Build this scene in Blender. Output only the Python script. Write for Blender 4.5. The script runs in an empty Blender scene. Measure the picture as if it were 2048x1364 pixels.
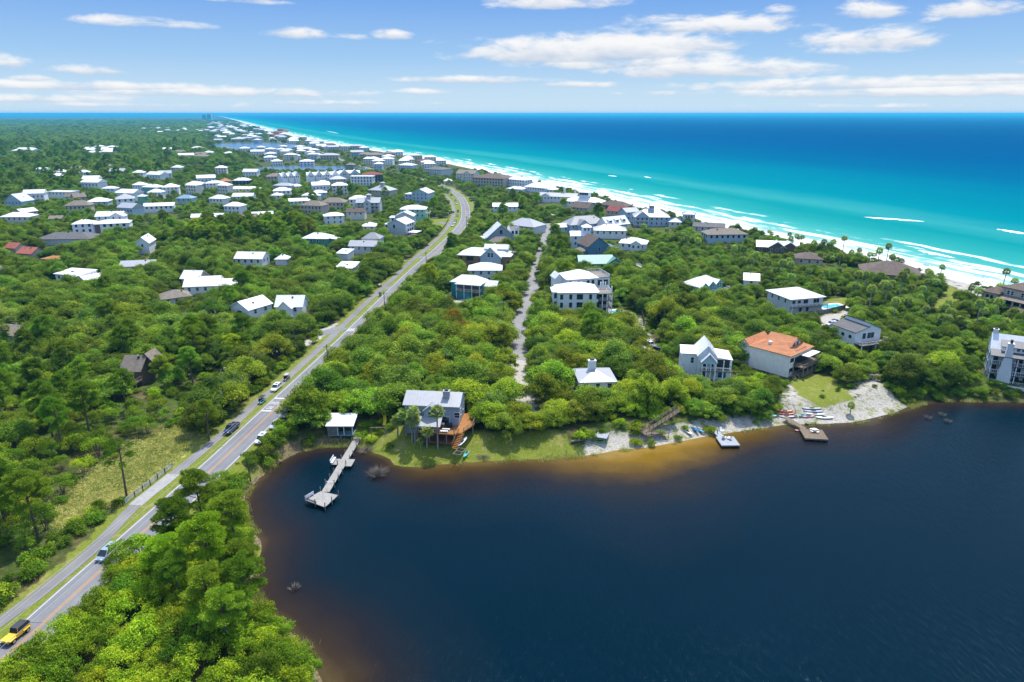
import bpy, math, random
import numpy as np
from mathutils import Vector, Matrix
random.seed(7); rng = np.random.default_rng(11)
S = bpy.context.scene
COL = S.collection.objects
R = math.radians
PI = math.pi

# ------------------------------------------------------------------ camera
CAMZ, FPX = 75.0, 1365.0
PITCH = math.atan((682 - 227) / FPX)
cam = bpy.data.cameras.new('camera')
camo = bpy.data.objects.new('camera', cam)
COL.link(camo)
camo.location = (0, 0, CAMZ)
camo.rotation_euler = (PI / 2 - PITCH, 0, R(-0.06))
cam.sensor_width = 36.0
cam.lens = FPX * 36 / 2048
cam.clip_start = 1.0
cam.clip_end = 120000
S.camera = camo
CP, SP = math.cos(PITCH), math.sin(PITCH)
G0 = 3.0                                    # height of the level ground above the lake

def at(px, py, z=G0):
    """place in the world, at height z, that the photograph shows at this pixel"""
    u = (px - 1024) / FPX; v = (682 - py) / FPX
    dy = CP + v * SP; dz = -SP + v * CP
    t = (z - CAMZ) / dz
    return (u * t, dy * t, z)

def pxm(x, y, z=G0):
    return FPX / (y * CP + (CAMZ - z) * SP)

def to_px(x, y, z):
    zz = z - CAMZ
    dep = y * CP - zz * SP
    up = y * SP + zz * CP
    return 1024 + FPX * x / dep, 682 - FPX * up / dep

# ------------------------------------------------------------------ colours and materials
def lin(c):
    c = c / 255.0
    return c / 12.92 if c <= 0.04045 else ((c + 0.055) / 1.055) ** 2.4
def rgb(r, g, b): return (lin(r), lin(g), lin(b), 1.0)

class NT:
    """small wrapper to wire shader nodes"""
    def __init__(s, tree): s.t = tree; s.n = tree.nodes; s.l = tree.links
    def node(s, typ, **kw):
        n = s.n.new(typ)
        for k, v in kw.items(): setattr(n, k, v)
        return n
    def put(s, sock, v):
        if hasattr(v, 'is_linked') or hasattr(v, 'links'): s.l.new(v, sock)
        else: sock.default_value = v
    def math(s, op, a, b=0.0, c=None, clamp=False):
        n = s.node('ShaderNodeMath', operation=op); n.use_clamp = clamp
        s.put(n.inputs[0], a)
        s.put(n.inputs[1], b)
        if c is not None: s.put(n.inputs[2], c)
        return n.outputs[0]
    def mix(s, f, a, b, blend='MIX'):
        n = s.node('ShaderNodeMix', data_type='RGBA', blend_type=blend)
        s.put(n.inputs['Factor'], f); s.put(n.inputs[6], a); s.put(n.inputs[7], b)
        return n.outputs[2]
    def ramp(s, f, stops, interp='LINEAR'):
        n = s.node('ShaderNodeValToRGB'); cr = n.color_ramp; cr.interpolation = interp
        while len(cr.elements) < len(stops): cr.elements.new(0.5)
        for e, (p, c) in zip(cr.elements, stops): e.position = p; e.color = c if len(c) == 4 else (*c, 1)
        s.put(n.inputs[0], f)
        return n.outputs[0]
    def noise(s, vec, scale, detail=4, rough=0.55, dist=0.0):
        n = s.node('ShaderNodeTexNoise'); n.inputs['Scale'].default_value = scale
        n.inputs['Detail'].default_value = detail; n.inputs['Roughness'].default_value = rough
        n.inputs['Distortion'].default_value = dist
        if vec is not None: s.l.new(vec, n.inputs['Vector'])
        return n.outputs[0]
    def step(s, v, a, b):
        n = s.node('ShaderNodeMapRange', interpolation_type='SMOOTHSTEP')
        s.put(n.inputs[0], v); n.inputs[1].default_value = a; n.inputs[2].default_value = b
        return n.outputs[0]
    def attr(s, name):
        return s.node('ShaderNodeAttribute', attribute_name=name)
    def obco(s): return s.node('ShaderNodeTexCoord').outputs['Object']
    def scalev(s, vec, x, y, z):
        n = s.node('ShaderNodeMapping'); n.inputs['Scale'].default_value = (x, y, z)
        s.l.new(vec, n.inputs['Vector']); return n.outputs[0]

MATS = {}
def new_mat(name):
    m = bpy.data.materials.new(name); m.use_nodes = True
    t = NT(m.node_tree); t.n.clear()
    out = t.node('ShaderNodeOutputMaterial')
    bs = t.node('ShaderNodeBsdfPrincipled')
    t.l.new(bs.outputs[0], out.inputs[0])
    MATS[name] = m
    return m, t, bs, out

def simple(name, col, rough=0.6, var=0.12, scale=1.2, metal=0.0, spec=0.4, dirt=None, stretch=(1, 1, 1)):
    """plain weathered surface: colour with mottling; optional larger stains"""
    if name in MATS: return MATS[name]
    m, t, bs, out = new_mat(name)
    co = t.scalev(t.obco(), *stretch)
    n1 = t.noise(co, scale, 5, 0.6)
    d = tuple(c * (1 - 2.2 * var) for c in col[:3]) + (1,)
    l = tuple(min(1, c * (1 + 1.0 * var)) for c in col[:3]) + (1,)
    c = t.ramp(n1, [(0.28, d), (0.72, l)])
    if dirt:
        n2 = t.noise(co, scale * 0.22, 4, 0.65)
        c = t.mix(t.math('MULTIPLY', t.step(n2, 0.52, 0.72), dirt[1]), c, dirt[0])
    t.l.new(c, bs.inputs['Base Color'])
    bs.inputs['Roughness'].default_value = rough
    bs.inputs['Metallic'].default_value = metal
    bs.inputs['Specular IOR Level'].default_value = spec
    return m

def siding(name, col, var=0.06, rough=0.6, vertical=False, pitch=5.0):
    """boards: thin darker joints at a regular pitch"""
    if name in MATS: return MATS[name]
    m, t, bs, out = new_mat(name)
    co = t.obco()
    sp = t.node('ShaderNodeSeparateXYZ'); t.l.new(co, sp.inputs[0])
    if vertical: v = t.math('ADD', sp.outputs[0], sp.outputs[1])
    else: v = sp.outputs[2]
    fr = t.math('FRACT', t.math('MULTIPLY', v, pitch))
    joint = t.step(fr, 0.0, 0.12)
    n1 = t.noise(co, 0.9, 5, 0.6)
    c = t.ramp(n1, [(0.3, tuple(x * (1 - 2 * var) for x in col[:3])), (0.7, tuple(min(1, x * (1 + var)) for x in col[:3]))])
    c = t.mix(joint, tuple(x * 0.72 for x in col[:3]) + (1,), c)
    t.l.new(c, bs.inputs['Base Color'])
    bs.inputs['Roughness'].default_value = rough
    bs.inputs['Specular IOR Level'].default_value = 0.3
    return m

def tiles(name, col, var=0.2, scale=(1.6, 3.2), rough=0.8, mort=0.7):
    """shingles or roof tiles: brick courses with colour varying from piece to piece"""
    if name in MATS: return MATS[name]
    m, t, bs, out = new_mat(name)
    co = t.obco()
    sp = t.node('ShaderNodeSeparateXYZ'); t.l.new(co, sp.inputs[0])
    cb = t.node('ShaderNodeCombineXYZ')
    t.l.new(t.math('ADD', sp.outputs[0], t.math('MULTIPLY', sp.outputs[1], 0.37)), cb.inputs[0]); t.l.new(sp.outputs[2], cb.inputs[1])
    br = t.node('ShaderNodeTexBrick')
    br.inputs['Scale'].default_value = 1.0
    br.inputs['Brick Width'].default_value = 1 / scale[0]; br.inputs['Row Height'].default_value = 1 / scale[1]
    br.inputs['Mortar Size'].default_value = 0.012
    br.inputs['Color1'].default_value = tuple(c * (1 - var) for c in col[:3]) + (1,)
    br.inputs['Color2'].default_value = tuple(min(1, c * (1 + var)) for c in col[:3]) + (1,)
    br.inputs['Mortar'].default_value = tuple(c * mort for c in col[:3]) + (1,)
    t.l.new(cb.outputs[0], br.inputs['Vector'])
    n = t.noise(co, 0.5, 5, 0.65)
    c = t.mix(t.math('MULTIPLY', t.step(n, 0.4, 0.75), 0.35), br.outputs['Color'], tuple(c * 0.55 for c in col[:3]) + (1,))
    t.l.new(c, bs.inputs['Base Color'])
    bs.inputs['Roughness'].default_value = rough; bs.inputs['Specular IOR Level'].default_value = 0.25
    return m

def wood(name, col, var=0.22, rough=0.75):
    if name in MATS: return MATS[name]
    m, t, bs, out = new_mat(name)
    co = t.obco()
    n1 = t.noise(t.scalev(co, 1, 1, 1), 2.6, 6, 0.7, 0.4)
    n2 = t.noise(co, 0.45, 3)
    c = t.ramp(n1, [(0.3, tuple(x * (1 - 2 * var) for x in col[:3])), (0.7, tuple(min(1, x * (1 + var)) for x in col[:3]))])
    c = t.mix(t.math('MULTIPLY', t.step(n2, 0.45, 0.7), 0.35), c, tuple(x * 0.55 for x in col[:3]) + (1,))
    t.l.new(c, bs.inputs['Base Color']); bs.inputs['Roughness'].default_value = rough
    bs.inputs['Specular IOR Level'].default_value = 0.25
    return m

def paint(name, col, rough=0.25, coat=0.6, metal=0.0):
    """car paint"""
    if name in MATS: return MATS[name]
    m, t, bs, out = new_mat(name)
    n = t.noise(t.obco(), 1.7, 4)
    c = t.ramp(n, [(0.3, tuple(x * 0.88 for x in col[:3])), (0.7, col)])
    t.l.new(c, bs.inputs['Base Color'])
    bs.inputs['Roughness'].default_value = rough; bs.inputs['Metallic'].default_value = metal
    bs.inputs['Coat Weight'].default_value = coat; bs.inputs['Coat Roughness'].default_value = 0.05
    return m

def glass(name='window_glass', col=(0.012, 0.018, 0.024, 1), rough=0.06):
    if name in MATS: return MATS[name]
    m, t, bs, out = new_mat(name)
    n = t.noise(t.obco(), 0.7, 3)
    c = t.ramp(n, [(0.35, col), (0.7, tuple(min(1, x * 2.6) for x in col[:3]))])
    t.l.new(c, bs.inputs['Base Color'])
    bs.inputs['Roughness'].default_value = rough; bs.inputs['Specular IOR Level'].default_value = 0.6
    return m

# ------------------------------------------------------------------ mesh building
class MB:
    """collects boxes, bars, tubes and polygons, then links them as one mesh"""
    def __init__(s): s.v = []; s.f = []; s.m = []
    def poly(s, pts, mat=0):
        b = len(s.v); s.v += [tuple(p) for p in pts]; s.f.append(tuple(range(b, b + len(pts)))); s.m.append(mat)
    def box(s, x0, y0, z0, x1, y1, z1, mat=0):
        b = len(s.v)
        s.v += [(x0, y0, z0), (x1, y0, z0), (x1, y1, z0), (x0, y1, z0), (x0, y0, z1), (x1, y0, z1), (x1, y1, z1), (x0, y1, z1)]
        for f in ((0, 3, 2, 1), (4, 5, 6, 7), (0, 1, 5, 4), (1, 2, 6, 5), (2, 3, 7, 6), (3, 0, 4, 7)):
            s.f.append(tuple(b + i for i in f)); s.m.append(mat)
    def prism(s, ring, dz, mat=0):
        """ring of (x,y,z) points extruded by the vector dz"""
        n = len(ring); b = len(s.v)
        s.v += [tuple(p) for p in ring] + [(p[0] + dz[0], p[1] + dz[1], p[2] + dz[2]) for p in ring]
        s.f.append(tuple(b + n - 1 - i for i in range(n))); s.m.append(mat)
        s.f.append(tuple(b + n + i for i in range(n))); s.m.append(mat)
        for i in range(n):
            j = (i + 1) % n
            s.f.append((b + i, b + j, b + n + j, b + n + i)); s.m.append(mat)
    def bar(s, p, q, w, h=None, mat=0):
        """square bar from p to q"""
        h = h or w
        p, q = Vector(p), Vector(q); d = (q - p)
        if d.length < 1e-6: return
        d.normalize()
        up = Vector((0, 0, 1)) if abs(d.z) < 0.95 else Vector((0, 1, 0))
        a = d.cross(up).normalized() * (w / 2); c = a.cross(d).normalized() * (h / 2)
        s.prism([p - a - c, p + a - c, p + a + c, p - a + c], q - p, mat)
    def tube(s, pts, rad, n=7, mat=0, cap=True):
        """tapered tube through the points"""
        rings = []
        P = [Vector(p) for p in pts]
        for i, p in enumerate(P):
            d = (P[min(i + 1, len(P) - 1)] - P[max(i - 1, 0)])
            d = d.normalized() if d.length > 1e-6 else Vector((0, 0, 1))
            up = Vector((1, 0, 0)) if abs(d.x) < 0.8 else Vector((0, 1, 0))
            a = d.cross(up).normalized(); c = d.cross(a)
            b = len(s.v)
            for k in range(n):
                t = 2 * PI * k / n
                s.v.append(tuple(p + (a * math.cos(t) + c * math.sin(t)) * rad[i]))
            rings.append(b)
        for r0, r1 in zip(rings, rings[1:]):
            for k in range(n):
                j = (k + 1) % n
                s.f.append((r0 + k, r0 + j, r1 + j, r1 + k)); s.m.append(mat)
        if cap:
            s.f.append(tuple(rings[0] + n - 1 - k for k in range(n))); s.m.append(mat)
            s.f.append(tuple(rings[-1] + k for k in range(n))); s.m.append(mat)
    def loft(s, rings, mat=0, cap=True):
        """rings of equal length joined into a closed skin"""
        n = len(rings[0]); bs_ = []
        for r in rings:
            bs_.append(len(s.v)); s.v += [tuple(p) for p in r]
        for r0, r1 in zip(bs_, bs_[1:]):
            for k in range(n):
                j = (k + 1) % n
                s.f.append((r0 + k, r0 + j, r1 + j, r1 + k)); s.m.append(mat)
        if cap:
            s.f.append(tuple(bs_[0] + n - 1 - k for k in range(n))); s.m.append(mat)
            s.f.append(tuple(bs_[-1] + k for k in range(n))); s.m.append(mat)
    def mesh(s, name, mats, smooth=False):
        me = bpy.data.meshes.new(name)
        me.from_pydata(s.v, [], s.f)
        for m in (mats if isinstance(mats, (list, tuple)) else [mats]): me.materials.append(m)
        me.polygons.foreach_set('material_index', s.m)
        if smooth: me.polygons.foreach_set('use_smooth', [True] * len(s.f))
        me.update()
        return me
    def build(s, name, mats, parent=None, smooth=False):
        return link(name, s.mesh(name, mats, smooth), parent)

def link(name, data, parent=None, loc=None, rz=None):
    o = bpy.data.objects.new(name, data); COL.link(o)
    if parent is not None: o.parent = parent
    if loc is not None: o.location = loc
    if rz is not None: o.rotation_euler = (0, 0, rz)
    return o

def tag(o, label=None, cat=None, group=None, kind=None):
    if label: o['label'] = label
    if cat: o['category'] = cat
    if group: o['group'] = group
    if kind: o['kind'] = kind
    return o

def empty(name, loc, rz, label, cat, group=None):
    o = bpy.data.objects.new(name, None); COL.link(o)
    o.location = loc; o.rotation_euler = (0, 0, rz)
    o.empty_display_size = 0.5
    return tag(o, label, cat, group)

def np_mesh(name, verts, quads, mats, rnd=None, smooth=False):
    me = bpy.data.meshes.new(name)
    nv, nf = len(verts), len(quads); k = quads.shape[1]
    me.vertices.add(nv); me.vertices.foreach_set('co', np.ascontiguousarray(verts, dtype=np.float32).ravel())
    me.loops.add(nf * k); me.loops.foreach_set('vertex_index', np.ascontiguousarray(quads, dtype=np.int32).ravel())
    me.polygons.add(nf); me.polygons.foreach_set('loop_start', np.arange(nf, dtype=np.int32) * k)
    for m in (mats if isinstance(mats, (list, tuple)) else [mats]): me.materials.append(m)
    if smooth: me.polygons.foreach_set('use_smooth', np.ones(nf, dtype=bool))
    me.update(calc_edges=True)
    if rnd is not None:
        a = me.attributes.new('leaf_tone', 'FLOAT', 'FACE'); a.data.foreach_set('value', np.ascontiguousarray(rnd, dtype=np.float32))
    return me

# ------------------------------------------------------------------ plan of the place
def poly_dist(P, pts, closed=False):
    """distance of the points P (N,2) to a polyline"""
    pts = np.asarray(pts, float); best = np.full(len(P), 1e12)
    segs = list(zip(pts[:-1], pts[1:])) + ([(pts[-1], pts[0])] if closed else [])
    for a, b in segs:
        ab = b - a; L = (ab ** 2).sum() + 1e-9
        t = np.clip(((P - a) @ ab) / L, 0, 1)
        d = ((P - a - t[:, None] * ab) ** 2).sum(1)
        best = np.minimum(best, d)
    return np.sqrt(best)

def inside(P, pts):
    pts = np.asarray(pts, float); x, y = P[:, 0], P[:, 1]
    r = np.zeros(len(P), bool); j = len(pts) - 1
    for i in range(len(pts)):
        xi, yi = pts[i]; xj, yj = pts[j]
        if abs(yj - yi) > 1e-12:
            c = ((yi > y) != (yj > y)) & (x < (xj - xi) * (y - yi) / (yj - yi) + xi)
            r ^= c
        j = i
    return r

def smooth_line(pts, n=4):
    """Catmull-Rom through the points"""
    P = [np.array(p[:2], float) for p in pts]; out = []
    for i in range(len(P) - 1):
        p0 = P[max(i - 1, 0)]; p1 = P[i]; p2 = P[i + 1]; p3 = P[min(i + 2, len(P) - 1)]
        for k in range(n):
            t = k / n
            out.append(0.5 * ((2 * p1) + (p2 - p0) * t + (2 * p0 - 5 * p1 + 4 * p2 - p3) * t * t + (3 * p1 - p0 - 3 * p2 + p3) * t ** 3))
    out.append(P[-1]); return np.array(out)

W = lambda L, z=G0: [at(px, py, z)[:2] for px, py in L]
ROAD = smooth_line([(-80, 8), (-76.5, 45)] + W([(45, 1285), (98, 1237), (185, 1157), (287, 1065), (425, 939), (482, 885), (572, 798), (652, 722), (734, 640), (800, 573), (846, 529), (882, 497), (912, 467), (929, 445), (933, 425), (929, 405), (919, 391), (901, 379), (879, 370), (852, 362), (825, 355), (785, 347), (740, 337), (690, 322), (640, 302), (600, 292), (562, 284), (530, 272), (500, 262), (470, 252), (440, 243)]), 4)
PATH = smooth_line([(-89, 8), (-85.5, 45)] + W([(0, 1245), (67, 1198), (160, 1123), (207, 1079), (273, 1010), (320, 972), (363, 937), (402, 905), (470, 848), (512, 807), (560, 770), (607, 727), (652, 686), (712, 627), (755, 586), (793, 552), (830, 517), (858, 494), (890, 463), (905, 440), (909, 420), (903, 402), (890, 388)]), 3)
LANE = smooth_line(W([(1040, 720), (1035, 672), (1052, 615), (1068, 565), (1079, 525), (1090, 487), (1097, 462), (1101, 447)]), 4)
DRIVES = [W(l) for l in (
    [(1038, 700), (1045, 765), (1052, 800), (1060, 830)],
    [(650, 672), (600, 690), (560, 700), (520, 695)], [(640, 665), (700, 640)],
    [(830, 516), (800, 522), (770, 528)], [(900, 448), (870, 443), (850, 446)], [(1068, 590), (1100, 600)], [(1085, 520), (1075, 515)],
    [(1700, 625), (1670, 640), (1660, 655), (1700, 690)], [(1640, 640), (1670, 632)], [(1290, 680), (1310, 705), (1325, 735)],
    [(1098, 425), (1130, 437)], [(930, 395), (960, 398)], [(650, 425), (668, 405)], [(560, 655), (640, 610), (700, 600)],
    [(1930, 640), (1960, 655), (2000, 640)], [(770, 600), (730, 610)], [(785, 565), (740, 570)])]
LAKE = W([(655, 1364), (600, 1278), (560, 1236), (525, 1208), (507, 1178), (512, 1140), (524, 1098), (520, 1078), (502, 1058), (488, 1022), (497, 982), (545, 935), (592, 907), (640, 893), (700, 893), (722, 897), (745, 906), (775, 916), (788, 930), (830, 935), (900, 928), (1000, 922), (1100, 918), (1180, 911), (1240, 901), (1300, 896), (1380, 881), (1425, 872), (1500, 862), (1560, 852), (1640, 849), (1720, 844), (1790, 826), (1835, 811), (1880, 802), (1960, 803), (2048, 806)], 0) + [(220, 176), (320, 150), (330, -80), (-14, -80), (-18, 40)]
LAKE = smooth_line(LAKE[:-6], 3).tolist() + [list(p) for p in LAKE[-6:]]
POND = [W(l) for l in ([(400, 293), (450, 287), (540, 286), (600, 290), (640, 296), (600, 299), (520, 301), (460, 302), (420, 299)],
                       [(335, 333), (400, 331), (470, 334), (520, 337), (470, 341), (400, 341), (345, 338)],
                       [(500, 337), (560, 333), (620, 332), (700, 334), (735, 339), (680, 345), (600, 344), (540, 343)])]
SD, UD = np.array([-0.39, 0.92]), np.array([0.92, 0.39])       # along the coast, out to sea
COAST_S = np.array([-3000, 0, 183, 198, 238, 275, 323, 367, 461, 561, 726, 917, 1149, 1414, 1805, 2138, 3970, 8657, 60000], float)
COAST_U = np.array([330, 328, 325, 329, 330, 333, 334, 333, 336, 345, 349, 351, 352, 334, 301, 285, 279, 317, 500], float)
def coast_u(s): return np.interp(s, COAST_S, COAST_U)
def sea_dist(P):
    """metres inland from the waterline (negative: at sea)"""
    s = P @ SD; return coast_u(s) - P @ UD
def lake_dist(P):
    d = poly_dist(P, LAKE, True); d[inside(P, LAKE)] *= -1
    return d
Z_SAND = [W(l) for l in (
    [(1500, 862), (1545, 800), (1560, 770), (1600, 752), (1640, 742), (1690, 775), (1720, 745), (1760, 735), (1790, 770), (1850, 800), (1835, 812), (1780, 832), (1720, 846), (1640, 852)],
    [(1170, 912), (1150, 880), (1215, 845), (1260, 850), (1300, 880), (1430, 862), (1470, 845), (1500, 862), (1380, 886)],
    [(1020, 760), (1060, 770), (1080, 830), (1060, 845), (1030, 800)], [(1000, 905), (1040, 895), (1040, 925), (1000, 925)],
    [(870, 600), (960, 590), (985, 605), (930, 620), (875, 618)], [(1255, 620), (1300, 640), (1340, 740), (1310, 745), (1280, 690)],
    [(1640, 625), (1700, 620), (1690, 665), (1660, 672)], [(1890, 540), (2000, 590), (1960, 610), (1880, 570)],
    [(245, 455), (300, 452), (300, 470), (250, 470)], [(860, 480), (900, 470), (880, 500), (850, 500)])]
Z_GRASS = [W(l) for l in (
    [(788, 938), (800, 880), (830, 890), (900, 880), (955, 882), (955, 905), (1010, 900), (1140, 872), (1175, 905), (1100, 920), (900, 932), (840, 938)],
    [(1582, 762), (1625, 748), (1665, 755), (1705, 795), (1640, 808), (1600, 790)], [(1235, 625), (1262, 618), (1285, 655), (1265, 665)],
    [(1868, 618), (1900, 575), (1925, 590), (1900, 625), (1880, 630)], [(620, 895), (640, 870), (720, 868), (790, 885), (780, 915), (730, 905), (700, 893)],
    [(1310, 892), (1380, 862), (1420, 865), (1400, 880)], [(770, 480), (778, 455), (785, 480)], [(845, 440), (905, 437), (905, 455), (850, 455)],
    [(560, 1195), (520, 1100), (500, 1070), (530, 1075), (527, 1105)], [(1640, 600), (1700, 595), (1690, 610), (1650, 612)])]
Z_MARSH = [W(l) for l in ([(90, 1030), (160, 985), (215, 930), (300, 880), (350, 855), (400, 870), (415, 890), (365, 915), (330, 945), (290, 990), (200, 1010), (140, 1050)],)]

def zone_d(P, zones):
    """signed distance to the nearest of the zones, positive inside"""
    best = np.full(len(P), -1e9)
    for z in zones:
        d = poly_dist(P, z, True); d[~inside(P, z)] *= -1
        best = np.maximum(best, d)
    return best
def sst(x, a, b):
    t = np.clip((x - a) / (b - a), 0, 1); return t * t * (3 - 2 * t)
def height(P):
    dl, ds = lake_dist(P), sea_dist(P)
    bw = np.interp(P[:, 0], [-48, -36], [4.5, 10.0])
    h = G0 * sst(dl / bw, 0, 1)
    h = np.where(dl < 0, np.maximum(-6.0, dl * 0.25), np.maximum(h, np.minimum(dl * 0.05, G0)))
    b = np.interp(ds, [-40, 0, 17, 27, 40, 85], [-5, 0, 1.4, 3.2, 4.0, 3.0])
    return np.where(ds < 85, np.minimum(b, np.where(dl < 8, h, 99)), h)
def gz(x, y): return float(height(np.array([[x, y]]))[0])
def ground(px, py):
    """the point of the sloping ground that the photograph shows at this pixel"""
    z = G0
    for _ in range(6):
        p = at(px, py, z); z = 0.5 * z + 0.5 * max(0.0, gz(p[0], p[1]))
    return at(px, py, z)
def unit(v): return v / (np.linalg.norm(v, axis=-1, keepdims=True) + 1e-9)
# ------------------------------------------------------------------ ground, water, roads
def axis(knots):
    """knots: (start, end, step) runs followed by (end, ratio) growth"""
    out = []
    for a, b, st in knots: out += list(np.arange(a, b, st))
    return out
def grow(a, end, st, ratio):
    out = []; x = a
    while x < end: out.append(x); x += st; st *= ratio
    out.append(end); return out

def grid_mesh(name, PX, PY, PZ, mats, attrs, keep=None, smooth=True):
    n, m = PX.shape
    idx = np.arange(n * m).reshape(n, m)
    q = np.stack([idx[:-1, :-1], idx[1:, :-1], idx[1:, 1:], idx[:-1, 1:]], -1).reshape(-1, 4)
    if keep is not None:
        k = keep.reshape(-1); q = q[k[q].any(1)]
        used = np.zeros(n * m, bool); used[q.ravel()] = True
        new = np.cumsum(used) - 1; q = new[q]
    else: used = np.ones(n * m, bool)
    v = np.stack([PX.ravel(), PY.ravel(), PZ.ravel()], -1)[used]
    me = np_mesh(name, v, q, mats, smooth=smooth)
    for k, a in attrs.items():
        at_ = me.attributes.new(k, 'FLOAT', 'POINT'); at_.data.foreach_set('value', a.ravel()[used].astype(np.float32))
    return me

# --- terrain
sv = np.array([-x for x in grow(70, 900, 4, 1.25)][::-1] + axis([(-66, 60, 4), (60, 310, 1.5), (310, 620, 4)]) + grow(620, 38000, 5, 1.06))
vv = np.array(axis([(-60, 0, 5), (0, 100, 2.5), (100, 250, 2.2), (250, 430, 1.5)]) + grow(430, 38000, 2, 1.07))
SS, VV = np.meshgrid(sv, vv, indexing='ij')
UU = coast_u(SS) - VV
TX = SS * SD[0] + UU * UD[0]; TY = SS * SD[1] + UU * UD[1]
TP = np.stack([TX.ravel(), TY.ravel()], -1)
TZ = height(TP).reshape(TX.shape)
near = (TP[:, 1] < 900) & (np.abs(TP[:, 0]) < 700)
def nearly(f, default=-999.0):
    a = np.full(len(TP), default); a[near] = f(TP[near]); return a
d_sea = sea_dist(TP)
d_road = nearly(lambda P: poly_dist(P, ROAD), 999); d_path = nearly(lambda P: poly_dist(P, PATH), 999)
d_lane = nearly(lambda P: poly_dist(P, LANE), 999)
d_drv = np.full(len(TP), 999.0)
for l in DRIVES: d_drv = np.minimum(d_drv, nearly(lambda P: poly_dist(P, l), 999))
d_lake = nearly(lake_dist, 999)
sand = np.maximum.reduce([1 - sst(d_sea, 18, 30), 0.60 * sst(nearly(lambda P: zone_d(P, Z_SAND)), -4, 5),
                          0.66 * (1 - sst(d_drv, 1.4, 3.2)), 0.55 * (1 - sst(d_lane, 2.8, 4.6)),
                          0.70 * (1 - sst(d_lake, 3, 9)) * sst(TP[:, 0], 12, 20) * (1 - sst(TP[:, 0], 100, 112))])
grass = np.maximum.reduce([0.80 * (1 - sst(d_lake, 6, 13)) * sst(TP[:, 0], -42, -36) * (1 - sst(TP[:, 0], 8, 20)) * (TP[:, 1] > 120), 0.42 * (1 - sst(d_lake, 8, 13)) * sst(TP[:, 0], 12, 20), sst(nearly(lambda P: zone_d(P, Z_GRASS)), -2.0, 1.5), 0.9 * (1 - sst(d_road, 7.0, 8.6)), 0.75 * (1 - sst(d_path, 2.0, 3.6))])
beach = 1 - sst(d_sea, 16, 27)
marsh = sst(nearly(lambda P: zone_d(P, Z_MARSH)), -5, 3)
bank = (1 - sst(d_lake, 0.6, 3.6))

gm, t, bs, out = new_mat('ground_mat')
co = t.obco()
nA = t.noise(co, 0.55, 6, 0.65); nB = t.noise(co, 0.06, 4, 0.6); nC = t.noise(co, 2.3, 5, 0.7)
floor_c = t.ramp(nA, [(0.3, (0.03, 0.045, 0.012)), (0.48, (0.06, 0.075, 0.018)), (0.6, (0.13, 0.085, 0.045)), (0.8, (0.26, 0.18, 0.11))])
green_c = t.ramp(nA, [(0.3, (0.028, 0.055, 0.010)), (0.7, (0.085, 0.125, 0.02))])
c = t.mix(t.step(nB, 0.42, 0.6), floor_c, green_c)
grass_c = t.ramp(nC, [(0.25, (0.07, 0.11, 0.012)), (0.5, (0.155, 0.19, 0.020)), (0.75, (0.25, 0.235, 0.06))])
grass_c = t.mix(t.math('MULTIPLY', t.step(t.noise(co, 0.28, 6, 0.75), 0.48, 0.66), 0.6), grass_c, t.ramp(nA, [(.35, (0.10, 0.12, 0.02)), (.6, (0.36, 0.29, 0.13))]))
marsh_c = t.ramp(nA, [(0.3, (0.11, 0.15, 0.022)), (0.5, (0.30, 0.30, 0.07)), (0.72, (0.50, 0.44, 0.16))])
sand_c = t.ramp(nC, [(0.2, (0.18, 0.15, 0.095)), (0.40, (0.33, 0.295, 0.235)), (0.58, (0.46, 0.43, 0.385)), (0.8, (0.60, 0.575, 0.54))])
bank_c = t.ramp(nC, [(0.3, (0.05, 0.055, 0.02)), (0.5, (0.16, 0.12, 0.06)), (0.75, (0.33, 0.27, 0.17))])
jit = t.math('MULTIPLY', t.math('SUBTRACT', t.noise(co, 0.35, 6, 0.75), 0.5), 1.5)
def layer(c, name, col, lo=0.38, hi=0.62):
    a = t.attr(name).outputs['Fac']
    e = t.math('ADD', a, t.math('MULTIPLY', jit, t.math('MULTIPLY', t.math('MULTIPLY', a, t.math('SUBTRACT', 1.0, a)), 3.2)))
    return t.mix(t.step(e, lo, hi), c, col)
c = layer(c, 'bank', bank_c); c = layer(c, 'marsh', marsh_c); c = layer(c, 'sand', sand_c); c = layer(c, 'grass', grass_c)
c = t.mix(t.attr('beach').outputs['Fac'], c, t.ramp(t.noise(co, 0.18, 5, 0.6), [(0.3, (0.54, 0.52, 0.49)), (0.7, (0.66, 0.65, 0.62))]))
t.l.new(c, bs.inputs['Base Color']); bs.inputs['Roughness'].default_value = 0.95; bs.inputs['Specular IOR Level'].default_value = 0.1
bp = t.node('ShaderNodeBump'); bp.inputs['Strength'].default_value = 0.6; bp.inputs['Distance'].default_value = 0.25
t.l.new(nC, bp.inputs['Height']); t.l.new(bp.outputs[0], bs.inputs['Normal'])
terrain = link('terrain', grid_mesh('terrain', TX, TY, TZ, gm, {'beach': beach, 'sand': sand, 'grass': grass, 'marsh': marsh, 'bank': bank * (1 - sst(TP[:, 0], -20, 10))}))
tag(terrain, kind='structure')

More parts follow.
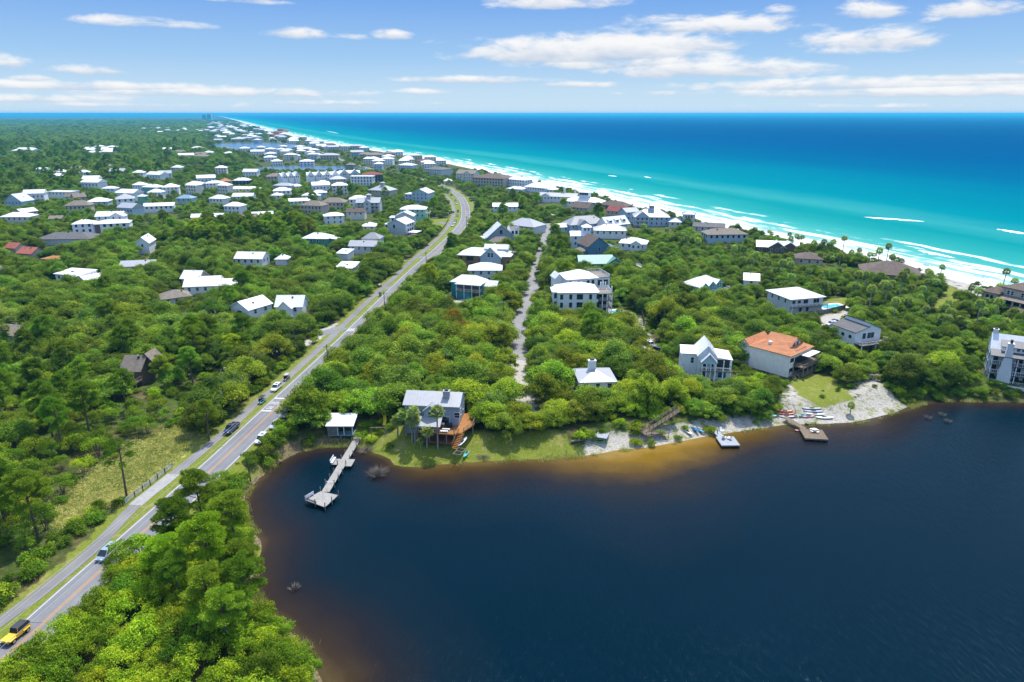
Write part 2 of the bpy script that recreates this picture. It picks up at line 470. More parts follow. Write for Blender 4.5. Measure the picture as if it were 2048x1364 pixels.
# --- lake
lx, ly = np.meshgrid(np.arange(-80, 332, 2.0), np.arange(-82, 200, 2.0), indexing='ij')
LP = np.stack([lx.ravel(), ly.ravel()], -1); ld = lake_dist(LP)
width = 2.6 + 8.5 * np.exp(-((LP[:, 0] - 30) / 26) ** 2) + 4 * np.exp(-((LP[:, 0] - 80) / 25) ** 2) + 1.6 * sst(-LP[:, 0], 10, 30) * (1 - sst(LP[:, 1], 118, 140)) + 3 * np.exp(-((LP[:, 0] + 12) / 14) ** 2)
gold = np.exp(-((LP[:, 0] - 34) / 26) ** 2) + 0.25 * np.exp(-((LP[:, 0] + 12) / 10) ** 2)
lm, t, bs, out = new_mat('lake_water_mat')
co = t.obco()
sh = t.math('DIVIDE', t.attr('shore').outputs['Fac'], t.attr('shoal_width').outputs['Fac'])
sh = t.math('ADD', sh, t.math('MULTIPLY', t.math('SUBTRACT', t.noise(co, 0.07, 5, 0.6), 0.5), 1.3))
sh = t.math('DIVIDE', sh, 4.0)
amber = t.ramp(sh, [(0.0, (0.26, 0.165, 0.035)), (0.10, (0.17, 0.098, 0.008)), (0.22, (0.070, 0.040, 0.008)), (0.36, (0.018, 0.015, 0.013)), (0.58, (0.0045, 0.0110, 0.0190)), (1.0, (0.0000, 0.0092, 0.0180))])
brown = t.ramp(sh, [(0.0, (0.06, 0.042, 0.018)), (0.10, (0.028, 0.018, 0.011)), (0.35, (0.0120, 0.0105, 0.0130)), (0.62, (0.003, 0.0105, 0.0175)), (1.0, (0.0000, 0.0092, 0.0180))])
c = t.mix(t.attr('gold').outputs['Fac'], brown, amber)
deep = t.noise(co, 0.012, 3, 0.5)
c = t.mix(t.math('MULTIPLY', t.step(deep, 0.5, 0.72), 0.35), c, (0.002, 0.014, 0.030, 1))
t.l.new(c, bs.inputs['Base Color']); bs.inputs['Roughness'].default_value = 0.10; bs.inputs['Specular IOR Level'].default_value = 0.06; bs.inputs['IOR'].default_value = 1.33; bs.inputs['Specular Tint'].default_value = (0.30, 0.80, 1.0, 1)
rot = t.node('ShaderNodeMapping'); rot.inputs['Rotation'].default_value = (0, 0, R(35)); rot.inputs['Scale'].default_value = (1.6, 0.55, 1); t.l.new(co, rot.inputs['Vector'])
w1 = t.noise(rot.outputs[0], 0.9, 6, 0.72, 0.6); w2 = t.noise(co, 0.05, 3)
hgt = t.math('MULTIPLY', w1, t.math('ADD', 0.5, w2))
bp = t.node('ShaderNodeBump'); bp.inputs['Strength'].default_value = 0.42; bp.inputs['Distance'].default_value = 0.30
t.l.new(hgt, bp.inputs['Height']); t.l.new(bp.outputs[0], bs.inputs['Normal'])
lake = link('lake', grid_mesh('lake', lx, ly, np.zeros_like(lx), lm, {'shore': -ld, 'shoal_width': width, 'gold': np.minimum(gold, 1)}, keep=(ld < 3)))
tag(lake, kind='structure')
pm, t, bs, out = new_mat('pond_water_mat')
n = t.noise(t.obco(), 0.02, 4)
t.l.new(t.ramp(n, [(0.3, (0.02, 0.06, 0.12)), (0.7, (0.06, 0.12, 0.2))]), bs.inputs['Base Color']); bs.inputs['Roughness'].default_value = 0.2
for P_ in POND:
    L = smooth_line(P_ + [P_[0]], 4)[:-1]; mb = MB(); mb.poly([(x, y, G0 + 0.25) for x, y in L])
    tag(mb.build('pond', pm), kind='structure')

# --- sea
ss = np.array([-x for x in grow(0, 2500, 20, 1.2)][::-1][:-1] + list(np.arange(0, 1500, 12)) + grow(1500, 38000, 14, 1.06))
su = np.array(list(np.arange(-14, 60, 3.0)) + grow(60, 38000, 4, 1.08))
SS, VU = np.meshgrid(ss, su, indexing='ij')
UU = coast_u(SS) + VU
SX = SS * SD[0] + UU * UD[0]; SY = SS * SD[1] + UU * UD[1]
sm, t, bs, out = new_mat('sea_water_mat')
off = t.attr('offshore').outputs['Fac']; along = t.attr('along').outputs['Fac']
cb = t.node('ShaderNodeCombineXYZ'); t.l.new(t.math('MULTIPLY', along, 0.010), cb.inputs[0]); t.l.new(t.math('MULTIPLY', off, 0.035), cb.inputs[1])
st = cb.outputs[0]
wob = t.math('MULTIPLY', t.math('SUBTRACT', t.noise(st, 0.55, 4, 0.55), 0.5), 70.0)
cb3 = t.node('ShaderNodeCombineXYZ'); t.l.new(t.math('MULTIPLY', along, 0.0016), cb3.inputs[0]); t.l.new(t.math('MULTIPLY', off, 0.004), cb3.inputs[1])
wob2 = t.math('MULTIPLY', t.math('SUBTRACT', t.noise(cb3.outputs[0], 1.0, 3, 0.5), 0.5), 260.0)
fade = t.math('MULTIPLY', wob, t.step(off, 5, 120))
o2 = t.math('ADD', t.math('ADD', off, fade), t.math('MULTIPLY', wob2, t.step(off, 90, 500)))
lg = t.math('DIVIDE', t.math('LOGARITHM', t.math('ADD', t.math('MAXIMUM', o2, 0.0), 10.0), 10.0), 4.0)      # 10 m .. 100 km
def L(u): return math.log10(u + 10) / 4
c = t.ramp(lg, [(L(0), (0.36, 0.45, 0.40)), (L(10), (0.20, 0.385, 0.345)), (L(28), (0.070, 0.320, 0.278)), (L(60), (0.024, 0.255, 0.228)), (L(110), (0.004, 0.200, 0.198)),
                (L(145), (0.025, 0.238, 0.232)), (L(200), (0.001, 0.180, 0.205)), (L(340), (0.0004, 0.140, 0.192)), (L(560), (0.0003, 0.090, 0.172)), (L(950), (0.0003, 0.060, 0.155)), (L(2000), (0.0003, 0.042, 0.132)), (L(12000), (0.0004, 0.032, 0.105))])
cb2 = t.node('ShaderNodeCombineXYZ'); t.l.new(t.math('MULTIPLY', along, 0.028), cb2.inputs[0]); t.l.new(t.math('MULTIPLY', off, 0.16), cb2.inputs[1])
fn = t.noise(cb2.outputs[0], 0.75, 7, 0.66, 0.5)
zone = t.math('MULTIPLY', t.math('SUBTRACT', 1.0, t.step(off, 22, 66)), 1.0)
foam = t.step(t.math('ADD', fn, t.math('MULTIPLY', zone, 0.20)), 0.70, 0.80)
lap = t.math('SUBTRACT', 1.0, t.step(t.math('ADD', off, t.math('MULTIPLY', t.math('SUBTRACT', fn, 0.5), 26)), 1.5, 5.0))
shoreline = t.math('MULTIPLY', t.step(fn, 0.5, 0.62), t.math('SUBTRACT', 1.0, t.step(off, 4, 20)))
lines = None
for k_, (d0, hw_) in enumerate(((15, 2.2), (31, 1.8), (50, 1.6))):
    cbl = t.node('ShaderNodeCombineXYZ'); t.l.new(t.math('MULTIPLY', along, 0.011), cbl.inputs[0]); cbl.inputs[1].default_value = 3.7 * k_ + 1
    wv = t.math('MULTIPLY', t.math('SUBTRACT', t.noise(cbl.outputs[0], 1.0, 4, 0.6), 0.5), 30.0)
    cbm = t.node('ShaderNodeCombineXYZ'); t.l.new(t.math('MULTIPLY', along, 0.016), cbm.inputs[0]); cbm.inputs[1].default_value = 9.1 * k_ + 4
    pres = t.step(t.noise(cbm.outputs[0], 1.0, 5, 0.6), 0.47, 0.60)
    dl_ = t.math('ABSOLUTE', t.math('ADD', t.math('SUBTRACT', off, d0), t.math('ADD', wv, t.math('MULTIPLY', t.math('SUBTRACT', fn, 0.5), 9.0))))
    ln_ = t.math('MULTIPLY', t.math('SUBTRACT', 1.0, t.step(dl_, hw_ * 0.6, hw_ * 2.2)), pres)
    lines = ln_ if lines is None else t.math('MAXIMUM', lines, ln_)
foam = t.math('MAXIMUM', foam, lines)
foam = t.math('MAXIMUM', t.math('MAXIMUM', t.math('MULTIPLY', foam, t.step(zone, 0.0, 0.3)), lap), t.math('MULTIPLY', shoreline, 0.85))
sw = t.noise(st, 3.0, 6, 0.65)
c = t.mix(t.math('MULTIPLY', t.step(sw, 0.5, 0.75), 0.22), c, t.mix(0.5, c, (0.002, 0.10, 0.17, 1)))
c = t.mix(foam, c, (0.86, 0.89, 0.88, 1))
t.l.new(c, bs.inputs['Base Color']); bs.inputs['Specular IOR Level'].default_value = 0.0
t.l.new(t.math('ADD', 0.32, t.math('MULTIPLY', foam, 0.5)), bs.inputs['Roughness'])
bp = t.node('ShaderNodeBump'); bp.inputs['Strength'].default_value = 0.35; bp.inputs['Distance'].default_value = 1.0
t.l.new(t.noise(cb2.outputs[0], 3.0, 5, 0.7), bp.inputs['Height']); t.l.new(bp.outputs[0], bs.inputs['Normal'])
sea = link('sea', grid_mesh('sea', SX, SY, np.zeros_like(SX), sm, {'offshore': VU, 'along': SS}))
tag(sea, kind='structure')

# --- roads
def ribbon(mb, line, a, b, z, mat=0, i0=0, i1=None, dash=None):
    L = np.asarray(line)
    T = np.gradient(L, axis=0); T /= np.linalg.norm(T, axis=1)[:, None] + 1e-9
    N = np.stack([T[:, 1], -T[:, 0]], -1)                       # to the right of the line
    A = L + N * a; B = L + N * b
    rng_ = range(i0, (i1 if i1 is not None else len(L)) - 1)
    base = len(mb.v)
    idx = list(range(rng_.start, rng_.stop + 1))
    mb.v += [(A[i][0], A[i][1], z) for i in idx] + [(B[i][0], B[i][1], z) for i in idx]
    n = len(idx)
    for k in range(n - 1):
        mb.f.append((base + k, base + n + k, base + n + k + 1, base + k + 1)); mb.m.append(mat)
def asphalt(name, c0, c1, crack=0.5):
    m, t, bs, out = new_mat(name)
    co = t.obco(); n1 = t.noise(co, 0.12, 5, 0.65); n2 = t.noise(co, 4.0, 4, 0.7)
    c = t.ramp(n1, [(0.3, c0), (0.7, c1)])
    c = t.mix(t.math('MULTIPLY', t.step(n2, 0.45, 0.75), 0.25), c, tuple(x * 0.6 for x in c0) + (1,))
    vo = t.node('ShaderNodeTexVoronoi', feature='DISTANCE_TO_EDGE'); vo.inputs['Scale'].default_value = 0.11; t.l.new(t.mix(0.25, co, t.noise(co, 0.3, 4)), vo.inputs['Vector'])
    c = t.mix(t.math('MULTIPLY', t.math('SUBTRACT', 1.0, t.step(vo.outputs[0], 0.0, 0.012)), crack), c, tuple(x * 0.35 for x in c0) + (1,))
    t.l.new(c, bs.inputs['Base Color']); bs.inputs['Roughness'].default_value = 0.9; bs.inputs['Specular IOR Level'].default_value = 0.2
    return m
ASPH = asphalt('asphalt_mat', (0.165, 0.165, 0.172), (0.225, 0.225, 0.228), 0.10)
PATHM = asphalt('path_mat', (0.165, 0.16, 0.155), (0.235, 0.225, 0.212), 0.08)
LANEM = asphalt('lane_mat', (0.20, 0.195, 0.19), (0.29, 0.28, 0.27), 0.5)
def worn(name, col):
    m, t, bs, out = new_mat(name)
    n = t.noise(t.obco(), 1.8, 6, 0.75)
    t.l.new(t.mix(t.step(n, 0.52, 0.72), col, tuple(x * 0.55 for x in col[:3]) + (1,)), bs.inputs['Base Color'])
    bs.inputs['Roughness'].default_value = 0.7
    return m
WHITEP = worn('white_road_paint', (0.55, 0.55, 0.54, 1)); YELP = worn('yellow_road_paint', (0.46, 0.22, 0.035, 1))
mb = MB(); ribbon(mb, ROAD, -3.35, 3.35, G0 + 0.06); road = mb.build('road', ASPH); tag(road, kind='structure')
a_ = road.data.attributes.new('across', 'FLOAT', 'POINT'); n_ = len(road.data.vertices) // 2; a_.data.foreach_set('value', np.concatenate([np.full(n_, -3.35), np.full(n_, 3.35)]).astype(np.float32))
m_ = ASPH.copy(); road.data.materials[0] = m_; tt = NT(m_.node_tree); bs_ = [n for n in tt.n if n.type == 'BSDF_PRINCIPLED'][0]; src_ = bs_.inputs['Base Color'].links[0].from_socket
ac_ = tt.math('ABSOLUTE', tt.attr('across').outputs['Fac']); w_ = tt.math('ABSOLUTE', tt.math('SUBTRACT', tt.math('ABSOLUTE', tt.math('SUBTRACT', ac_, 1.5)), 0.75))
trk = tt.math('MULTIPLY', tt.math('SUBTRACT', 1.0, tt.step(w_, 0.05, 0.42)), tt.math('MULTIPLY', tt.noise(tt.obco(), 0.25, 4), 0.42))
edge_ = tt.math('MULTIPLY', tt.step(tt.math('ADD', ac_, tt.math('MULTIPLY', tt.math('SUBTRACT', tt.noise(tt.obco(), 0.9, 5, .7), .5), 1.4)), 3.05, 3.4), 0.7)
c_ = tt.mix(trk, src_, (0.12, 0.12, 0.122, 1)); c_ = tt.mix(edge_, c_, (0.24, 0.22, 0.15, 1)); tt.l.new(c_, bs_.inputs['Base Color'])
mb = MB()
for a in (-0.22, 0.08): ribbon(mb, ROAD, a, a + 0.14, G0 + 0.068)
mb.build('centre_line', YELP, road)
for a in (-3.08, 2.94):
    mb = MB(); ribbon(mb, ROAD, a, a + 0.15, G0 + 0.068); mb.build('edge_line', WHITEP, road)
mb = MB(); ribbon(mb, PATH, -1.2, 1.2, G0 + 0.05); path = mb.build('path', PATHM); tag(path, kind='structure')
CONC = simple('concrete', (0.33, 0.32, 0.30, 1), 0.9, 0.12, 1.5)
def near_i(line, p): return int(np.argmin(((np.asarray(line) - np.array(p[:2])) ** 2).sum(1)))
i0, i1 = near_i(PATH, at(275, 1010)), near_i(PATH, at(355, 943))
mb = MB(); ribbon(mb, PATH, -1.4, 1.4, G0 + 0.058, 0, i0, i1 + 1); mb.build('culvert_slab', CONC, path)
mb = MB(); ribbon(mb, LANE, -2.7, 2.7, G0 + 0.045); lane = mb.build('lane', LANEM); tag(lane, kind='structure')
mb = MB()
for k, (p, q) in enumerate((((640, 668), (690, 655)), ((838, 514), (862, 516)), ((904, 449), (880, 445)), ((800, 573), (770, 577)))):
    l = smooth_line(W([p, q]), 2); ribbon(mb, l, -2.6, 2.6, G0 + 0.04 + 0.001 * k)
tag(mb.build('side_road', ASPH), kind='structure')
def frame_at(line, p):
    """position on the line nearest to the pixel's place, its heading and right-hand normal"""
    L = np.asarray(line); i = near_i(line, at(*p)); a, b = L[max(i - 1, 0)], L[min(i + 1, len(L) - 1)]
    d = (b - a) / np.linalg.norm(b - a); q = np.array(at(*p)[:2]); c = L[i] + d * float((q - L[i]) @ d)
    return c, d, np.array([d[1], -d[0]])
c, d, nr = frame_at(ROAD, (705, 660))
for k in range(8):
    o = -2.8 + k * 0.8; mb = MB(); a = c + nr * o - d * 1.6; b = c + nr * o + d * 1.6
    mb.poly([(*(a - nr * 0.22), G0 + 0.07), (*(a + nr * 0.22), G0 + 0.07), (*(b + nr * 0.22), G0 + 0.07), (*(b - nr * 0.22), G0 + 0.07)])
    mb.build('crosswalk_bar', WHITEP, road)
for px in ((538, 822), (564, 797)):
    c, d, nr = frame_at(ROAD, px); a = c - nr * 2.9; b = c - nr * 0.35; mb = MB()
    mb.poly([(*(a - d * 0.35), G0 + 0.07), (*(b - d * 0.35), G0 + 0.07), (*(b + d * 0.35), G0 + 0.07), (*(a + d * 0.35), G0 + 0.07)])
    mb.build('stop_bar', WHITEP, road)
c, d, nr = frame_at(ROAD, (550, 810))
for word, k in (('XING', 2.0), ('PED', -0.9)):
    cu = bpy.data.curves.new('road_lettering', 'FONT'); cu.body = word; cu.size = 1.15; cu.align_x = 'CENTER'; cu.extrude = 0.0
    tmp = bpy.data.objects.new('tmp', cu); COL.link(tmp); dg = bpy.context.evaluated_depsgraph_get()
    me = bpy.data.meshes.new_from_object(tmp.evaluated_get(dg)); bpy.data.objects.remove(tmp)
    me.materials.clear(); me.materials.append(WHITEP)
    o = link('road_lettering', me, road); q = c - nr * 1.62 + d * k
    o.location = (q[0], q[1], G0 + 0.072); o.rotation_euler = (0, 0, math.atan2(-d[1], -d[0]) + PI / 2 + PI); o.scale = (0.9, 2.2, 1)
    o.rotation_euler = (0, 0, math.atan2(d[1], d[0]) + PI / 2)

# ------------------------------------------------------------------ sky, sun, air
SUN_EL, SUN_AZ = 64.0, 20.0
w = bpy.data.worlds.new('World'); S.world = w; w.use_nodes = True
t = NT(w.node_tree); t.n.clear()
outw = t.node('ShaderNodeOutputWorld'); bg = t.node('ShaderNodeBackground'); t.l.new(bg.outputs[0], outw.inputs[0])
sky = t.node('ShaderNodeTexSky', sky_type='NISHITA'); sky.sun_disc = False
sky.sun_elevation = R(SUN_EL); sky.sun_rotation = R(SUN_AZ); sky.altitude = 50; sky.air_density = 1.0; sky.dust_density = 0.6; sky.ozone_density = 1.6
gen = t.node('ShaderNodeTexCoord').outputs['Generated']
sp = t.node('ShaderNodeSeparateXYZ'); t.l.new(gen, sp.inputs[0])
az = t.math('ARCTAN2', sp.outputs[0], sp.outputs[1]); el = t.math('ARCSINE', sp.outputs[2])
cv = t.node('ShaderNodeCombineXYZ'); t.l.new(t.math('MULTIPLY', az, 10.0), cv.inputs[0]); t.l.new(t.math('MULTIPLY', el, 30.0), cv.inputs[1])
cn = t.noise(cv.outputs[0], 1.7, 10, 0.62, 0.3)
cw = t.noise(cv.outputs[0], 0.55, 4, 0.5)
azw = t.math('ADD', az, t.math('MULTIPLY', t.math('SUBTRACT', cw, 0.5), 0.055))
CLOUDS = [(1180, 108, 265, 38, 1.5), (1330, 94, 165, 24, 1.2), (1420, 142, 215, 22, 1.3), (1300, 128, 280, 18, 1.0), (1420, 55, 190, 24, .95), (1745, 85, 118, 26, 1), (1700, 103, 85, 10, .7), (1748, 25, 58, 18, .95), (1938, 20, 78, 19, 1), (1855, 41, 22, 7, .5),
          (1570, 20, 34, 9, .7), (1115, 8, 130, 17, 1.1), (590, 69, 58, 14, 1), (783, 72, 42, 13, 1), (695, 75, 34, 7, .45), (300, 48, 118, 11, .8), (190, 42, 25, 7, .6), (8, 128, 48, 14, .9), (165, 141, 62, 10, .8), (68, 159, 34, 8, .9), (190, 175, 250, 11, 1.05),
          (440, 187, 290, 11, .9), (80, 200, 170, 10, .85), (945, 161, 165, 9, 1), (1160, 171, 85, 8, .9), (860, 185, 62, 7, .7), (1690, 172, 310, 15, 1.1), (1960, 158, 220, 9, 1.0), (1830, 187, 330, 12, 1.0), (1440, 187, 170, 7, .5), (700, 207, 150, 6, .4), (230, 211, 170, 5, .45), (1800, 213, 220, 5, .35), (505, 3, 60, 6, .6), (2010, 128, 60, 5, .3), (870, 85, 25, 6, .3)]
A = B = None
for px, py, rx, ry, wt in CLOUDS:
    u = (px - 1024) / FPX; v = (682 - py) / FPX
    dv = Vector((u, CP + v * SP, -SP + v * CP)).normalized()
    a0, e0 = math.atan2(dv.x, dv.y), math.asin(dv.z); ra, re = rx / FPX, ry / FPX * 1.05
    da = t.math('MULTIPLY', t.math('SUBTRACT', azw, a0), 1 / ra); de = t.math('MULTIPLY', t.math('SUBTRACT', el, e0), 1 / re)
    de2 = t.math('MULTIPLY_ADD', t.math('MINIMUM', de, 0.0), 0.8, de)
    q = t.math('MULTIPLY_ADD', da, da, t.math('MULTIPLY', de2, de2))
    m = t.math('MULTIPLY', t.math('SUBTRACT', 1.0, q), wt)
    m2 = t.math('MULTIPLY_ADD', de, 0.5, m)
    A = m if A is None else t.math('MAXIMUM', A, m); B = m2 if B is None else t.math('MAXIMUM', B, m2)
A = t.math('MAXIMUM', A, -2.0); B = t.math('MAXIMUM', B, -2.5)
dens = t.step(t.math('ADD', t.math('MULTIPLY', A, 0.85), t.math('MULTIPLY', t.math('SUBTRACT', cn, 0.49), 3.0)), -0.05, 0.95)
lit = t.step(t.math('ADD', t.math('SUBTRACT', B, A), t.math('MULTIPLY', t.math('SUBTRACT', cn, 0.5), 0.9)), -0.36, 0.34)
# pale blue band near the horizon, clear blue above it
hs = t.node('ShaderNodeHueSaturation'); hs.inputs['Hue'].default_value = 0.505; hs.inputs['Saturation'].default_value = 0.92; hs.inputs['Value'].default_value = 1.0
t.l.new(sky.outputs[0], hs.inputs['Color'])
STR = 0.145; K = 1 / (STR * 2.38)
kk = lambda r, g, b: (r * K, g * K, b * K, 1)
low = t.ramp(t.math('MULTIPLY', el, 1 / 0.30), [(0.0, kk(.66, .79, .90)), (0.10, kk(.55, .74, .91)), (0.24, kk(.36, .60, .90)), (0.46, kk(.205, .425, .86)), (1.0, kk(.12, .30, .72))])
skyc = t.mix(t.math('SUBTRACT', 1.0, t.step(el, 0.15, 0.42)), hs.outputs[0], low)
cloudc = t.mix(lit, (0.56 * K, 0.64 * K, 0.78 * K, 1), (1.0 * K, 0.985 * K, 0.97 * K, 1))
skyc = t.mix(t.math('MULTIPLY', dens, 0.93), skyc, cloudc)
t.l.new(skyc, bg.inputs[0]); bg.inputs[1].default_value = STR
w.cycles.sampling_method = 'MANUAL'; w.cycles.sample_map_resolution = 512

sun = bpy.data.lights.new('sun', 'SUN'); suno = bpy.data.objects.new('sun', sun); COL.link(suno)
sun.energy = 2.3; sun.angle = R(0.53); sun.color = (1.0, 0.965, 0.90)
suno.rotation_euler = (-R(90 - SUN_EL), 0, -R(SUN_AZ)); suno.location = (0, 0, 300)

hz = MB(); hz.box(-60000, -3000, -8.0, 60000, 60000, 88.0)
hm = bpy.data.materials.new('haze_mat'); hm.use_nodes = True; th = NT(hm.node_tree); th.n.clear()
ho = th.node('ShaderNodeOutputMaterial'); pv = th.node('ShaderNodeVolumePrincipled'); th.l.new(pv.outputs[0], ho.inputs['Volume'])
pv.inputs['Color'].default_value = (0.07, 0.55, 0.85, 1); pv.inputs['Density'].default_value = 0.00008; pv.inputs['Anisotropy'].default_value = 0.2
haze = hz.build('haze', hm); tag(haze, kind='stuff')

S.view_settings.view_transform = 'Standard'; S.view_settings.look = 'None'; S.view_settings.exposure = 1.25; S.view_settings.gamma = 1.0
S.view_settings.use_curve_mapping = False
S.render.engine = 'CYCLES'
cy = S.cycles
cy.max_bounces = 5; cy.diffuse_bounces = 3; cy.glossy_bounces = 2; cy.transmission_bounces = 3; cy.volume_bounces = 0; cy.transparent_max_bounces = 6
cy.caustics_reflective = False; cy.caustics_refractive = False
cy.use_denoising = True
# ------------------------------------------------------------------ houses
WALL = {
 'white': siding('white_siding', (0.78, 0.79, 0.80, 1)), 'cream': siding('cream_siding', (0.70, 0.66, 0.57, 1)), 'grey': siding('grey_siding', (0.36, 0.40, 0.43, 1), vertical=True, pitch=3.0),
 'slate': siding('slate_siding', (0.31, 0.37, 0.42, 1)), 'bluegrey': siding('blue_grey_siding', (0.42, 0.52, 0.60, 1)), 'teal': siding('teal_siding', (0.03, 0.26, 0.29, 1)), 'aqua': siding('aqua_siding', (0.12, 0.43, 0.43, 1)),
 'mint': siding('mint_siding', (0.32, 0.62, 0.50, 1)), 'green': siding('green_siding', (0.10, 0.32, 0.22, 1)), 'blue': siding('blue_siding', (0.105, 0.215, 0.31, 1)), 'tan': siding('tan_siding', (0.52, 0.45, 0.36, 1)),
 'brick': tiles('brick_wall', (0.30, 0.17, 0.105, 1), 0.25, (3, 9)), 'yellow': siding('yellow_siding', (0.68, 0.55, 0.24, 1)), 'brown': siding('brown_siding', (0.15, 0.10, 0.075, 1)), 'olive': siding('olive_siding', (0.24, 0.27, 0.24, 1)),
 'stucco': simple('white_stucco', (0.84, 0.79, 0.70, 1), 0.85, 0.05, 0.8, dirt=((0.5, 0.47, 0.42, 1), 0.4)), 'beige': simple('beige_stucco', (0.50, 0.43, 0.35, 1), 0.85, 0.06, 0.8), 'navy': siding('dark_siding', (0.035, 0.04, 0.055, 1)),
 'palegrey': siding('pale_grey_siding', (0.56, 0.58, 0.60, 1)), 'weathered': wood('weathered_board_wall', (0.20, 0.185, 0.165, 1)),
}
def metal_roof(name, col, seam=1.9):
    if name in MATS: return MATS[name]
    m, t, bs, out = new_mat(name)
    co = t.obco(); n = t.noise(co, 0.6, 6, 0.65); n2 = t.noise(t.scalev(co, 1, 1, 0.2), 3.0, 4, 0.7)
    c = t.ramp(n, [(0.3, tuple(x * 0.86 for x in col[:3])), (0.7, col[:3])])
    c = t.mix(t.math('MULTIPLY', t.step(n2, 0.50, 0.75), 0.30), c, (0.42, 0.39, 0.34, 1))
    t.l.new(c, bs.inputs['Base Color']); bs.inputs['Roughness'].default_value = 0.42; bs.inputs['Specular IOR Level'].default_value = 0.45
    return m
ROOF = {
 'white': metal_roof('white_metal_roof', (0.80, 0.80, 0.79, 1)), 'pale': metal_roof('pale_metal_roof', (0.40, 0.405, 0.41, 1)), 'galv': metal_roof('grey_metal_roof', (0.28, 0.285, 0.29, 1)), 'dark': metal_roof('dark_metal_roof', (0.065, 0.07, 0.075, 1)),
 'shingle': tiles('grey_shingles', (0.13, 0.125, 0.12, 1), 0.16), 'brown': tiles('brown_shingles', (0.135, 0.098, 0.076, 1), 0.18), 'tan': tiles('tan_shingles', (0.22, 0.18, 0.14, 1), 0.15), 'orange': tiles('orange_roof_tiles', (0.50, 0.205, 0.09, 1), 0.18, (2.4, 2.6)),
 'red': tiles('red_roof_tiles', (0.23, 0.065, 0.05, 1), 0.2), 'green': metal_roof('sea_green_metal_roof', (0.12, 0.33, 0.27, 1)), 'blue': metal_roof('blue_metal_roof', (0.03, 0.13, 0.30, 1)), 'sky': metal_roof('pale_blue_metal_roof', (0.19, 0.32, 0.39, 1)), 'salmon': tiles('salmon_roof_tiles', (0.36, 0.11, 0.075, 1), 0.15),
}
TRIM = simple('white_trim', (0.80, 0.80, 0.79, 1), 0.5, 0.03)
GLASS = glass(); DARKF = simple('dark_frame', (0.03, 0.03, 0.035, 1), 0.4, 0.05)
DECKW = wood('grey_deck_boards', (0.20, 0.145, 0.09, 1)); DECKO = wood('stained_deck_boards', (0.36, 0.155, 0.038, 1)); RAILW = wood('weathered_rail_wood', (0.25, 0.21, 0.165, 1)); PALED = wood('pale_deck_boards', (0.34, 0.325, 0.29, 1))
SCREEN = simple('dark_screen', (0.02, 0.022, 0.026, 1), 0.5, 0.1)
BRICKC = simple('chimney_stucco', (0.74, 0.73, 0.70, 1), 0.9, 0.05); CHGREY = simple('grey_chimney_boards', (0.36, 0.36, 0.34, 1), 0.9, 0.08)

FOOT = []                       # footprints that stay free of trees: x, y, heading, half width, half depth, clear ground in front
_win = {}
def win_mesh(w, h, dark=False, split=True):
    k = (round(w, 2), round(h, 2), dark, split)
    if k in _win: return _win[k]
    f = MB(); b = 0.09
    for x0, z0, x1, z1 in ((-w / 2 - b, -h / 2 - b, w / 2 + b, -h / 2), (-w / 2 - b, h / 2, w / 2 + b, h / 2 + b), (-w / 2 - b, -h / 2, -w / 2, h / 2), (w / 2, -h / 2, w / 2 + b, h / 2)):
        f.box(x0, -0.09, z0, x1, 0.03, z1)
    if split:
        f.box(-0.03, -0.06, -h / 2, 0.03, 0.02, h / 2) if w > 1.3 else f.box(-w / 2, -0.06, -0.03, w / 2, 0.02, 0.03)
    p = MB(); p.box(-w / 2, -0.035, -h / 2, w / 2, 0.025, h / 2)
    _win[k] = (f.mesh('window', DARKF if dark else TRIM), p.mesh('pane', GLASS))
    return _win[k]

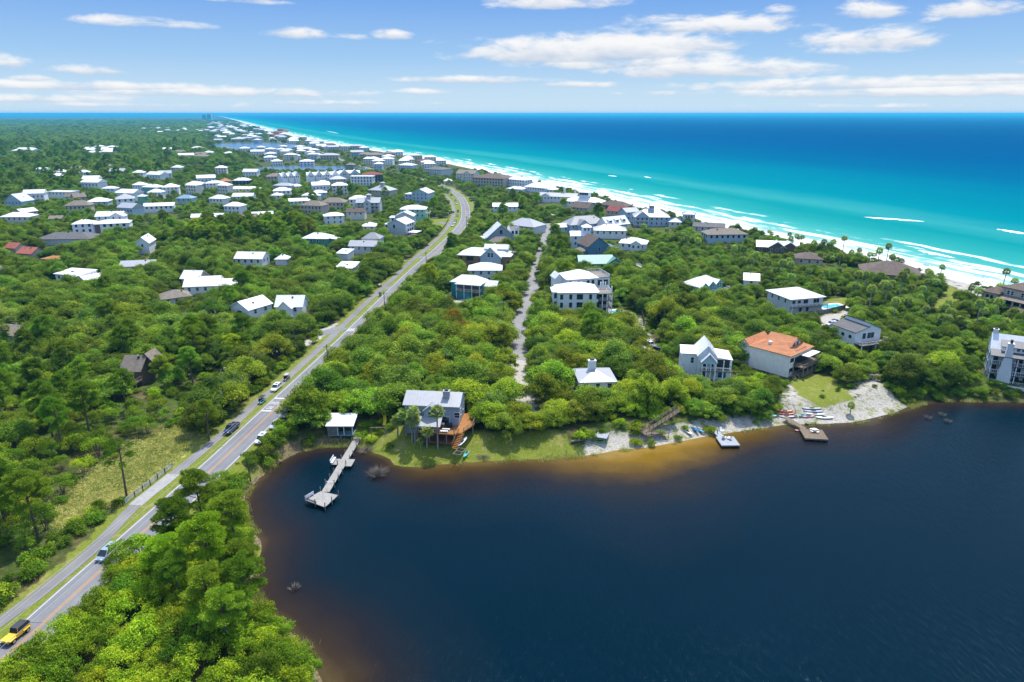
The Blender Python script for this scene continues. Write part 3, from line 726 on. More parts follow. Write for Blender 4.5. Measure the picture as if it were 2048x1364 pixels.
class House:
    def __init__(s, name, label, F, e, d, near=True, group=None, cat='house', clr=9.0, z=G0, sink=0.0, rot=None, w=None):
        """F: pixels of the two ends of the front eave, e: eave height, d: depth"""
        p = Vector(at(*F[0], z + e)); q = Vector(at(*F[1], z + e)); v = (q - p).xy
        s.w = w or v.length; s.rot = math.atan2(v.y, v.x) if rot is None else R(rot); s.d = d;
        if rot is not None or w: q = p + Vector((math.cos(s.rot), math.sin(s.rot), 0)) * s.w
        s.e = e; s.near = near
        n = Vector((-math.sin(s.rot), math.cos(s.rot)))
        c = (p.xy + q.xy) / 2 + n * d / 2
        s.c = c; s.z = z
        s.root = empty(name, (c.x, c.y, z - sink), s.rot, label, cat, group)
        s.hw, s.hd = s.w / 2, d / 2
        FOOT.append((c.x, c.y, s.rot, s.hw + 0.5, s.hd + 0.5, clr * (3.0 if c.y > 330 else 1.0)))
    def part(s, name, mb, mats, smooth=False): return mb.build(name, mats, s.root, smooth)
    def block(s, x0, x1, y0, y1, z0, z1, roof, rise, wall, roofm, ov=0.5, front=True, names=('wall', 'roof')):
        wm = WALL[wall] if isinstance(wall, str) else wall; rm = ROOF[roofm] if isinstance(roofm, str) else roofm
        t = 0.2; g = 0.02
        if wall is not None:
            b = MB()
            if roof == 'gx': b.prism([(x0, y0, z0), (x0, y1, z0), (x0, y1, z1), (x0, (y0 + y1) / 2, z1 + rise), (x0, y0, z1)], (x1 - x0, 0, 0))
            elif roof == 'gy': b.prism([(x0, y0, z0), (x1, y0, z0), (x1, y0, z1), ((x0 + x1) / 2, y0, z1 + rise), (x0, y0, z1)], (0, y1 - y0, 0))
            elif roof == 'shed': b.prism([(x0, y0, z0), (x0, y1, z0), (x0, y1, z1 + rise), (x0, y0, z1)], (x1 - x0, 0, 0))
            elif roof == 'shedx': b.prism([(x0, y0, z0), (x1, y0, z0), (x1, y0, z1 + rise), (x0, y0, z1)], (0, y1 - y0, 0))
            else: b.box(x0, y0, z0, x1, y1, z1)
            s.part(names[0], b, wm)
        r = MB(); X0, X1, Y0, Y1 = x0 - ov, x1 + ov, y0 - ov, y1 + ov
        if roof == 'gx':
            ym = (y0 + y1) / 2; sl = rise / (ym - y0); ze = z1 - ov * sl + g; zr = z1 + rise + g
            r.prism([(X0, Y0, ze), (X0, Y0, ze + t), (X0, ym, zr + t), (X0, Y1, ze + t), (X0, Y1, ze), (X0, ym, zr)], (X1 - X0, 0, 0))
            if s.near:
                for k in range(int((X1 - X0) / 0.75) + 1):
                    x = X0 + 0.02 + k * 0.75
                    if x > X1 - 0.05: break
                    r.bar((x, Y0, ze + t), (x, ym, zr + t), 0.05, 0.09); r.bar((x, Y1, ze + t), (x, ym, zr + t), 0.05, 0.09)
        elif roof == 'gy':
            xm = (x0 + x1) / 2; sl = rise / (xm - x0); ze = z1 - ov * sl + g; zr = z1 + rise + g
            r.prism([(X0, Y0, ze), (xm, Y0, zr), (X1, Y0, ze), (X1, Y0, ze + t), (xm, Y0, zr + t), (X0, Y0, ze + t)], (0, Y1 - Y0, 0))
            if s.near:
                for k in range(int((Y1 - Y0) / 0.75) + 1):
                    y = Y0 + 0.02 + k * 0.75
                    if y > Y1 - 0.05: break
                    r.bar((X0, y, ze + t), (xm, y, zr + t), 0.05, 0.09); r.bar((X1, y, ze + t), (xm, y, zr + t), 0.05, 0.09)
        elif roof == 'hip':
            ze = z1 - 0.12; zr = z1 + rise; W_, D_ = X1 - X0, Y1 - Y0
            if W_ >= D_: h = D_ / 2; ra, rb = (X0 + h, (Y0 + Y1) / 2, zr), (X1 - h + 0.01, (Y0 + Y1) / 2, zr)
            else: h = W_ / 2; ra, rb = ((X0 + X1) / 2, Y0 + h, zr), ((X0 + X1) / 2, Y1 - h + 0.01, zr)
            lo = [(X0, Y0, ze), (X1, Y0, ze), (X1, Y1, ze), (X0, Y1, ze)]; hi = [(a, b_, ze + t) for a, b_, _ in lo]
            r.poly(lo[::-1])
            for i in range(4): r.poly([lo[i], lo[(i + 1) % 4], hi[(i + 1) % 4], hi[i]])
            if W_ >= D_: r.poly([hi[0], hi[1], rb, ra]); r.poly([hi[1], hi[2], rb]); r.poly([hi[2], hi[3], ra, rb]); r.poly([hi[3], hi[0], ra])
            else: r.poly([hi[0], hi[1], ra]); r.poly([hi[1], hi[2], rb, ra]); r.poly([hi[2], hi[3], rb]); r.poly([hi[3], hi[0], ra, rb])
            if s.near:
                for a, b_ in ((hi[0], ra), (hi[1], rb if W_ >= D_ else ra), (hi[2], rb), (hi[3], ra if W_ >= D_ else rb), (ra, rb)): r.bar(a, b_, 0.16, 0.1)
        elif roof == 'flat':
            r.box(X0, Y0, z1 + 0.003, X1, Y1, z1 + t + 0.1)
            if rise > 0:
                for a in ((X0, Y0, X1, Y0 + 0.2), (X0, Y1 - 0.2, X1, Y1), (X0, Y0 + 0.2, X0 + 0.2, Y1 - 0.2), (X1 - 0.2, Y0 + 0.2, X1, Y1 - 0.2)): r.box(a[0], a[1], z1 + t + 0.1, a[2], a[3], z1 + t + 0.1 + rise)
        elif roof == 'shed':
            sl = rise / (y1 - y0); r.prism([(X0, Y0, z1 - ov * sl + g), (X0, Y0, z1 - ov * sl + g + t), (X0, Y1, z1 + rise + ov * sl + g + t), (X0, Y1, z1 + rise + ov * sl + g)], (X1 - X0, 0, 0))
            if s.near:
                for k in range(int((X1 - X0) / 0.75) + 1): r.bar((X0 + 0.02 + k * 0.75, Y0, z1 - ov * sl + g + t), (X0 + 0.02 + k * 0.75, Y1, z1 + rise + ov * sl + g + t), 0.05, 0.09)
        elif roof == 'shedx':
            sl = rise / (x1 - x0); r.prism([(X0, Y0, z1 - ov * sl + g), (X1, Y0, z1 + rise + ov * sl + g), (X1, Y0, z1 + rise + ov * sl + g + t), (X0, Y0, z1 - ov * sl + g + t)], (0, Y1 - Y0, 0))
        if roof != 'none': s.part(names[1], r, rm)
    def win(s, face, pos, z, plane, w=1.1, h=1.5, dark=False, name='window', split=True):
        """windows on a face ('f' front, 'l' left, 'r' right) at the positions along it; plane: where the wall stands"""
        fm, pm_ = win_mesh(w, h, dark, split)
        for p in pos:
            o = link(name, fm, s.root)
            if face == 'f': o.location = (p, plane, z)
            elif face == 'r': o.location = (plane, p, z); o.rotation_euler = (0, 0, PI / 2)
            elif face == 'l': o.location = (plane, p, z); o.rotation_euler = (0, 0, -PI / 2)
            else: o.location = (p, plane, z); o.rotation_euler = (0, 0, PI)
            link('pane', pm_, o)
    def rows(s, face, a, b, plane, z0, n, per=3.1, w=1.05, h=1.45, dark=False, storey=3.0):
        k = max(1, int((b - a) / per)); pos = [a + (b - a) * (i + 0.5) / k for i in range(k)]
        for j in range(n): s.win(face, pos, z0 + 1.65 + storey * j, plane, w, h, dark)
    def rail(s, pts, z, h=1.0, mat=None, n=0.45):
        r = MB(); mat = mat or TRIM
        for (xa, ya), (xb, yb) in zip(pts, pts[1:]):
            L_ = math.hypot(xb - xa, yb - ya); r.bar((xa, ya, z + h), (xb, yb, z + h), 0.09, 0.07); r.bar((xa, ya, z + 0.12), (xb, yb, z + 0.12), 0.05, 0.05)
            for k in range(int(L_ / n) + 1):
                f = k * n / L_
                if f <= 1: r.bar((xa + (xb - xa) * f, ya + (yb - ya) * f, z), (xa + (xb - xa) * f, ya + (yb - ya) * f, z + h), 0.05 if k % 4 else 0.11)
        s.part('railing', r, mat)
    def porch(s, x0, x1, y0, z, y1, top=None, posts=4, mat=None, rail=True, post=0.22, deck=DECKW, under=True, pm=None):
        """deck from y0 (outer edge) to y1 (the wall) at height z, posts up to top and, below, down to the ground"""
        mat = mat or TRIM
        b = MB(); b.box(x0, y0, z - 0.25, x1, y1, z); s.part('porch_deck', b, deck)
        for i in range(posts):
            x = x0 + 0.12 + (x1 - x0 - 0.24) * i / max(1, posts - 1)
            b = MB(); b.box(x - post / 2, y0 + 0.02, 0 if under else z, x + post / 2, y0 + 0.02 + post, (top if top else z + 1.0)); s.part('post', b, pm or mat)
        if rail: s.rail([(x0 + 0.1, y1 - 0.05), (x0 + 0.1, y0 + 0.12), (x1 - 0.1, y0 + 0.12), (x1 - 0.1, y1 - 0.05)], z, mat=mat)
    def chimney(s, x, y, z0, z1, w=1.0, d=1.0, mat=None, cap=True):
        b = MB(); b.box(x - w / 2, y - d / 2, z0, x + w / 2, y + d / 2, z1)
        o = s.part('chimney', b, mat or BRICKC)
        if cap:
            b = MB(); b.box(x - w / 2 - 0.1, y - d / 2 - 0.1, z1 + 0.003, x + w / 2 + 0.1, y + d / 2 + 0.1, z1 + 0.16); b.box(x - w * 0.28, y - d * 0.28, z1 + 0.16, x + w * 0.28, y + d * 0.28, z1 + 0.5, 1)
            b.build('cap', [mat or BRICKC, DARKF], o)
    def door(s, x, y, z, w=1.0, h=2.1, mat=None):
        b = MB(); b.box(x - w / 2, y - 0.07, z, x + w / 2, y + 0.02, z + h); o = s.part('door', b, mat or GLASS)
        b = MB(); b.box(x - w / 2 - 0.1, y - 0.05, z, x - w / 2 - 0.002, y + 0.02, z + h); b.box(x + w / 2 + 0.002, y - 0.05, z, x + w / 2 + 0.1, y + 0.02, z + h); b.box(x - w / 2 - 0.1, y - 0.05, z + h + 0.002, x + w / 2 + 0.1, y + 0.02, z + h + 0.1); b.build('door_frame', TRIM, o)
    def stairs(s, p, q, w=1.2, mat=None, n=10):
        """flight from p (top) down to q"""
        p, q = Vector(p), Vector(q); d = q - p; h = Vector((d.x, d.y, 0)).normalized(); nrm = Vector((h.y, -h.x, 0)) * w / 2
        b = MB()
        for i in range(n):
            c = p + d * ((i + 0.5) / n); b.prism([c - nrm - h * 0.15, c + nrm - h * 0.15, c + nrm + h * 0.15, c - nrm + h * 0.15], (0, 0, -0.06))
        for sg in (-1, 1): b.bar(p + nrm * sg * 1.05, q + nrm * sg * 1.05, 0.06, 0.25)
        s.part('stairs', b, mat or DECKW)
        r = MB()
        for sg in (-1, 1):
            r.bar(p + nrm * sg * 1.1 + Vector((0, 0, 0.95)), q + nrm * sg * 1.1 + Vector((0, 0, 0.95)), 0.08)
            for i in range(5):
                c = p + d * (i / 4) + nrm * sg * 1.1; r.bar(c - Vector((0, 0, 0.1)), c + Vector((0, 0, 0.95)), 0.08)
        s.part('stair_rail', r, mat or RAILW)

def generic(name, label, F, e, d, roof, rise, wall, roofm, near=False, win='fr', n=None, porch=None, group=None, ov=0.5, clr=None, wing=None, dark=False, gable=None, cupola=False):
    h = House(name, label, F, e, d, near, group, clr=clr if clr is not None else (9 if e < 5 else 12))
    hw, hd = h.hw - ov, h.hd - ov
    n = n or max(1, int(e / 2.9)); z0 = e - n * 2.9
    h.block(-hw, hw, -hd, hd, -0.4, e, roof, rise, wall, roofm, ov)
    if 'f' in win: h.rows('f', -hw + 0.4, hw - 0.4, -hd, z0, n, dark=dark)
    if 'r' in win: h.rows('r', -hd + 0.6, hd - 0.6, hw, z0, n, per=3.6, dark=dark)
    if 'l' in win: h.rows('l', -hd + 0.6, hd - 0.6, -hw, z0, n, per=3.6, dark=dark)
    if porch:
        for k in range(n):
            h.porch(porch[0] * hw, porch[1] * hw, -hd - 2.2, z0 + 2.9 * k + (0.3 if k == 0 else 0.0), -hd - 0.01, top=(e - 0.15 if k == n - 1 else z0 + 2.9 * (k + 1) - 0.3), posts=max(3, int((porch[1] - porch[0]) * hw / 2.6) + 1), under=(k == 0))
        b = MB(); b.box(porch[0] * hw - 0.2, -hd - 2.5, e - 0.14, porch[1] * hw + 0.2, -hd - 0.51, e + 0.06); h.part('porch_roof', b, ROOF[roofm])
    if wing: # (side, width, depth fraction, eave, roof, rise, wall, roof colour)
        sd, ww, df, we, wr, wri, wwl, wrf = wing
        x0, x1 = (hw + 0.01, hw + ww) if sd > 0 else (-hw - ww, -hw - 0.01)
        h.block(x0, x1, -hd * df, hd * df, -0.4, we, wr, wri, wwl, wrf, 0.35)
        if we > 2.6: h.rows('f', x0 + 0.3, x1 - 0.3, -hd * df, max(0, we - 2.9 * max(1, int(we / 2.9))), max(1, int(we / 2.9)), dark=dark)
        FOOT.append((*(h.c + Vector((math.cos(h.rot), math.sin(h.rot))) * (x0 + x1) / 2), h.rot, ww / 2 + 0.5, hd * df, 7))
    if gable: # (x centre fraction, width, rise, projection)
        gx_, gw, gr, gp = gable
        x0 = gx_ * hw - gw / 2; h.block(x0, x0 + gw, -hd - gp, 0.0, -0.4, e - 0.01, 'gy', gr, wall, roofm, 0.35)
        h.rows('f', x0 + 0.2, x0 + gw - 0.2, -hd - gp, z0, n, per=2.6, dark=dark)
    for k_ in range(2):
        hv = random.Random(int(F[0][0] * 7 + k_)); vx, vy = hv.uniform(-.6, .6) * hw, hv.uniform(-.35, .35) * hd
        fz = {'gx': 1 - abs(vy) / hd, 'gy': 1 - abs(vx) / hw, 'hip': max(0, min(1 - abs(vy) / hd, (hw - abs(vx)) / hd if hw > hd else 1)), 'flat': 0}.get(roof, .5); b = MB(); q = .16 + .14 * k_
        b.box(vx - q, vy - q, e + .1, vx + q, vy + q, e + rise * fz + .65 - .1 * k_); h.part('roof_vent', b, [CHGREY, DARKF][k_])
    if cupola:
        h.block(-1.6, 1.6, -1.6, 1.6, e + rise * 0.5, e + rise + 2.2, 'hip', 1.0, wall, roofm, 0.45, names=('cupola', 'cupola_roof')); h.win('f', [-0.7, 0.7], e + rise + 1.1, -1.6, 1.0, 1.2)
    return h
# --- the grey lake house
h = House('lake_house', 'grey lake house with metal roof, square chimney and orange timber deck', ((806, 810), (921, 815)), 7.2, 8.8, True, clr=17)
hw, hd = h.hw - 0.4, h.hd - 0.4
lx0 = 1.6
h.block(-hw, hw, -hd, hd, 2.36, 7.2, 'gx', 1.8, 'slate', 'pale', 0.4)
b = MB(); b.box(-hw, -hd, -0.4, lx0, hd, 2.355); h.part('lower_wall', b, WALL['slate'])
b = MB(); b.box(lx0 + 0.01, -hd + 3.2, -0.4, hw, hd, 2.355); h.part('lower_wall', b, WALL['navy'])
h.block(-1.5, 1.7, -hd - 1.5, -hd + 1.0, 2.5, 6.4, 'gy', 1.3, 'bluegrey', 'pale', 0.35, names=('bay_wall', 'bay_roof'))
h.win('f', [0.1], 5.4, -hd - 1.5, 1.1, 1.8)
h.block(-2.9, 2.5, -hd - 4.0, -hd - 1.52, 2.6, 3.75, 'shed', 1.0, None, 'pale', 0.3, names=('porch_wall', 'porch_roof'))
h.win('f', [-4.6], 1.5, -hd, 1.3, 1.5); h.win('f', [-6.2, -3.2], 4.9, -hd, 0.9, 1.3)
h.win('r', [-1.5, 1.6], 4.9, hw, 1.0, 1.5)
h.chimney(3.2, -hd + 2.4, 7.0, 10.0, 1.5, 1.2, CHGREY)
b = MB(); ring = [(-2.9, -hd - 4.0), (2.4, -hd - 4.6), (6.2, -hd - 4.8), (hw + 1.4, -hd - 3.4), (hw + 3.4, -hd + 0.5), (hw + 3.4, hd - 1), (hw + 0.02, hd - 1), (hw + 0.02, -hd - 0.02), (-2.9, -hd - 0.02)]
b.prism([(x, y, 2.15) for x, y in ring], (0, 0, 0.2)); h.part('deck', b, DECKO)
h.rail([(2.5, -hd - 4.55), (6.2, -hd - 4.7), (hw + 0.6, -hd - 3.9)], 2.36, 1.0, RAILW); h.rail([(hw + 1.6, -hd - 3.1), (hw + 3.3, -hd + 0.5), (hw + 3.3, hd - 1)], 2.36, 1.0, RAILW)
for x, y in ((-2.7, -hd - 3.8), (0.2, -hd - 4.0), (2.3, -hd - 4.3), (4.3, -hd - 4.5), (6.1, -hd - 4.6), (hw + 1.2, -hd - 3.2), (hw + 3.2, -hd + 0.4), (hw + 3.2, hd - 1.2)):
    b = MB(); b.box(x - 0.12, y - 0.12, -0.3, x + 0.12, y + 0.12, 2.14 if x > 2.4 else 3.7); h.part('post', b, RAILW)
h.rail([(-2.7, -hd - 3.85), (2.2, -hd - 4.35)], 2.36, 1.0, TRIM)
h.stairs((hw + 1.3, -hd - 3.7, 2.34), (6.6, -hd - 7.2, 0.0), 1.3, DECKO)
h.door(3.2, -hd, 2.4, 1.8, 2.1); h.win('f', [6.0], 5.0, -hd, 1.2, 1.3)
b = MB(); b.box(-2.9, -hd - 4.9, -0.02, hw + 0.5, -hd - 0.02, 0.05); h.part('patio', b, tiles('patio_brick', (0.26, 0.12, 0.08, 1), 0.2, (4, 4)))
LAKEH = h
def on(h, x, y, z): # a spot on a house's deck, in world coordinates
    c, s_ = math.cos(h.rot), math.sin(h.rot); return (h.c.x + x * c - y * s_, h.c.y + x * s_ + y * c, h.z + z)

# --- the boathouse
h = House('boathouse', 'small lakeside boathouse with white tin roof and open porch', ((652, 853), (708, 853)), 3.2, 5.6, True, clr=12, z=1.0)
hw, hd = h.hw - 0.3, h.hd - 0.3
b = MB(); b.box(-hw, -hd, 0.55, hw, hd, 0.8); h.part('floor_deck', b, simple('painted_deck', (0.16, 0.26, 0.30, 1), 0.7, 0.1))
h.block(-hw, -hw + 2.3, -hd + 0.02, hd - 0.02, 0.81, 3.1, 'none', 0, 'weathered', 'white', names=('wall', 'roof'))
h.block(-hw + 2.31, hw - 0.05, hd - 2.0, hd - 0.02, 0.81, 3.1, 'none', 0, 'navy', 'white', names=('back_wall', 'roof'))
h.block(-hw, hw, -hd, hd, 0.8, 3.15, 'shed', 0.8, None, 'white', 0.3)
for x in (-hw + 2.45, 0.9, hw - 0.1):
    b = MB(); b.box(x - 0.08, -hd + 0.05, 0.8, x + 0.08, -hd + 0.21, 3.12); h.part('post', b, TRIM)
for x in (-hw + 0.2, 0, hw - 0.2):
    for y in (-hd + 0.2, hd - 0.2):
        b = MB(); b.box(x - 0.12, y - 0.12, -2.6, x + 0.12, y + 0.12, 0.54); h.part('stilt', b, RAILW)

# --- white cottage with a broad chimney in the trees
h = House('cottage', 'white metal hip-roofed cottage with broad white chimney, deep among the oaks', ((1159, 766), (1237, 764)), 5.2, 10.5, True, clr=0)
hw, hd = h.hw - 0.5, h.hd - 0.5
h.block(-hw, hw, -hd, hd, -0.4, 5.2, 'hip', 2.1, 'white', 'pale', 0.5); h.rows('f', -hw, hw, -hd, 2.3, 1)
h.chimney(-0.8, 0.3, 5.4, 9.3, 2.0, 1.3, BRICKC)

# --- white two-storey house with front gable and stacked porches
h = House('porch_house', 'white two-storey house with stacked lake-facing porches under a central gable', ((1366, 716), (1471, 721)), 7.2, 12.0, True, clr=6)
hw, hd = h.hw - 0.4, h.hd - 0.4
h.block(-hw, -hw + 4.4, -hd + 4.5, hd, -0.4, 7.0, 'gx', 1.2, 'white', 'white', 0.4, names=('wing_wall', 'wing_roof'))
h.block(-hw + 4.41, hw - 4.3, -hd + 2.2, hd, -0.4, 7.4, 'gy', 2.7, 'white', 'white', 0.45)
h.block(hw - 4.29, hw - 0.02, -hd + 2.2, hd - 1.5, -0.4, 6.9, 'shedx', -0.6, 'white', 'white', 0.4, names=('wing_wall', 'wing_roof'))
h.block(-hw + 5.2, hw - 4.4, -hd, -hd + 2.18, 5.6, 6.3, 'gy', 2.1, 'bluegrey', 'white', 0.4, names=('gable', 'gable_roof'))
for z, tp in ((0.4, 3.2), (3.45, 5.6)):
    h.porch(-hw + 5.2, hw - 4.5, -hd, z, -hd + 2.18, tp, 4, under=(z < 1)); h.porch(hw - 4.4, hw - 0.1, -hd + 0.3, z + 0.003, -hd + 2.18, tp + (1.0 if z > 1 else 0), 3, under=(z < 1))
b = MB(); b.box(hw - 4.0, -hd + 2.1, 3.5, hw - 0.4, -hd + 2.19, 6.3); h.part('screen', b, SCREEN)
h.win('f', [-hw + 6.2, -hw + 8.2, -hw + 10.0], 4.9, -hd + 2.2, 0.9, 1.7); h.win('f', [-hw + 6.2, -hw + 9.2], 1.8, -hd + 2.2, 0.9, 1.7); h.win('f', [-hw + 3.0], 5.0, -hd + 4.5, 0.8, 1.6)
h.win('l', [0.5, 3.4], 5.0, -hw, 0.8, 1.4); h.win('f', [hw - 2.2], 1.9, -hd + 2.2, 2.2, 2.0)
PORCHH = h

# --- orange tiled house (front faces the lower right corner of its lot)
h = House('tiled_house', 'cream two-storey house with orange tile roof and layered timber balconies', ((1584, 714), (1630, 693)), 6.6, 13.4, False, clr=8)
hw, hd = h.hw - 0.5, h.hd - 0.5
h.block(-hw, hw, -hd, hd, -0.4, 6.6, 'hip', 3.3, 'stucco', 'orange', 0.55)
h.block(-3.0, 3.6, -hd + 2.0, 3.5, 6.4, 8.0, 'gy', 2.0, 'stucco', 'orange', 0.35, names=('dormer_wall', 'dormer_roof'))
h.block(-hw + 1, hw - 1, hd + 0.01, hd + 5.0, -0.4, 5.6, 'gx', 2.2, 'stucco', 'orange', 0.4, names=('rear_wall', 'rear_roof'))
h.win('f', [-0.8, 1.2], 7.9, -hd + 2.0, 0.9, 1.7, True)
h.porch(-2.8, 3.4, -hd + 0.2, 6.2, -hd + 1.98, None, 2, RAILW, under=False)
for z in (3.1, 0.6): h.porch(-hw + 2.5, hw + 0.6, -hd - 3.2, z, -hd - 0.02, 3.0 if z < 1 else None, 5, RAILW, under=(z < 1))
b = MB(); b.box(-hw + 3, -hd - 0.03, 0.7, hw - 1, -hd - 0.005, 5.4); h.part('screen', b, SCREEN)
b = MB(); b.box(-1.0, -hd - 2.9, 5.65, hw - 0.4, -hd - 0.55, 5.8); h.part('awning', b, TRIM)
h.win('f', [-hw + 0.9, -hw + 1.9], 5.0, -hd, 0.8, 1.0, True); h.win('f', [-hw + 0.9, -hw + 1.9], 2.0, -hd, 0.8, 1.0, True)
b = MB(); b.box(-hw + 2.0, 1.0, 7.9, -hw + 2.9, 1.9, 8.6); h.part('roof_vent', b, TRIM)
h.stairs((-hw + 0.9, -hd - 0.6, 1.2), (-hw + 0.4, -hd - 4.2, -1.6), 1.5, RAILW)
TILEH = h

# --- white house with split grey roof
h = House('clerestory_house', 'white house with split grey clerestory roof and black-framed windows, near the pool car park', ((1727, 668), (1763, 672)), 7.0, 13.0, False, clr=7, rot=20, w=11.0)
hw, hd = h.hw - 0.3, h.hd - 0.3
h.block(-hw, 0.0, -hd + 2.5, hd, -0.4, 6.4, 'shedx', 1.4, 'white', 'shingle', 0.3)
h.block(0.01, hw, -hd + 2.5, hd, -0.4, 9.0, 'shedx', -2.2, 'white', 'shingle', 0.35)
h.rows('l', -hd + 3, hd - 0.5, -hw, 3.0, 1, 2.4, 0.9, 0.8, True); h.rows('l', -hd + 3, hd - 0.5, -hw, 0.2, 1, 4, 0.9, 0.8, True)
h.win('f', [-1.6, 0.4, 1.8], 5.0, -hd + 2.5, 1.0, 1.6, True)
h.porch(-hw, hw + 1.5, -hd - 0.6, 3.0, -hd + 2.48, None, 3, TRIM)
b = MB(); b.box(-hw + 0.2, -hd - 0.4, 0.2, -0.4, -hd + 2.3, 2.7); h.part('screen', b, SCREEN)
b = MB(); b.box(-hw - 3.6, -1, 2.2, -hw - 0.05, hd, 2.4); h.part('carport_roof', b, ROOF['white'])
for y in (-0.8, hd - 0.2):
    b = MB(); b.box(-hw - 3.5, y - 0.1, -0.3, -hw - 3.3, y + 0.1, 2.19); h.part('post', b, TRIM)

# --- tall white house at the frame edge
h = House('chimney_house', 'tall white house with towering tapered chimney and charcoal porch roofs by the lake end', ((1984, 703), (2060, 706)), 9.5, 10.5, True, clr=1, rot=-30, w=12.0, z=1.7)
hw, hd = h.hw - 0.3, h.hd - 0.3
h.block(-hw, hw + 4, -hd + 3.2, hd, -0.8, 9.4, 'gx', 3.6, 'white', 'white', 0.25)
h.block(-hw + 2.5, hw + 4, -hd + 2.4, -hd + 5.6, 9.2, 10.6, 'shed', 1.2, 'white', 'dark', 0.3, names=('dormer_wall', 'dormer_roof'))
h.win('f', [-hw + 3.6 + 1.3 * k for k in range(6)], 10.2, -hd + 2.4, 0.8, 0.9)
h.block(-hw + 0.2, hw + 4, -hd, -hd + 3.18, 8.0, 8.3, 'shed', 1.0, None, 'dark', 0.3, names=('w', 'porch_roof'))
for z, tp in ((0.3, 2.9), (3.2, 5.6), (5.9, 8.0)): h.porch(-hw + 0.4, hw + 4, -hd, z, -hd + 3.18, tp, 6, under=(z < 1))
b = MB(); b.prism([(-hw + 2.4, -hd - 0.25, -0.5), (-hw + 5.6, -hd - 0.25, -0.5), (-hw + 5.6, -hd - 0.25, 3.2), (-hw + 4.9, -hd - 0.25, 8.4), (-hw + 4.7, -hd - 0.25, 12.2), (-hw + 3.3, -hd - 0.25, 12.2), (-hw + 3.1, -hd - 0.25, 8.4), (-hw + 2.4, -hd - 0.25, 3.2)], (0, 1.5, 0)); h.part('chimney', b, BRICKC)
b = MB(); b.box(-hw + 3.2, -hd - 0.35, 12.203, -hw + 4.8, -hd + 1.35, 12.4); b.box(-hw + 3.7, -hd + 0.1, 12.4, -hw + 4.3, -hd + 0.8, 13.4, 1); h.part('chimney_cap', b, [BRICKC, DARKF])
for z in (1.6, 4.5, 7.0): h.win('f', [-hw + 1.4, -hw + 7.2, -hw + 9.6, -hw + 12], z, -hd + 3.2, 1.3, 1.9, True); h.win('l', [-1, 2.2, 4.8], z, -hw, 0.8, 1.5, True)
h.chimney(-hw + 0.6, hd - 3.0, 9.0, 14.2, 1.2, 1.0)
b = MB(); b.box(-hw - 1, -hd - 1.6, -3.2, hw + 5, -hd - 1.3, 0.6); h.part('garden_wall', b, WALL['stucco'])

# --- beige mansion
h = House('mansion', 'large beige stucco mansion with stacked brown hip roofs and colonnaded veranda', ((2004, 573), (2085, 590)), 9.6, 15, False, clr=12)
hw, hd = h.hw - 0.6, h.hd - 0.6
h.block(-hw, hw + 4, -hd, hd, -0.4, 9.6, 'hip', 2.8, 'beige', 'brown', 0.7); h.win('f', [-hw + 2.2, -hw + 3.6, -hw + 7.2, -hw + 8.6, -hw + 12], 7.8, -hd, 0.9, 1.5)
h.block(-hw - 5.5, -hw - 0.01, -hd - 2.5, hd - 3, -0.4, 7.0, 'hip', 2.0, 'beige', 'brown', 0.7, names=('tower_wall', 'tower_roof')); h.win('f', [-hw - 3.6, -hw - 2.0], 5.0, -hd - 2.5, 0.9, 2.0, True)
h.block(-hw + 0.2, hw + 4, -hd - 3.2, -hd - 0.02, 5.6, 5.7, 'shed', 0.9, None, 'tan', 0.5, names=('w', 'veranda_roof'))
for z in (0.3, 3.0): h.porch(-hw + 0.3, hw + 4, -hd - 3, z, -hd - 0.02, 2.8 if z < 1 else 5.7, 7, WALL['beige'], post=0.5, under=z < 1)
b = MB(); b.box(-hw + 0.4, -hd - 0.06, 0.4, hw + 3.6, -hd - 0.02, 5.2); h.part('screen', b, SCREEN)
h.block(-hw + 8, -hw + 13, -hd - 8, -hd - 3.3, 2.9, 3.1, 'hip', 1.3, None, 'brown', 0.5, names=('w', 'portico_roof'))
for x in (-hw + 8.2, -hw + 12.8):
    b = MB(); b.box(x - 0.3, -hd - 7.8, -0.3, x + 0.3, -hd - 7.2, 2.95); h.part('column', b, WALL['stucco'])

# --- white hip-roofed house beside the pool
h = House('pool_house', 'white two-storey house with wide white hip roof beside a rectangular pool', ((1583, 600), (1655, 594)), 6.0, 15.5, True, clr=11)
hw, hd = h.hw - 0.8, h.hd - 0.8
h.block(-hw, hw, -hd, hd, -0.4, 6.0, 'hip', 2.6, 'palegrey', 'white', 0.8)
h.win('f', [-hw + 1.4, -hw + 3.8], 4.7, -hd, 1.0, 0.9, True); h.win('f', [-0.5], 4.6, -hd, 1.7, 1.3, True); h.win('f', [hw - 3], 4.6, -hd, 2.6, 1.6); h.win('f', [0.6, -2.5], 1.6, -hd, 0.9, 1.6, True); h.rows('l', -hd + 1, hd - 1, -hw, 3, 1, 3)
h.porch(-hw, hw + 1.6, -hd - 1.3, 3.05, -hd - 0.01, None, 2, TRIM)

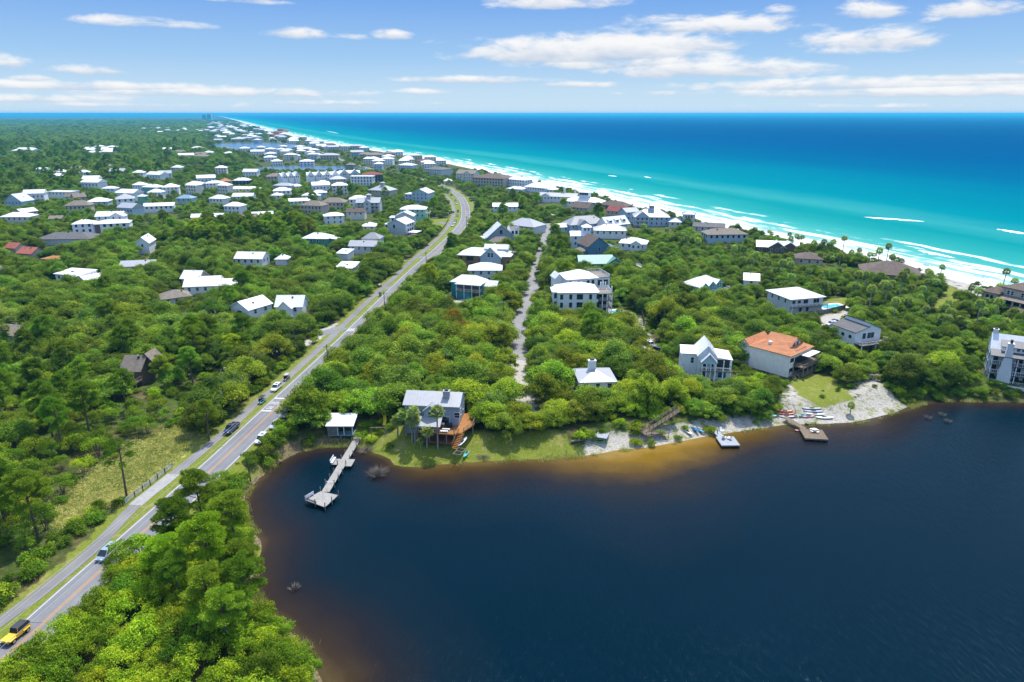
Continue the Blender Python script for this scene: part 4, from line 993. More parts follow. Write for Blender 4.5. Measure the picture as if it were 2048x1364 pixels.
# --- teal house with three glazed gables
h = House('gabled_house', 'teal house with white roof and three small gables filled with windows', ((1404, 577), (1450, 565)), 5.2, 10.5, True, clr=9)
hw, hd = h.hw - 0.4, h.hd - 0.4
h.block(-hw, hw, -hd + 1.5, hd, -0.4, 5.4, 'hip', 2.6, 'aqua', 'white', 0.4)
for k in range(3):
    x = -hw + hw * 2 * (k + 0.5) / 3; g_ = hw * 2 / 3 - 0.15
    h.block(x - g_ / 2, x + g_ / 2, -hd, 1.0, -0.4, 5.0 + 0.01 * k, 'gy', 1.7, 'aqua', 'white', 0.25, names=('gable', 'gable_roof')); h.win('f', [x - 0.75, x + 0.75], 4.4, -hd, 0.85, 2.0); h.win('f', [x], 1.8, -hd, 1.6, 1.6)
h.porch(-hw * 0.1, hw + 2.5, -hd - 2.2, 2.6, -hd - 0.02, None, 4, TRIM)

# --- along the lane
h = House('hip_house', 'teal and grey house with white hip roof and screened upper porch', ((896, 566), (962, 571)), 6.2, 10.5, True, clr=24)
hw, hd = h.hw - 0.5, h.hd - 0.5
h.block(-hw, hw, -hd + 2.4, hd, -0.4, 6.2, 'hip', 2.5, 'teal', 'white', 0.5)
h.block(-hw + 3.0, hw, -hd, 0.5, 5.95, 6.0, 'hip', 1.9, None, 'white', 0.45, names=('w', 'porch_roof'))
h.porch(-hw + 3.0, hw, -hd, 3.0, -hd + 2.38, 5.95, 4); b = MB(); b.box(-hw + 3.1, -hd + 2.3, 3.1, hw - 0.1, -hd + 2.38, 5.7); h.part('screen', b, simple('grey_screen', (0.13, 0.14, 0.15, 1), 0.6, 0.1))
b = MB(); b.box(-hw + 3.1, -hd + 0.4, -0.3, hw - 4.2, -hd + 2.3, 2.7); h.part('lower_wall', b, WALL['teal']); h.win('f', [hw - 2.2], 1.4, -hd + 2.4, 2.6, 2.0, True)
h.block(hw + 0.01, hw + 5.5, -hd + 4.5, hd, -0.4, 4.8, 'gx', 1.8, 'palegrey', 'white', 0.35, names=('wing_wall', 'wing_roof')); h.win('f', [hw + 1.5, hw + 3.8], 3.4, -hd + 4.5, 0.9, 1.4)
generic('hip_house', 'pale house under broad white hip roof, between the teal house and the brick house', ((936, 541), (1006, 541)), 6.4, 11, 'hip', 2.5, 'palegrey', 'white', True, 'f')

h = House('brick_house', 'brick and yellow house with white roof and tall central gable window', ((915, 510), (1023, 514)), 6.2, 12, True, clr=12)
hw, hd = h.hw - 0.5, h.hd - 0.5; a = -hw + 11.5
h.block(-hw, hw, -hd, hd, -0.4, 6.2, 'hip', 3.0, 'brick', 'white', 0.5); h.win('f', [-hw + 1.6], 4.8, -hd, 1.0, 1.6, True); h.win('f', [-hw + 6], 4.7, -hd, 3.4, 2.0, True); h.win('f', [-hw + 3, -hw + 7], 1.6, -hd, 1.6, 1.6, True)
h.block(a, a + 10.0, -hd - 1.2, hd - 2, 3.3, 6.0, 'gy', 4.6, 'bluegrey', 'white', 0.6, names=('gable', 'gable_roof')); b = MB(); b.box(a + 0.02, -hd - 1.19, -0.4, a + 9.98, hd - 2, 3.29); h.part('lower_wall', b, WALL['yellow'])
h.win('f', [a + 4.2, a + 5.8], 6.9, -hd - 1.2, 1.3, 2.0); h.win('f', [a + 2, a + 5], 1.7, -hd - 1.2, 1.6, 1.6, True); h.door(a + 8.4, -hd - 1.19, 0, 1.6, 2.6)
h.block(a + 1, a + 12.5, -1.5, 2.5, 6.0, 9.2, 'gx', 1.6, 'bluegrey', 'white', 0.4, names=('dormer_wall', 'dormer_roof')); h.win('f', [a + 14, a + 16.5], 3.0, -hd, 1.6, 1.8, True)
h.porch(a + 13.1, hw + 1.2, hd * 0.2, 7.0, hd, 9.0, 3, RAILW, False, under=False)

h = House('gable_house', 'slate-blue house with one huge steep white-edged gable and roof balcony', ((974, 474), (1034, 472)), 5.0, 13, True, clr=9)
hw, hd = h.hw - 0.6, h.hd - 0.6
h.block(-hw, hw, -hd, hd, -0.4, 4.6, 'gy', 7.0, 'slate', 'white', 0.7); h.win('f', [0], 7.4, -hd, 1.8, 2.6); h.win('f', [-4, 4], 3.6, -hd, 1.2, 1.6)
h.block(-hw + 1, hw - 3, -hd - 7.0, -hd - 0.02, -0.4, 3.0, 'hip', 2.6, 'palegrey', 'tan', 0.5, names=('garage_wall', 'garage_roof')); FOOT.append((*on(h, -1, -hd - 4, 0)[:2], h.rot, 9, 5, 14))
h.block(-hw - 8, -hw - 0.02, -hd + 2, hd - 2, -0.4, 3.6, 'flat', 0.0, 'white', 'white', 0.4, names=('wing_wall', 'wing_roof'))
h.block(hw - 2.5, hw + 3.2, -2, 4, -0.4, 8.4, 'flat', 0.0, 'white', 'white', 0.2, names=('tower_wall', 'tower_roof')); h.porch(hw - 2.4, hw + 3.1, -2.1, 8.8, 4, 11.4, 3, under=False); h.win('f', [hw - 0.6, hw + 1.6], 6.4, -2, 1.2, 1.8, True)
generic('hip_house', 'grey and white hip-roofed house with small lantern vent, behind the steep slate gable', ((1012, 449), (1070, 455)), 5.0, 15, 'hip', 4.0, 'palegrey', 'pale', True, 'f', clr=7)

h = House('terrace_house', 'tall white three-storey house with tan roof terrace and white posts beside the pool lawn', ((1116, 586), (1201, 585)), 9.2, 12.5, True, clr=9)
hw, hd = h.hw - 0.5, h.hd - 0.5
h.block(-hw, hw, -hd, hd, -0.4, 9.2, 'hip', 2.6, 'white', 'white', 0.55)
h.block(-hw - 1.8, -hw - 0.01, -hd + 1.8, hd - 3, -0.4, 9.0, 'hip', 1.0, 'white', 'white', 0.5, names=('bay_wall', 'bay_roof'))
for z in (7.5, 4.4, 1.6): h.win('f', [-hw + 1.2, -hw + 4.6, -hw + 12.0, -hw + 14.8], z, -hd, 0.9, 1.7, True); h.win('f', [-hw + 8], z, -hd, 2.1, 1.8, True); h.win('f', [-hw - 0.9], z, -hd + 1.8, 0.8, 1.7, True); h.win('l', [0], z, -hw - 1.8, 0.9, 1.7, True)
h.block(hw + 0.01, hw + 5.6, -hd + 1.2, hd - 1, -0.4, 8.0, 'flat', 0.0, None, 'tan', 0.0, names=('w', 'terrace'))
for z, tp in ((0.2, 2.8), (3.0, 5.4), (5.7, 8.0)): h.porch(hw + 0.02, hw + 5.6, -hd + 1.0, z, hd - 1, tp, 4, under=z < 1, post=0.35)
b = MB(); b.box(hw + 0.02, -hd + 4.0, 0.2, hw + 4.6, hd - 1.1, 7.9); h.part('inner_wall', b, SCREEN)
h.rail([(hw + 0.2, -hd + 1.3), (hw + 5.4, -hd + 1.3), (hw + 5.4, hd - 1.2)], 8.31, 1.0)
for k in range(4):
    b = MB(); x = hw + 5.3 if k > 2 else hw + 2.4 + k * 0.9; y = -hd + 1.4 if k > 2 else hd - 3; b.box(x - 0.22, y - 0.22, 8.3, x + 0.22, y + 0.22, 11.0); h.part('post', b, TRIM)
FOOT.append((*on(h, hw + 3, 0, 0)[:2], h.rot, 3.5, 6, 8))
h = House('terrace_house', 'white house with railed roof terrace of blue loungers, between its taller twin and green roof', ((1134, 560), (1200, 556)), 9.0, 12, True, clr=8)
hw, hd = h.hw - 0.5, h.hd - 0.5
h.block(-hw, hw, -hd, hd, -0.4, 9.0, 'hip', 2.6, 'white', 'white', 0.5); h.win('f', [-hw + 1.4, -hw + 5, -hw + 9, hw - 2], 7.4, -hd, 0.9, 1.5, True)
h.block(-hw - 3.2, -hw - 0.01, -hd + 5, hd, -0.4, 8.6, 'gy', 1.6, 'white', 'white', 0.4, names=('wing_wall', 'wing_roof'))
h.block(hw + 0.01, hw + 6, -hd + 1.5, hd + 2, -0.4, 8.4, 'flat', 0.0, 'white', 'tan', 0.0, names=('w', 'terrace')); h.rail([(hw + 0.2, -hd + 1.7), (hw + 5.9, -hd + 1.7), (hw + 5.9, hd + 1.9), (hw + 0.2, hd + 1.9)], 8.7, 1.1)
h.win('f', [hw + 1.6, hw + 4.2], 6.6, -hd + 1.5, 1.6, 2.0, True); FOOT.append((*on(h, hw + 3, 1, 0)[:2], h.rot, 3.5, 7, 7))

h = House('green_roof_house', 'long low house with sea-green metal roof and gabled entry', ((1159, 528), (1222, 527)), 5.4, 10, True, clr=7)
hw, hd = h.hw - 0.5, h.hd - 0.5
h.block(-hw, hw + 2, -hd, hd, -0.4, 5.4, 'gx', 3.0, 'olive', 'green', 0.5); h.rows('f', -hw + 4, hw - 1, -hd, 2.5, 1, 4)
h.block(hw - 1.5, hw + 7, -hd - 1.5, 0.5, -0.4, 5.0, 'gy', 2.9, 'olive', 'green', 0.5, names=('gable', 'gable_roof')); h.win('f', [hw + 2, hw + 3.6], 4.0, -hd - 1.5, 0.9, 1.8)
h.block(hw + 7.02, hw + 17, -hd, hd, -0.4, 3.0, 'hip', 1.8, 'olive', ROOF['dark'], 0.5, names=('wing_wall', 'wing_roof')); FOOT.append((*on(h, hw + 10, 0, 0)[:2], h.rot, 8, 5, 6))
h = House('blue_house', 'blue sided house with brown shingle gable roof and white side porch', ((1177, 494), (1221, 491)), 7.0, 14, False, clr=9)
hw, hd = h.hw - 0.4, h.hd - 0.4
h.block(-hw, hw, -hd, hd, -0.4, 7.0, 'gy', 4.4, 'blue', 'brown', 0.5); h.win('f', [0.6], 5.4, -hd, 1.3, 2.0); h.win('f', [0.6], 1.9, -hd, 1.3, 1.6); h.rows('l', -hd + 1, hd - 1, -hw, 1.2, 2, 4)
h.block(hw + 0.01, hw + 6.5, -hd + 0.6, hd - 2, 6.0, 6.1, 'shedx', -1.2, None, 'brown', 0.4, names=('w', 'porch_roof'))
for z, tp in ((0.3, 3.1), (3.4, 5.6)): h.porch(hw + 0.02, hw + 6.2, -hd + 0.7, z, hd - 2, tp, 4, under=z < 1)
b = MB(); b.box(hw + 0.02, -hd + 3.6, -0.3, hw + 6, hd - 2.1, 5.6); h.part('inner_wall', b, WALL['blue'])
h.block(-hw - 3, -hw - 0.01, -hd + 1, 2, -0.4, 4.6, 'hip', 1.2, 'blue', 'tan', 0.4, names=('annex_wall', 'annex_roof'))
FOOT.append((*on(h, hw + 3, 0, 0)[:2], h.rot, 4, 7, 6))
h = generic('tower_house', 'white house with small square roof tower, behind the brown-roofed blue house', ((1142, 472), (1180, 472)), 8.0, 10, 'gx', 1.8, 'white', 'white', True, 'f')
h.block(h.hw - 3.5, h.hw + 1.2, -2.5, 2.2, 7.5, 12.4, 'hip', 1.6, 'white', 'white', 0.5, names=('tower', 'tower_roof')); h.win('f', [h.hw - 2.2, h.hw - 0.2], 11.2, -2.5, 0.9, 1.3)
generic('long_house', 'long white hip-roofed house with corner porch, above the rounded lone oak', ((1188, 461), (1256, 462)), 5.0, 13, 'hip', 3.0, 'white', 'pale', True, 'fr')
generic('grey_roof_house', 'rambling house with many grey gabled roofs at the lane end', ((1142, 451), (1216, 446)), 5.4, 13, 'hip', 4.6, 'bluegrey', 'galv', True, 'f', wing=(-1, 8, .6, 4.0, 'gx', 2.0, 'bluegrey', 'galv'), gable=(-0.35, 8, 3.0, 2.5))
generic('low_house', 'low white house with crossed hip roofs, right of the brown-roofed blue house', ((1238, 486), (1295, 489)), 4.0, 12, 'hip', 2.4, 'white', 'white', True, 'f', gable=(0.3, 6, 1.8, 2.5))
h = generic('dormer_house', 'white beach house with three square dormers across its roof', ((1216, 451), (1262, 446)), 5.8, 11, 'gx', 4.2, 'white', 'white', True, 'fr', porch=(-0.9, 0.9))
for k in range(3):
    x = (k - 1) * h.hw * 0.58; h.block(x - 1.4, x + 1.4, -h.hd + 1.6, 0.0, 6.0, 8.4, 'shed', 0.9, 'white', 'white', 0.25, names=('dormer', 'dormer_roof')); h.win('f', [x], 7.7, -h.hd + 1.6, 2.0, 1.2)
generic('big_beach_house', 'big grey-roofed beach house with small roof lookout, next to the blue roofs', ((1269, 434), (1343, 435)), 6.6, 15, 'hip', 4.6, 'bluegrey', 'pale', True, 'fr', porch=(-0.95, -0.2), gable=(-0.55, 9, 3.2, 1.5), cupola=True)
generic('beach_house', 'slim blue-grey beach house squeezed behind the dormer house', ((1254, 425), (1282, 423)), 7.5, 10, 'gx', 2.2, 'bluegrey', 'pale', True, 'f')
generic('red_roof_house', 'low beach house with wide brick-red shingle roof', ((1212, 421), (1256, 425)), 3.8, 12, 'gx', 3.0, 'tan', 'red', win='f')
generic('brown_roof_house', 'beach house with long brown hip roof beside the red roof', ((1199, 409), (1252, 414)), 3.6, 12, 'hip', 3.2, 'brown', 'brown', win='f')
generic('brown_roof_house', 'tan-brown steep-roofed beach house below the white lookout tower', ((1142, 414), (1178, 417)), 4.4, 14, 'gx', 3.6, 'tan', 'brown', win='f')
h = generic('lookout_house', 'white beachfront house topped by square lookout tower', ((1126, 402), (1204, 406)), 4.5, 15, 'hip', 3.4, 'white', 'white', True, 'f')
h.block(-3.6, 4.0, -2.5, 4, 4.0, 11.6, 'hip', 1.5, 'white', 'white', 0.9, names=('tower', 'tower_roof')); h.win('f', [-2.6, -1.2, 0.2, 1.6, 3.0], 10.4, -2.5, 1.0, 1.7, True)
h = generic('chimney_beach_house', 'white beachfront house with two tall slim chimneys', ((1077, 392), (1154, 395)), 5.2, 14, 'gx', 2.4, 'white', 'pale', True, 'f', gable=(-0.6, 9, 2.4, 2))
h.chimney(h.hw * 0.25, 2, 5, 12.5, 1.6, 1.6, BRICKC, False); h.chimney(h.hw * 0.8, 3, 5, 11, 1.4, 1.4, BRICKC, False)
generic('beach_house', 'white beachfront house with sprawling hip roof near the brown condominium, seaward one', ((1049, 373), (1091, 377)), 5.0, 16, 'hip', 4.4, 'white', 'white', False, 'f', wing=(1, 8, .7, 4, 'hip', 2, 'white', 'white'))
generic('beach_house', 'three-level white beachfront house attached beside the brown condominium', ((1014, 358), (1051, 361)), 8.0, 13, 'hip', 3.0, 'white', 'white', False, 'fr')
generic('small_house', 'small white hip roof half hidden in shrubs in front of the beachfront houses', ((1014, 377), (1045, 379)), 3.2, 11, 'hip', 2.2, 'white', 'white', win='f')
h = generic('condominium', 'large beige condominium with broad brown roof on the dune', ((944, 355), (1009, 358)), 9.0, 26, 'hip', 4.0, 'beige', 'brown', win='fl', n=3, dark=True)
generic('condominium', 'pale yellow-grey condominium with twin gables beside the brown-roofed one', ((912, 347), (950, 348)), 8.5, 20, 'gx', 3.4, 'cream', 'tan', win='f', n=3, gable=(0.3, 9, 3.0, 2))
generic('grey_roof_building', 'wide grey flat-topped building on the dune, left of the yellow-grey condominium', ((846, 338), (884, 340)), 7.5, 24, 'hip', 3.0, 'palegrey', 'shingle', win='f', n=2)
generic('low_house', 'long low white house alone in the scrub inside the road curve', ((986, 413), (1038, 413)), 4.0, 10, 'gx', 2.0, 'white', 'white', True, 'f')
h = generic('blue_roof_house', 'cream beach house with bright blue roof and blue-roofed tower', ((1338, 444), (1366, 445)), 4.5, 11, 'hip', 2.2, 'cream', 'blue', win='f'); h.block(h.hw, h.hw + 8, 1, 8, -0.4, 9.0, 'hip', 2.0, 'cream', 'blue', 0.7, names=('tower', 'tower_roof')); h.win('f', [h.hw + 2.2, h.hw + 4, h.hw + 5.8], 7.4, 1, 1.0, 1.4)
generic('low_beach_house', 'low beachfront house with flat-pitched grey roof, seaward of the blue house', ((1386, 453), (1452, 456)), 3.2, 13, 'gx', 1.8, 'palegrey', 'shingle', win='f')
generic('blue_wall_house', 'pale blue house with wide grey-brown hip roof near the beach', ((1417, 470), (1500, 469)), 5.4, 13, 'hip', 2.8, 'bluegrey', 'tan', win='fl', dark=True)
h = generic('twin_gable_house', 'dark-walled beach house with two white gabled roofs and palm beside it', ((1514, 493), (1602, 497)), 3.4, 11, 'gx', 2.4, 'brown', 'white', True, 'f', gable=(-0.05, 9, 3.0, 2.0)); h.block(h.hw - 10, h.hw - 0.6, -h.hd - 1.2, 2, -0.4, 3.35, 'gy', 3.0, 'brown', 'white', 0.4, names=('gable', 'gable_roof'))
generic('brown_beach_house', 'brown-roofed house among palms with turquoise pool beside it', ((1593, 517), (1650, 520)), 3.4, 12, 'hip', 2.6, 'tan', 'brown', win='f')
generic('long_beach_house', 'very long low beach house with sweeping tan-brown roof', ((1722, 546), (1850, 556)), 3.0, 20, 'hip', 4.6, 'brown', 'brown', win='f', clr=5)
generic('small_house', 'small white gabled cottage between the teal gabled house and pool house', ((1488, 560), (1522, 562)), 3.6, 8, 'gx', 2.2, 'white', 'white', True, 'f')
# --- houses left of the road
h = generic('townhouse', 'tall pale grey townhouse nearest the road, blank side wall and skylight roof', ((774, 447), (813, 449)), 9.6, 13, 'gy', 2.6, 'palegrey', 'white', True, '', wing=(-1, 3.5, .7, 8.6, 'flat', 0, 'white', 'white'), dark=True, clr=6); h.win('f', [-1.6], 8.0, -h.hd + 0.5, 1.0, 1.9, True); h.rows('r', -4, 5, h.hw - 0.5, 1, 3, 3, dark=True)
h.porch(h.hw - 0.4, h.hw + 7, -h.hd - 1, 2.6, h.hd - 5, 5.0, 3, RAILW)
h.block(h.hw + 1.6, h.hw + 7, -h.hd - 0.8, 0, 4.9, 5.0, 'flat', 0, None, 'white', 0.2, names=('w', 'pergola_roof'))
FOOT.append((*on(h, h.hw + 3, 0, 0)[:2], h.rot, 4, 7, 7))
generic('townhouse', 'grey townhouse with dark solar panels on its roof, second of the tall pair', ((790, 433), (829, 433)), 9.6, 12, 'gy', 2.6, 'palegrey', 'white', True, 'r', wing=(-1, 4, .7, 8.4, 'flat', 0, 'white', 'white'), dark=True, clr=5)
h = generic('stilt_house', 'mint-green stilted house with white hip roof and side balconies', ((800, 419), (853, 419)), 8.2, 13, 'hip', 2.4, 'mint', 'white', True, 'f', clr=5); h.porch(h.hw - 0.4, h.hw + 2.4, -h.hd + 0.5, 5.2, h.hd - 3, 8.0, 3); h.stairs((h.hw - 2, -h.hd, 2.8), (h.hw + 3, -h.hd - 3, 0))
generic('gable_front_house', 'grey-blue three-part house with white wavy gables near the road bend', ((823, 386), (858, 387)), 9.0, 16, 'gy', 3.2, 'bluegrey', 'white', True, 'fr', wing=(-1, 7, .8, 7.6, 'flat', 0, 'bluegrey', 'white'), clr=6)
generic('cupola_house', 'dark-walled house with stacked tan-white hip roofs and dark lantern cupola', ((737, 380), (779, 382)), 5.5, 16, 'hip', 4.0, 'tan', 'pale', win='f', cupola=True)
generic('cupola_house', 'grey house with double-decker porches and glazed cupola', ((712, 405), (761, 405)), 7.6, 12, 'gx', 3.0, 'palegrey', 'pale', True, 'f', cupola=True, porch=(-0.95, 0.95), gable=(0.0, 5.5, 2.0, 2.4))
generic('flat_roof_house', 'low house with flat tan roof behind the double-decker porches', ((706, 395), (733, 395)), 4.5, 10, 'gx', 1.2, 'tan', 'tan', win='')
generic('small_house', 'white two-storey house with white hip roof at the end of the back lane', ((649, 433), (691, 431)), 6.0, 9, 'hip', 2.0, 'white', 'white', True, 'fr')
generic('small_house', 'cream house with brown-tan roof right of the back lane', ((692, 424), (731, 424)), 5.6, 9, 'gx', 2.2, 'cream', 'brown', win='f')
generic('small_house', 'low white roof tucked behind slender pines by the tall townhouses', ((722, 453), (754, 453)), 3.6, 10, 'hip', 2.2, 'white', 'white', win='f')
h = generic('grey_house', 'grey house with long pale roof in front and raised gabled upper part behind', ((697, 492), (753, 493)), 4.6, 9, 'gx', 2.2, 'palegrey', 'pale', True, 'f'); h.block(-h.hw + 5, h.hw - 0.5, 5.0, 13.0, -0.4, 7.0, 'hip', 3.0, 'palegrey', 'galv', 0.4, names=('upper_wall', 'upper_roof')); h.porch(h.hw, h.hw + 4.5, -h.hd, 3.0, h.hd - 1, None, 3); FOOT.append((*on(h, 2, 8, 0)[:2], h.rot, 8, 6, 4))
generic('porch_cottage', 'small flat white-roofed cottage with open corner porch among oaks', ((673, 534), (711, 535)), 4.6, 8, 'shed', 0.9, 'white', 'white', True, 'f', porch=(0.1, 0.95))
generic('small_house', 'small white roof with van-like skylight box beside it, below the long pale roof', ((672, 507), (697, 508)), 3.4, 9, 'shed', 0.8, 'white', 'white', win='')
generic('green_wall_house', 'green-walled house with broad bright white hip roof among pines', ((602, 477), (657, 478)), 4.6, 12, 'hip', 2.6, 'green', 'white', True, 'fr', wing=(1, 5, .5, 4.4, 'shedx', -0.6, 'green', 'white'))
generic('gabled_cottage', 'white cottage with long plain white gabled roof below the pine grove', ((468, 517), (526, 518)), 4.0, 10, 'gx', 2.4, 'white', 'white', True, 'fr')
generic('tiny_cottage', 'tiny cottage with white pyramid roof in the oaks', ((549, 519), (576, 519)), 3.0, 7, 'hip', 2.2, 'white', 'white', True, '')
generic('compound_house', 'tan house with white gabled roof behind the broad white compound roof', ((360, 557), (399, 558)), 4.4, 9, 'gx', 2.6, 'tan', 'white', True, 'f')
generic('compound_house', 'broad white-roofed compound house largest among the inland oaks', ((366, 574), (440, 571)), 4.0, 12, 'gx', 2.8, 'white', 'white', True, 'f', wing=(1, 8, .8, 3.6, 'gx', 1.8, 'white', 'white'))
generic('grey_roof_cottage', 'cottage with faded grey shingle roof swallowed by oaks', ((323, 600), (386, 592)), 3.4, 10, 'hip', 2.4, 'palegrey', 'tan', win='f')
h = generic('gabled_cottage', 'white cottage showing its plain gable wall with one dark double window', ((458, 613), (498, 621)), 5.0, 11.5, 'gy', 2.4, 'white', 'white', True, 'r', n=1, clr=10); h.win('f', [0.2], 3.2, -h.hd + 0.5, 1.7, 1.5, True)
h = generic('gabled_cottage', 'white cottage with small projecting entry gable near the roadside', ((549, 613), (607, 613)), 5.6, 8.5, 'gx', 3.0, 'white', 'white', True, 'f', gable=(-0.15, 4.8, 2.4, 3.0), clr=8)
h = generic('shingle_house', 'brown shingle-roofed cabin deep in the woods with timber deck', ((238, 741), (283, 742)), 4.6, 8, 'gx', 3.0, 'brown', 'tan', win='f', clr=3); h.block(0.5, 5.0, 0, 4.6, 4, 5.6, 'gy', 2.6, 'brown', 'tan', 0.4, names=('gable', 'gable_roof')); h.porch(-h.hw + 0.5, h.hw, -h.hd - 3, 2.2, -h.hd, None, 3, RAILW)
generic('flat_cottage', 'white box cottage with flat roof and dark open porch, in woods near the frame edge', ((108, 548), (161, 552)), 4.6, 10, 'shed', 0.6, 'white', 'white', True, 'f', porch=(0.3, 0.95))
generic('flat_cottage', 'long low white roof peeking from the woods beside the flat box cottage', ((172, 562), (228, 551)), 3.0, 8, 'gx', 1.4, 'white', 'white', True, '')
generic('low_house', 'low house with pale grey roof in oaks behind the box cottage', ((238, 534), (311, 531)), 3.4, 10, 'gx', 1.8, 'white', 'pale', win='f')
generic('tan_roof_house', 'tan-roofed house cut by the frame edge among oaks', ((-16, 556), (26, 548)), 4.0, 14, 'gx', 3.0, 'tan', 'tan', win='')
generic('tan_roof_house', 'low tan roof cut by the frame edge above the palm', ((-14, 668), (28, 672)), 3.0, 10, 'gx', 2.0, 'white', 'tan', win='')
generic('red_tile_house', 'small house with salmon-red tile roof, the larger of two', ((32, 506), (64, 508)), 3.4, 10, 'gx', 2.4, 'tan', 'salmon', win='')
generic('red_tile_house', 'small house with salmon-red tile roof, the farther smaller one', ((8, 495), (32, 497)), 3.4, 8, 'gx', 2.2, 'tan', 'salmon', win='')
h = House('house_frame', 'unfinished orange timber house frame among trees', ((80, 517), (124, 518)), 3.4, 9, False, clr=8)
b = MB(); b.box(-h.hw, -h.hd, 3.0, h.hw, h.hd, 3.2); h.part('roof_decking', b, DECKO)
for i in range(5):
    for y in (-h.hd + .2, h.hd - .2):
        b = MB(); x = -h.hw + 0.2 + i * (2 * h.hw - 0.4) / 4; b.box(x - .1, y - .1, -0.3, x + .1, y + .1, 2.99); h.part('post', b, DECKO)
h = generic('apartment_house', 'white three-storey apartment house with brown stair panel, largest in the village', ((143, 449), (189, 447)), 9.0, 11, 'hip', 2.2, 'white', 'white', True, 'fl', dark=True, clr=6)
h.block(h.hw + 0.02, h.hw + 19, -6.0, 5, -0.4, 8.6, 'hip', 1.8, 'white', 'white', 0.4, names=('wing_wall', 'wing_roof')); h.rows('f', h.hw + 4, h.hw + 18, -6.0, 0, 3, 3, 1.3, 1.7, True)
b = MB(); b.box(h.hw + 0.3, -6.1, 0, h.hw + 3.2, -6.005, 8.3); h.part('stair_panel', b, WALL['brown']); FOOT.append((*on(h, h.hw + 9, 0, 0)[:2], h.rot, 10, 7, 7))
generic('apartment_house', 'white house with open-gabled roof porch rising behind the brown-panelled apartment house', ((190, 433), (246, 432)), 9.5, 10, 'gx', 2.4, 'white', 'white', True, 'f', gable=(0.7, 8, 2.2, 2))
generic('grey_roof_house', 'low house with long dark grey hip roof in front of the apartment house', ((70, 479), (182, 478)), 3.6, 16, 'hip', 3.0, 'palegrey', 'shingle', win='')
generic('gabled_cottage', 'white gabled house half hidden by trees, right of the apartment house', ((270, 487), (300, 486)), 6.0, 14, 'gy', 3.0, 'white', 'white', True, 'f', n=1)
generic('tall_house', 'tall white four-square house with dark grey roof slope in the village', ((232, 399), (272, 397)), 9.5, 14, 'hip', 3.6, 'white', 'pale', win='fl', dark=True, clr=6)
generic('long_house', 'long white low house with row of windows right of the green tower', ((287, 413), (350, 411)), 5.0, 10, 'gx', 1.8, 'white', 'white', True, 'f', dark=True)
generic('tower_house', 'slim bright green tower house with white cap roof', ((275, 393), (291, 393)), 9.8, 6, 'hip', 1.6, 'green', 'white', win='f')
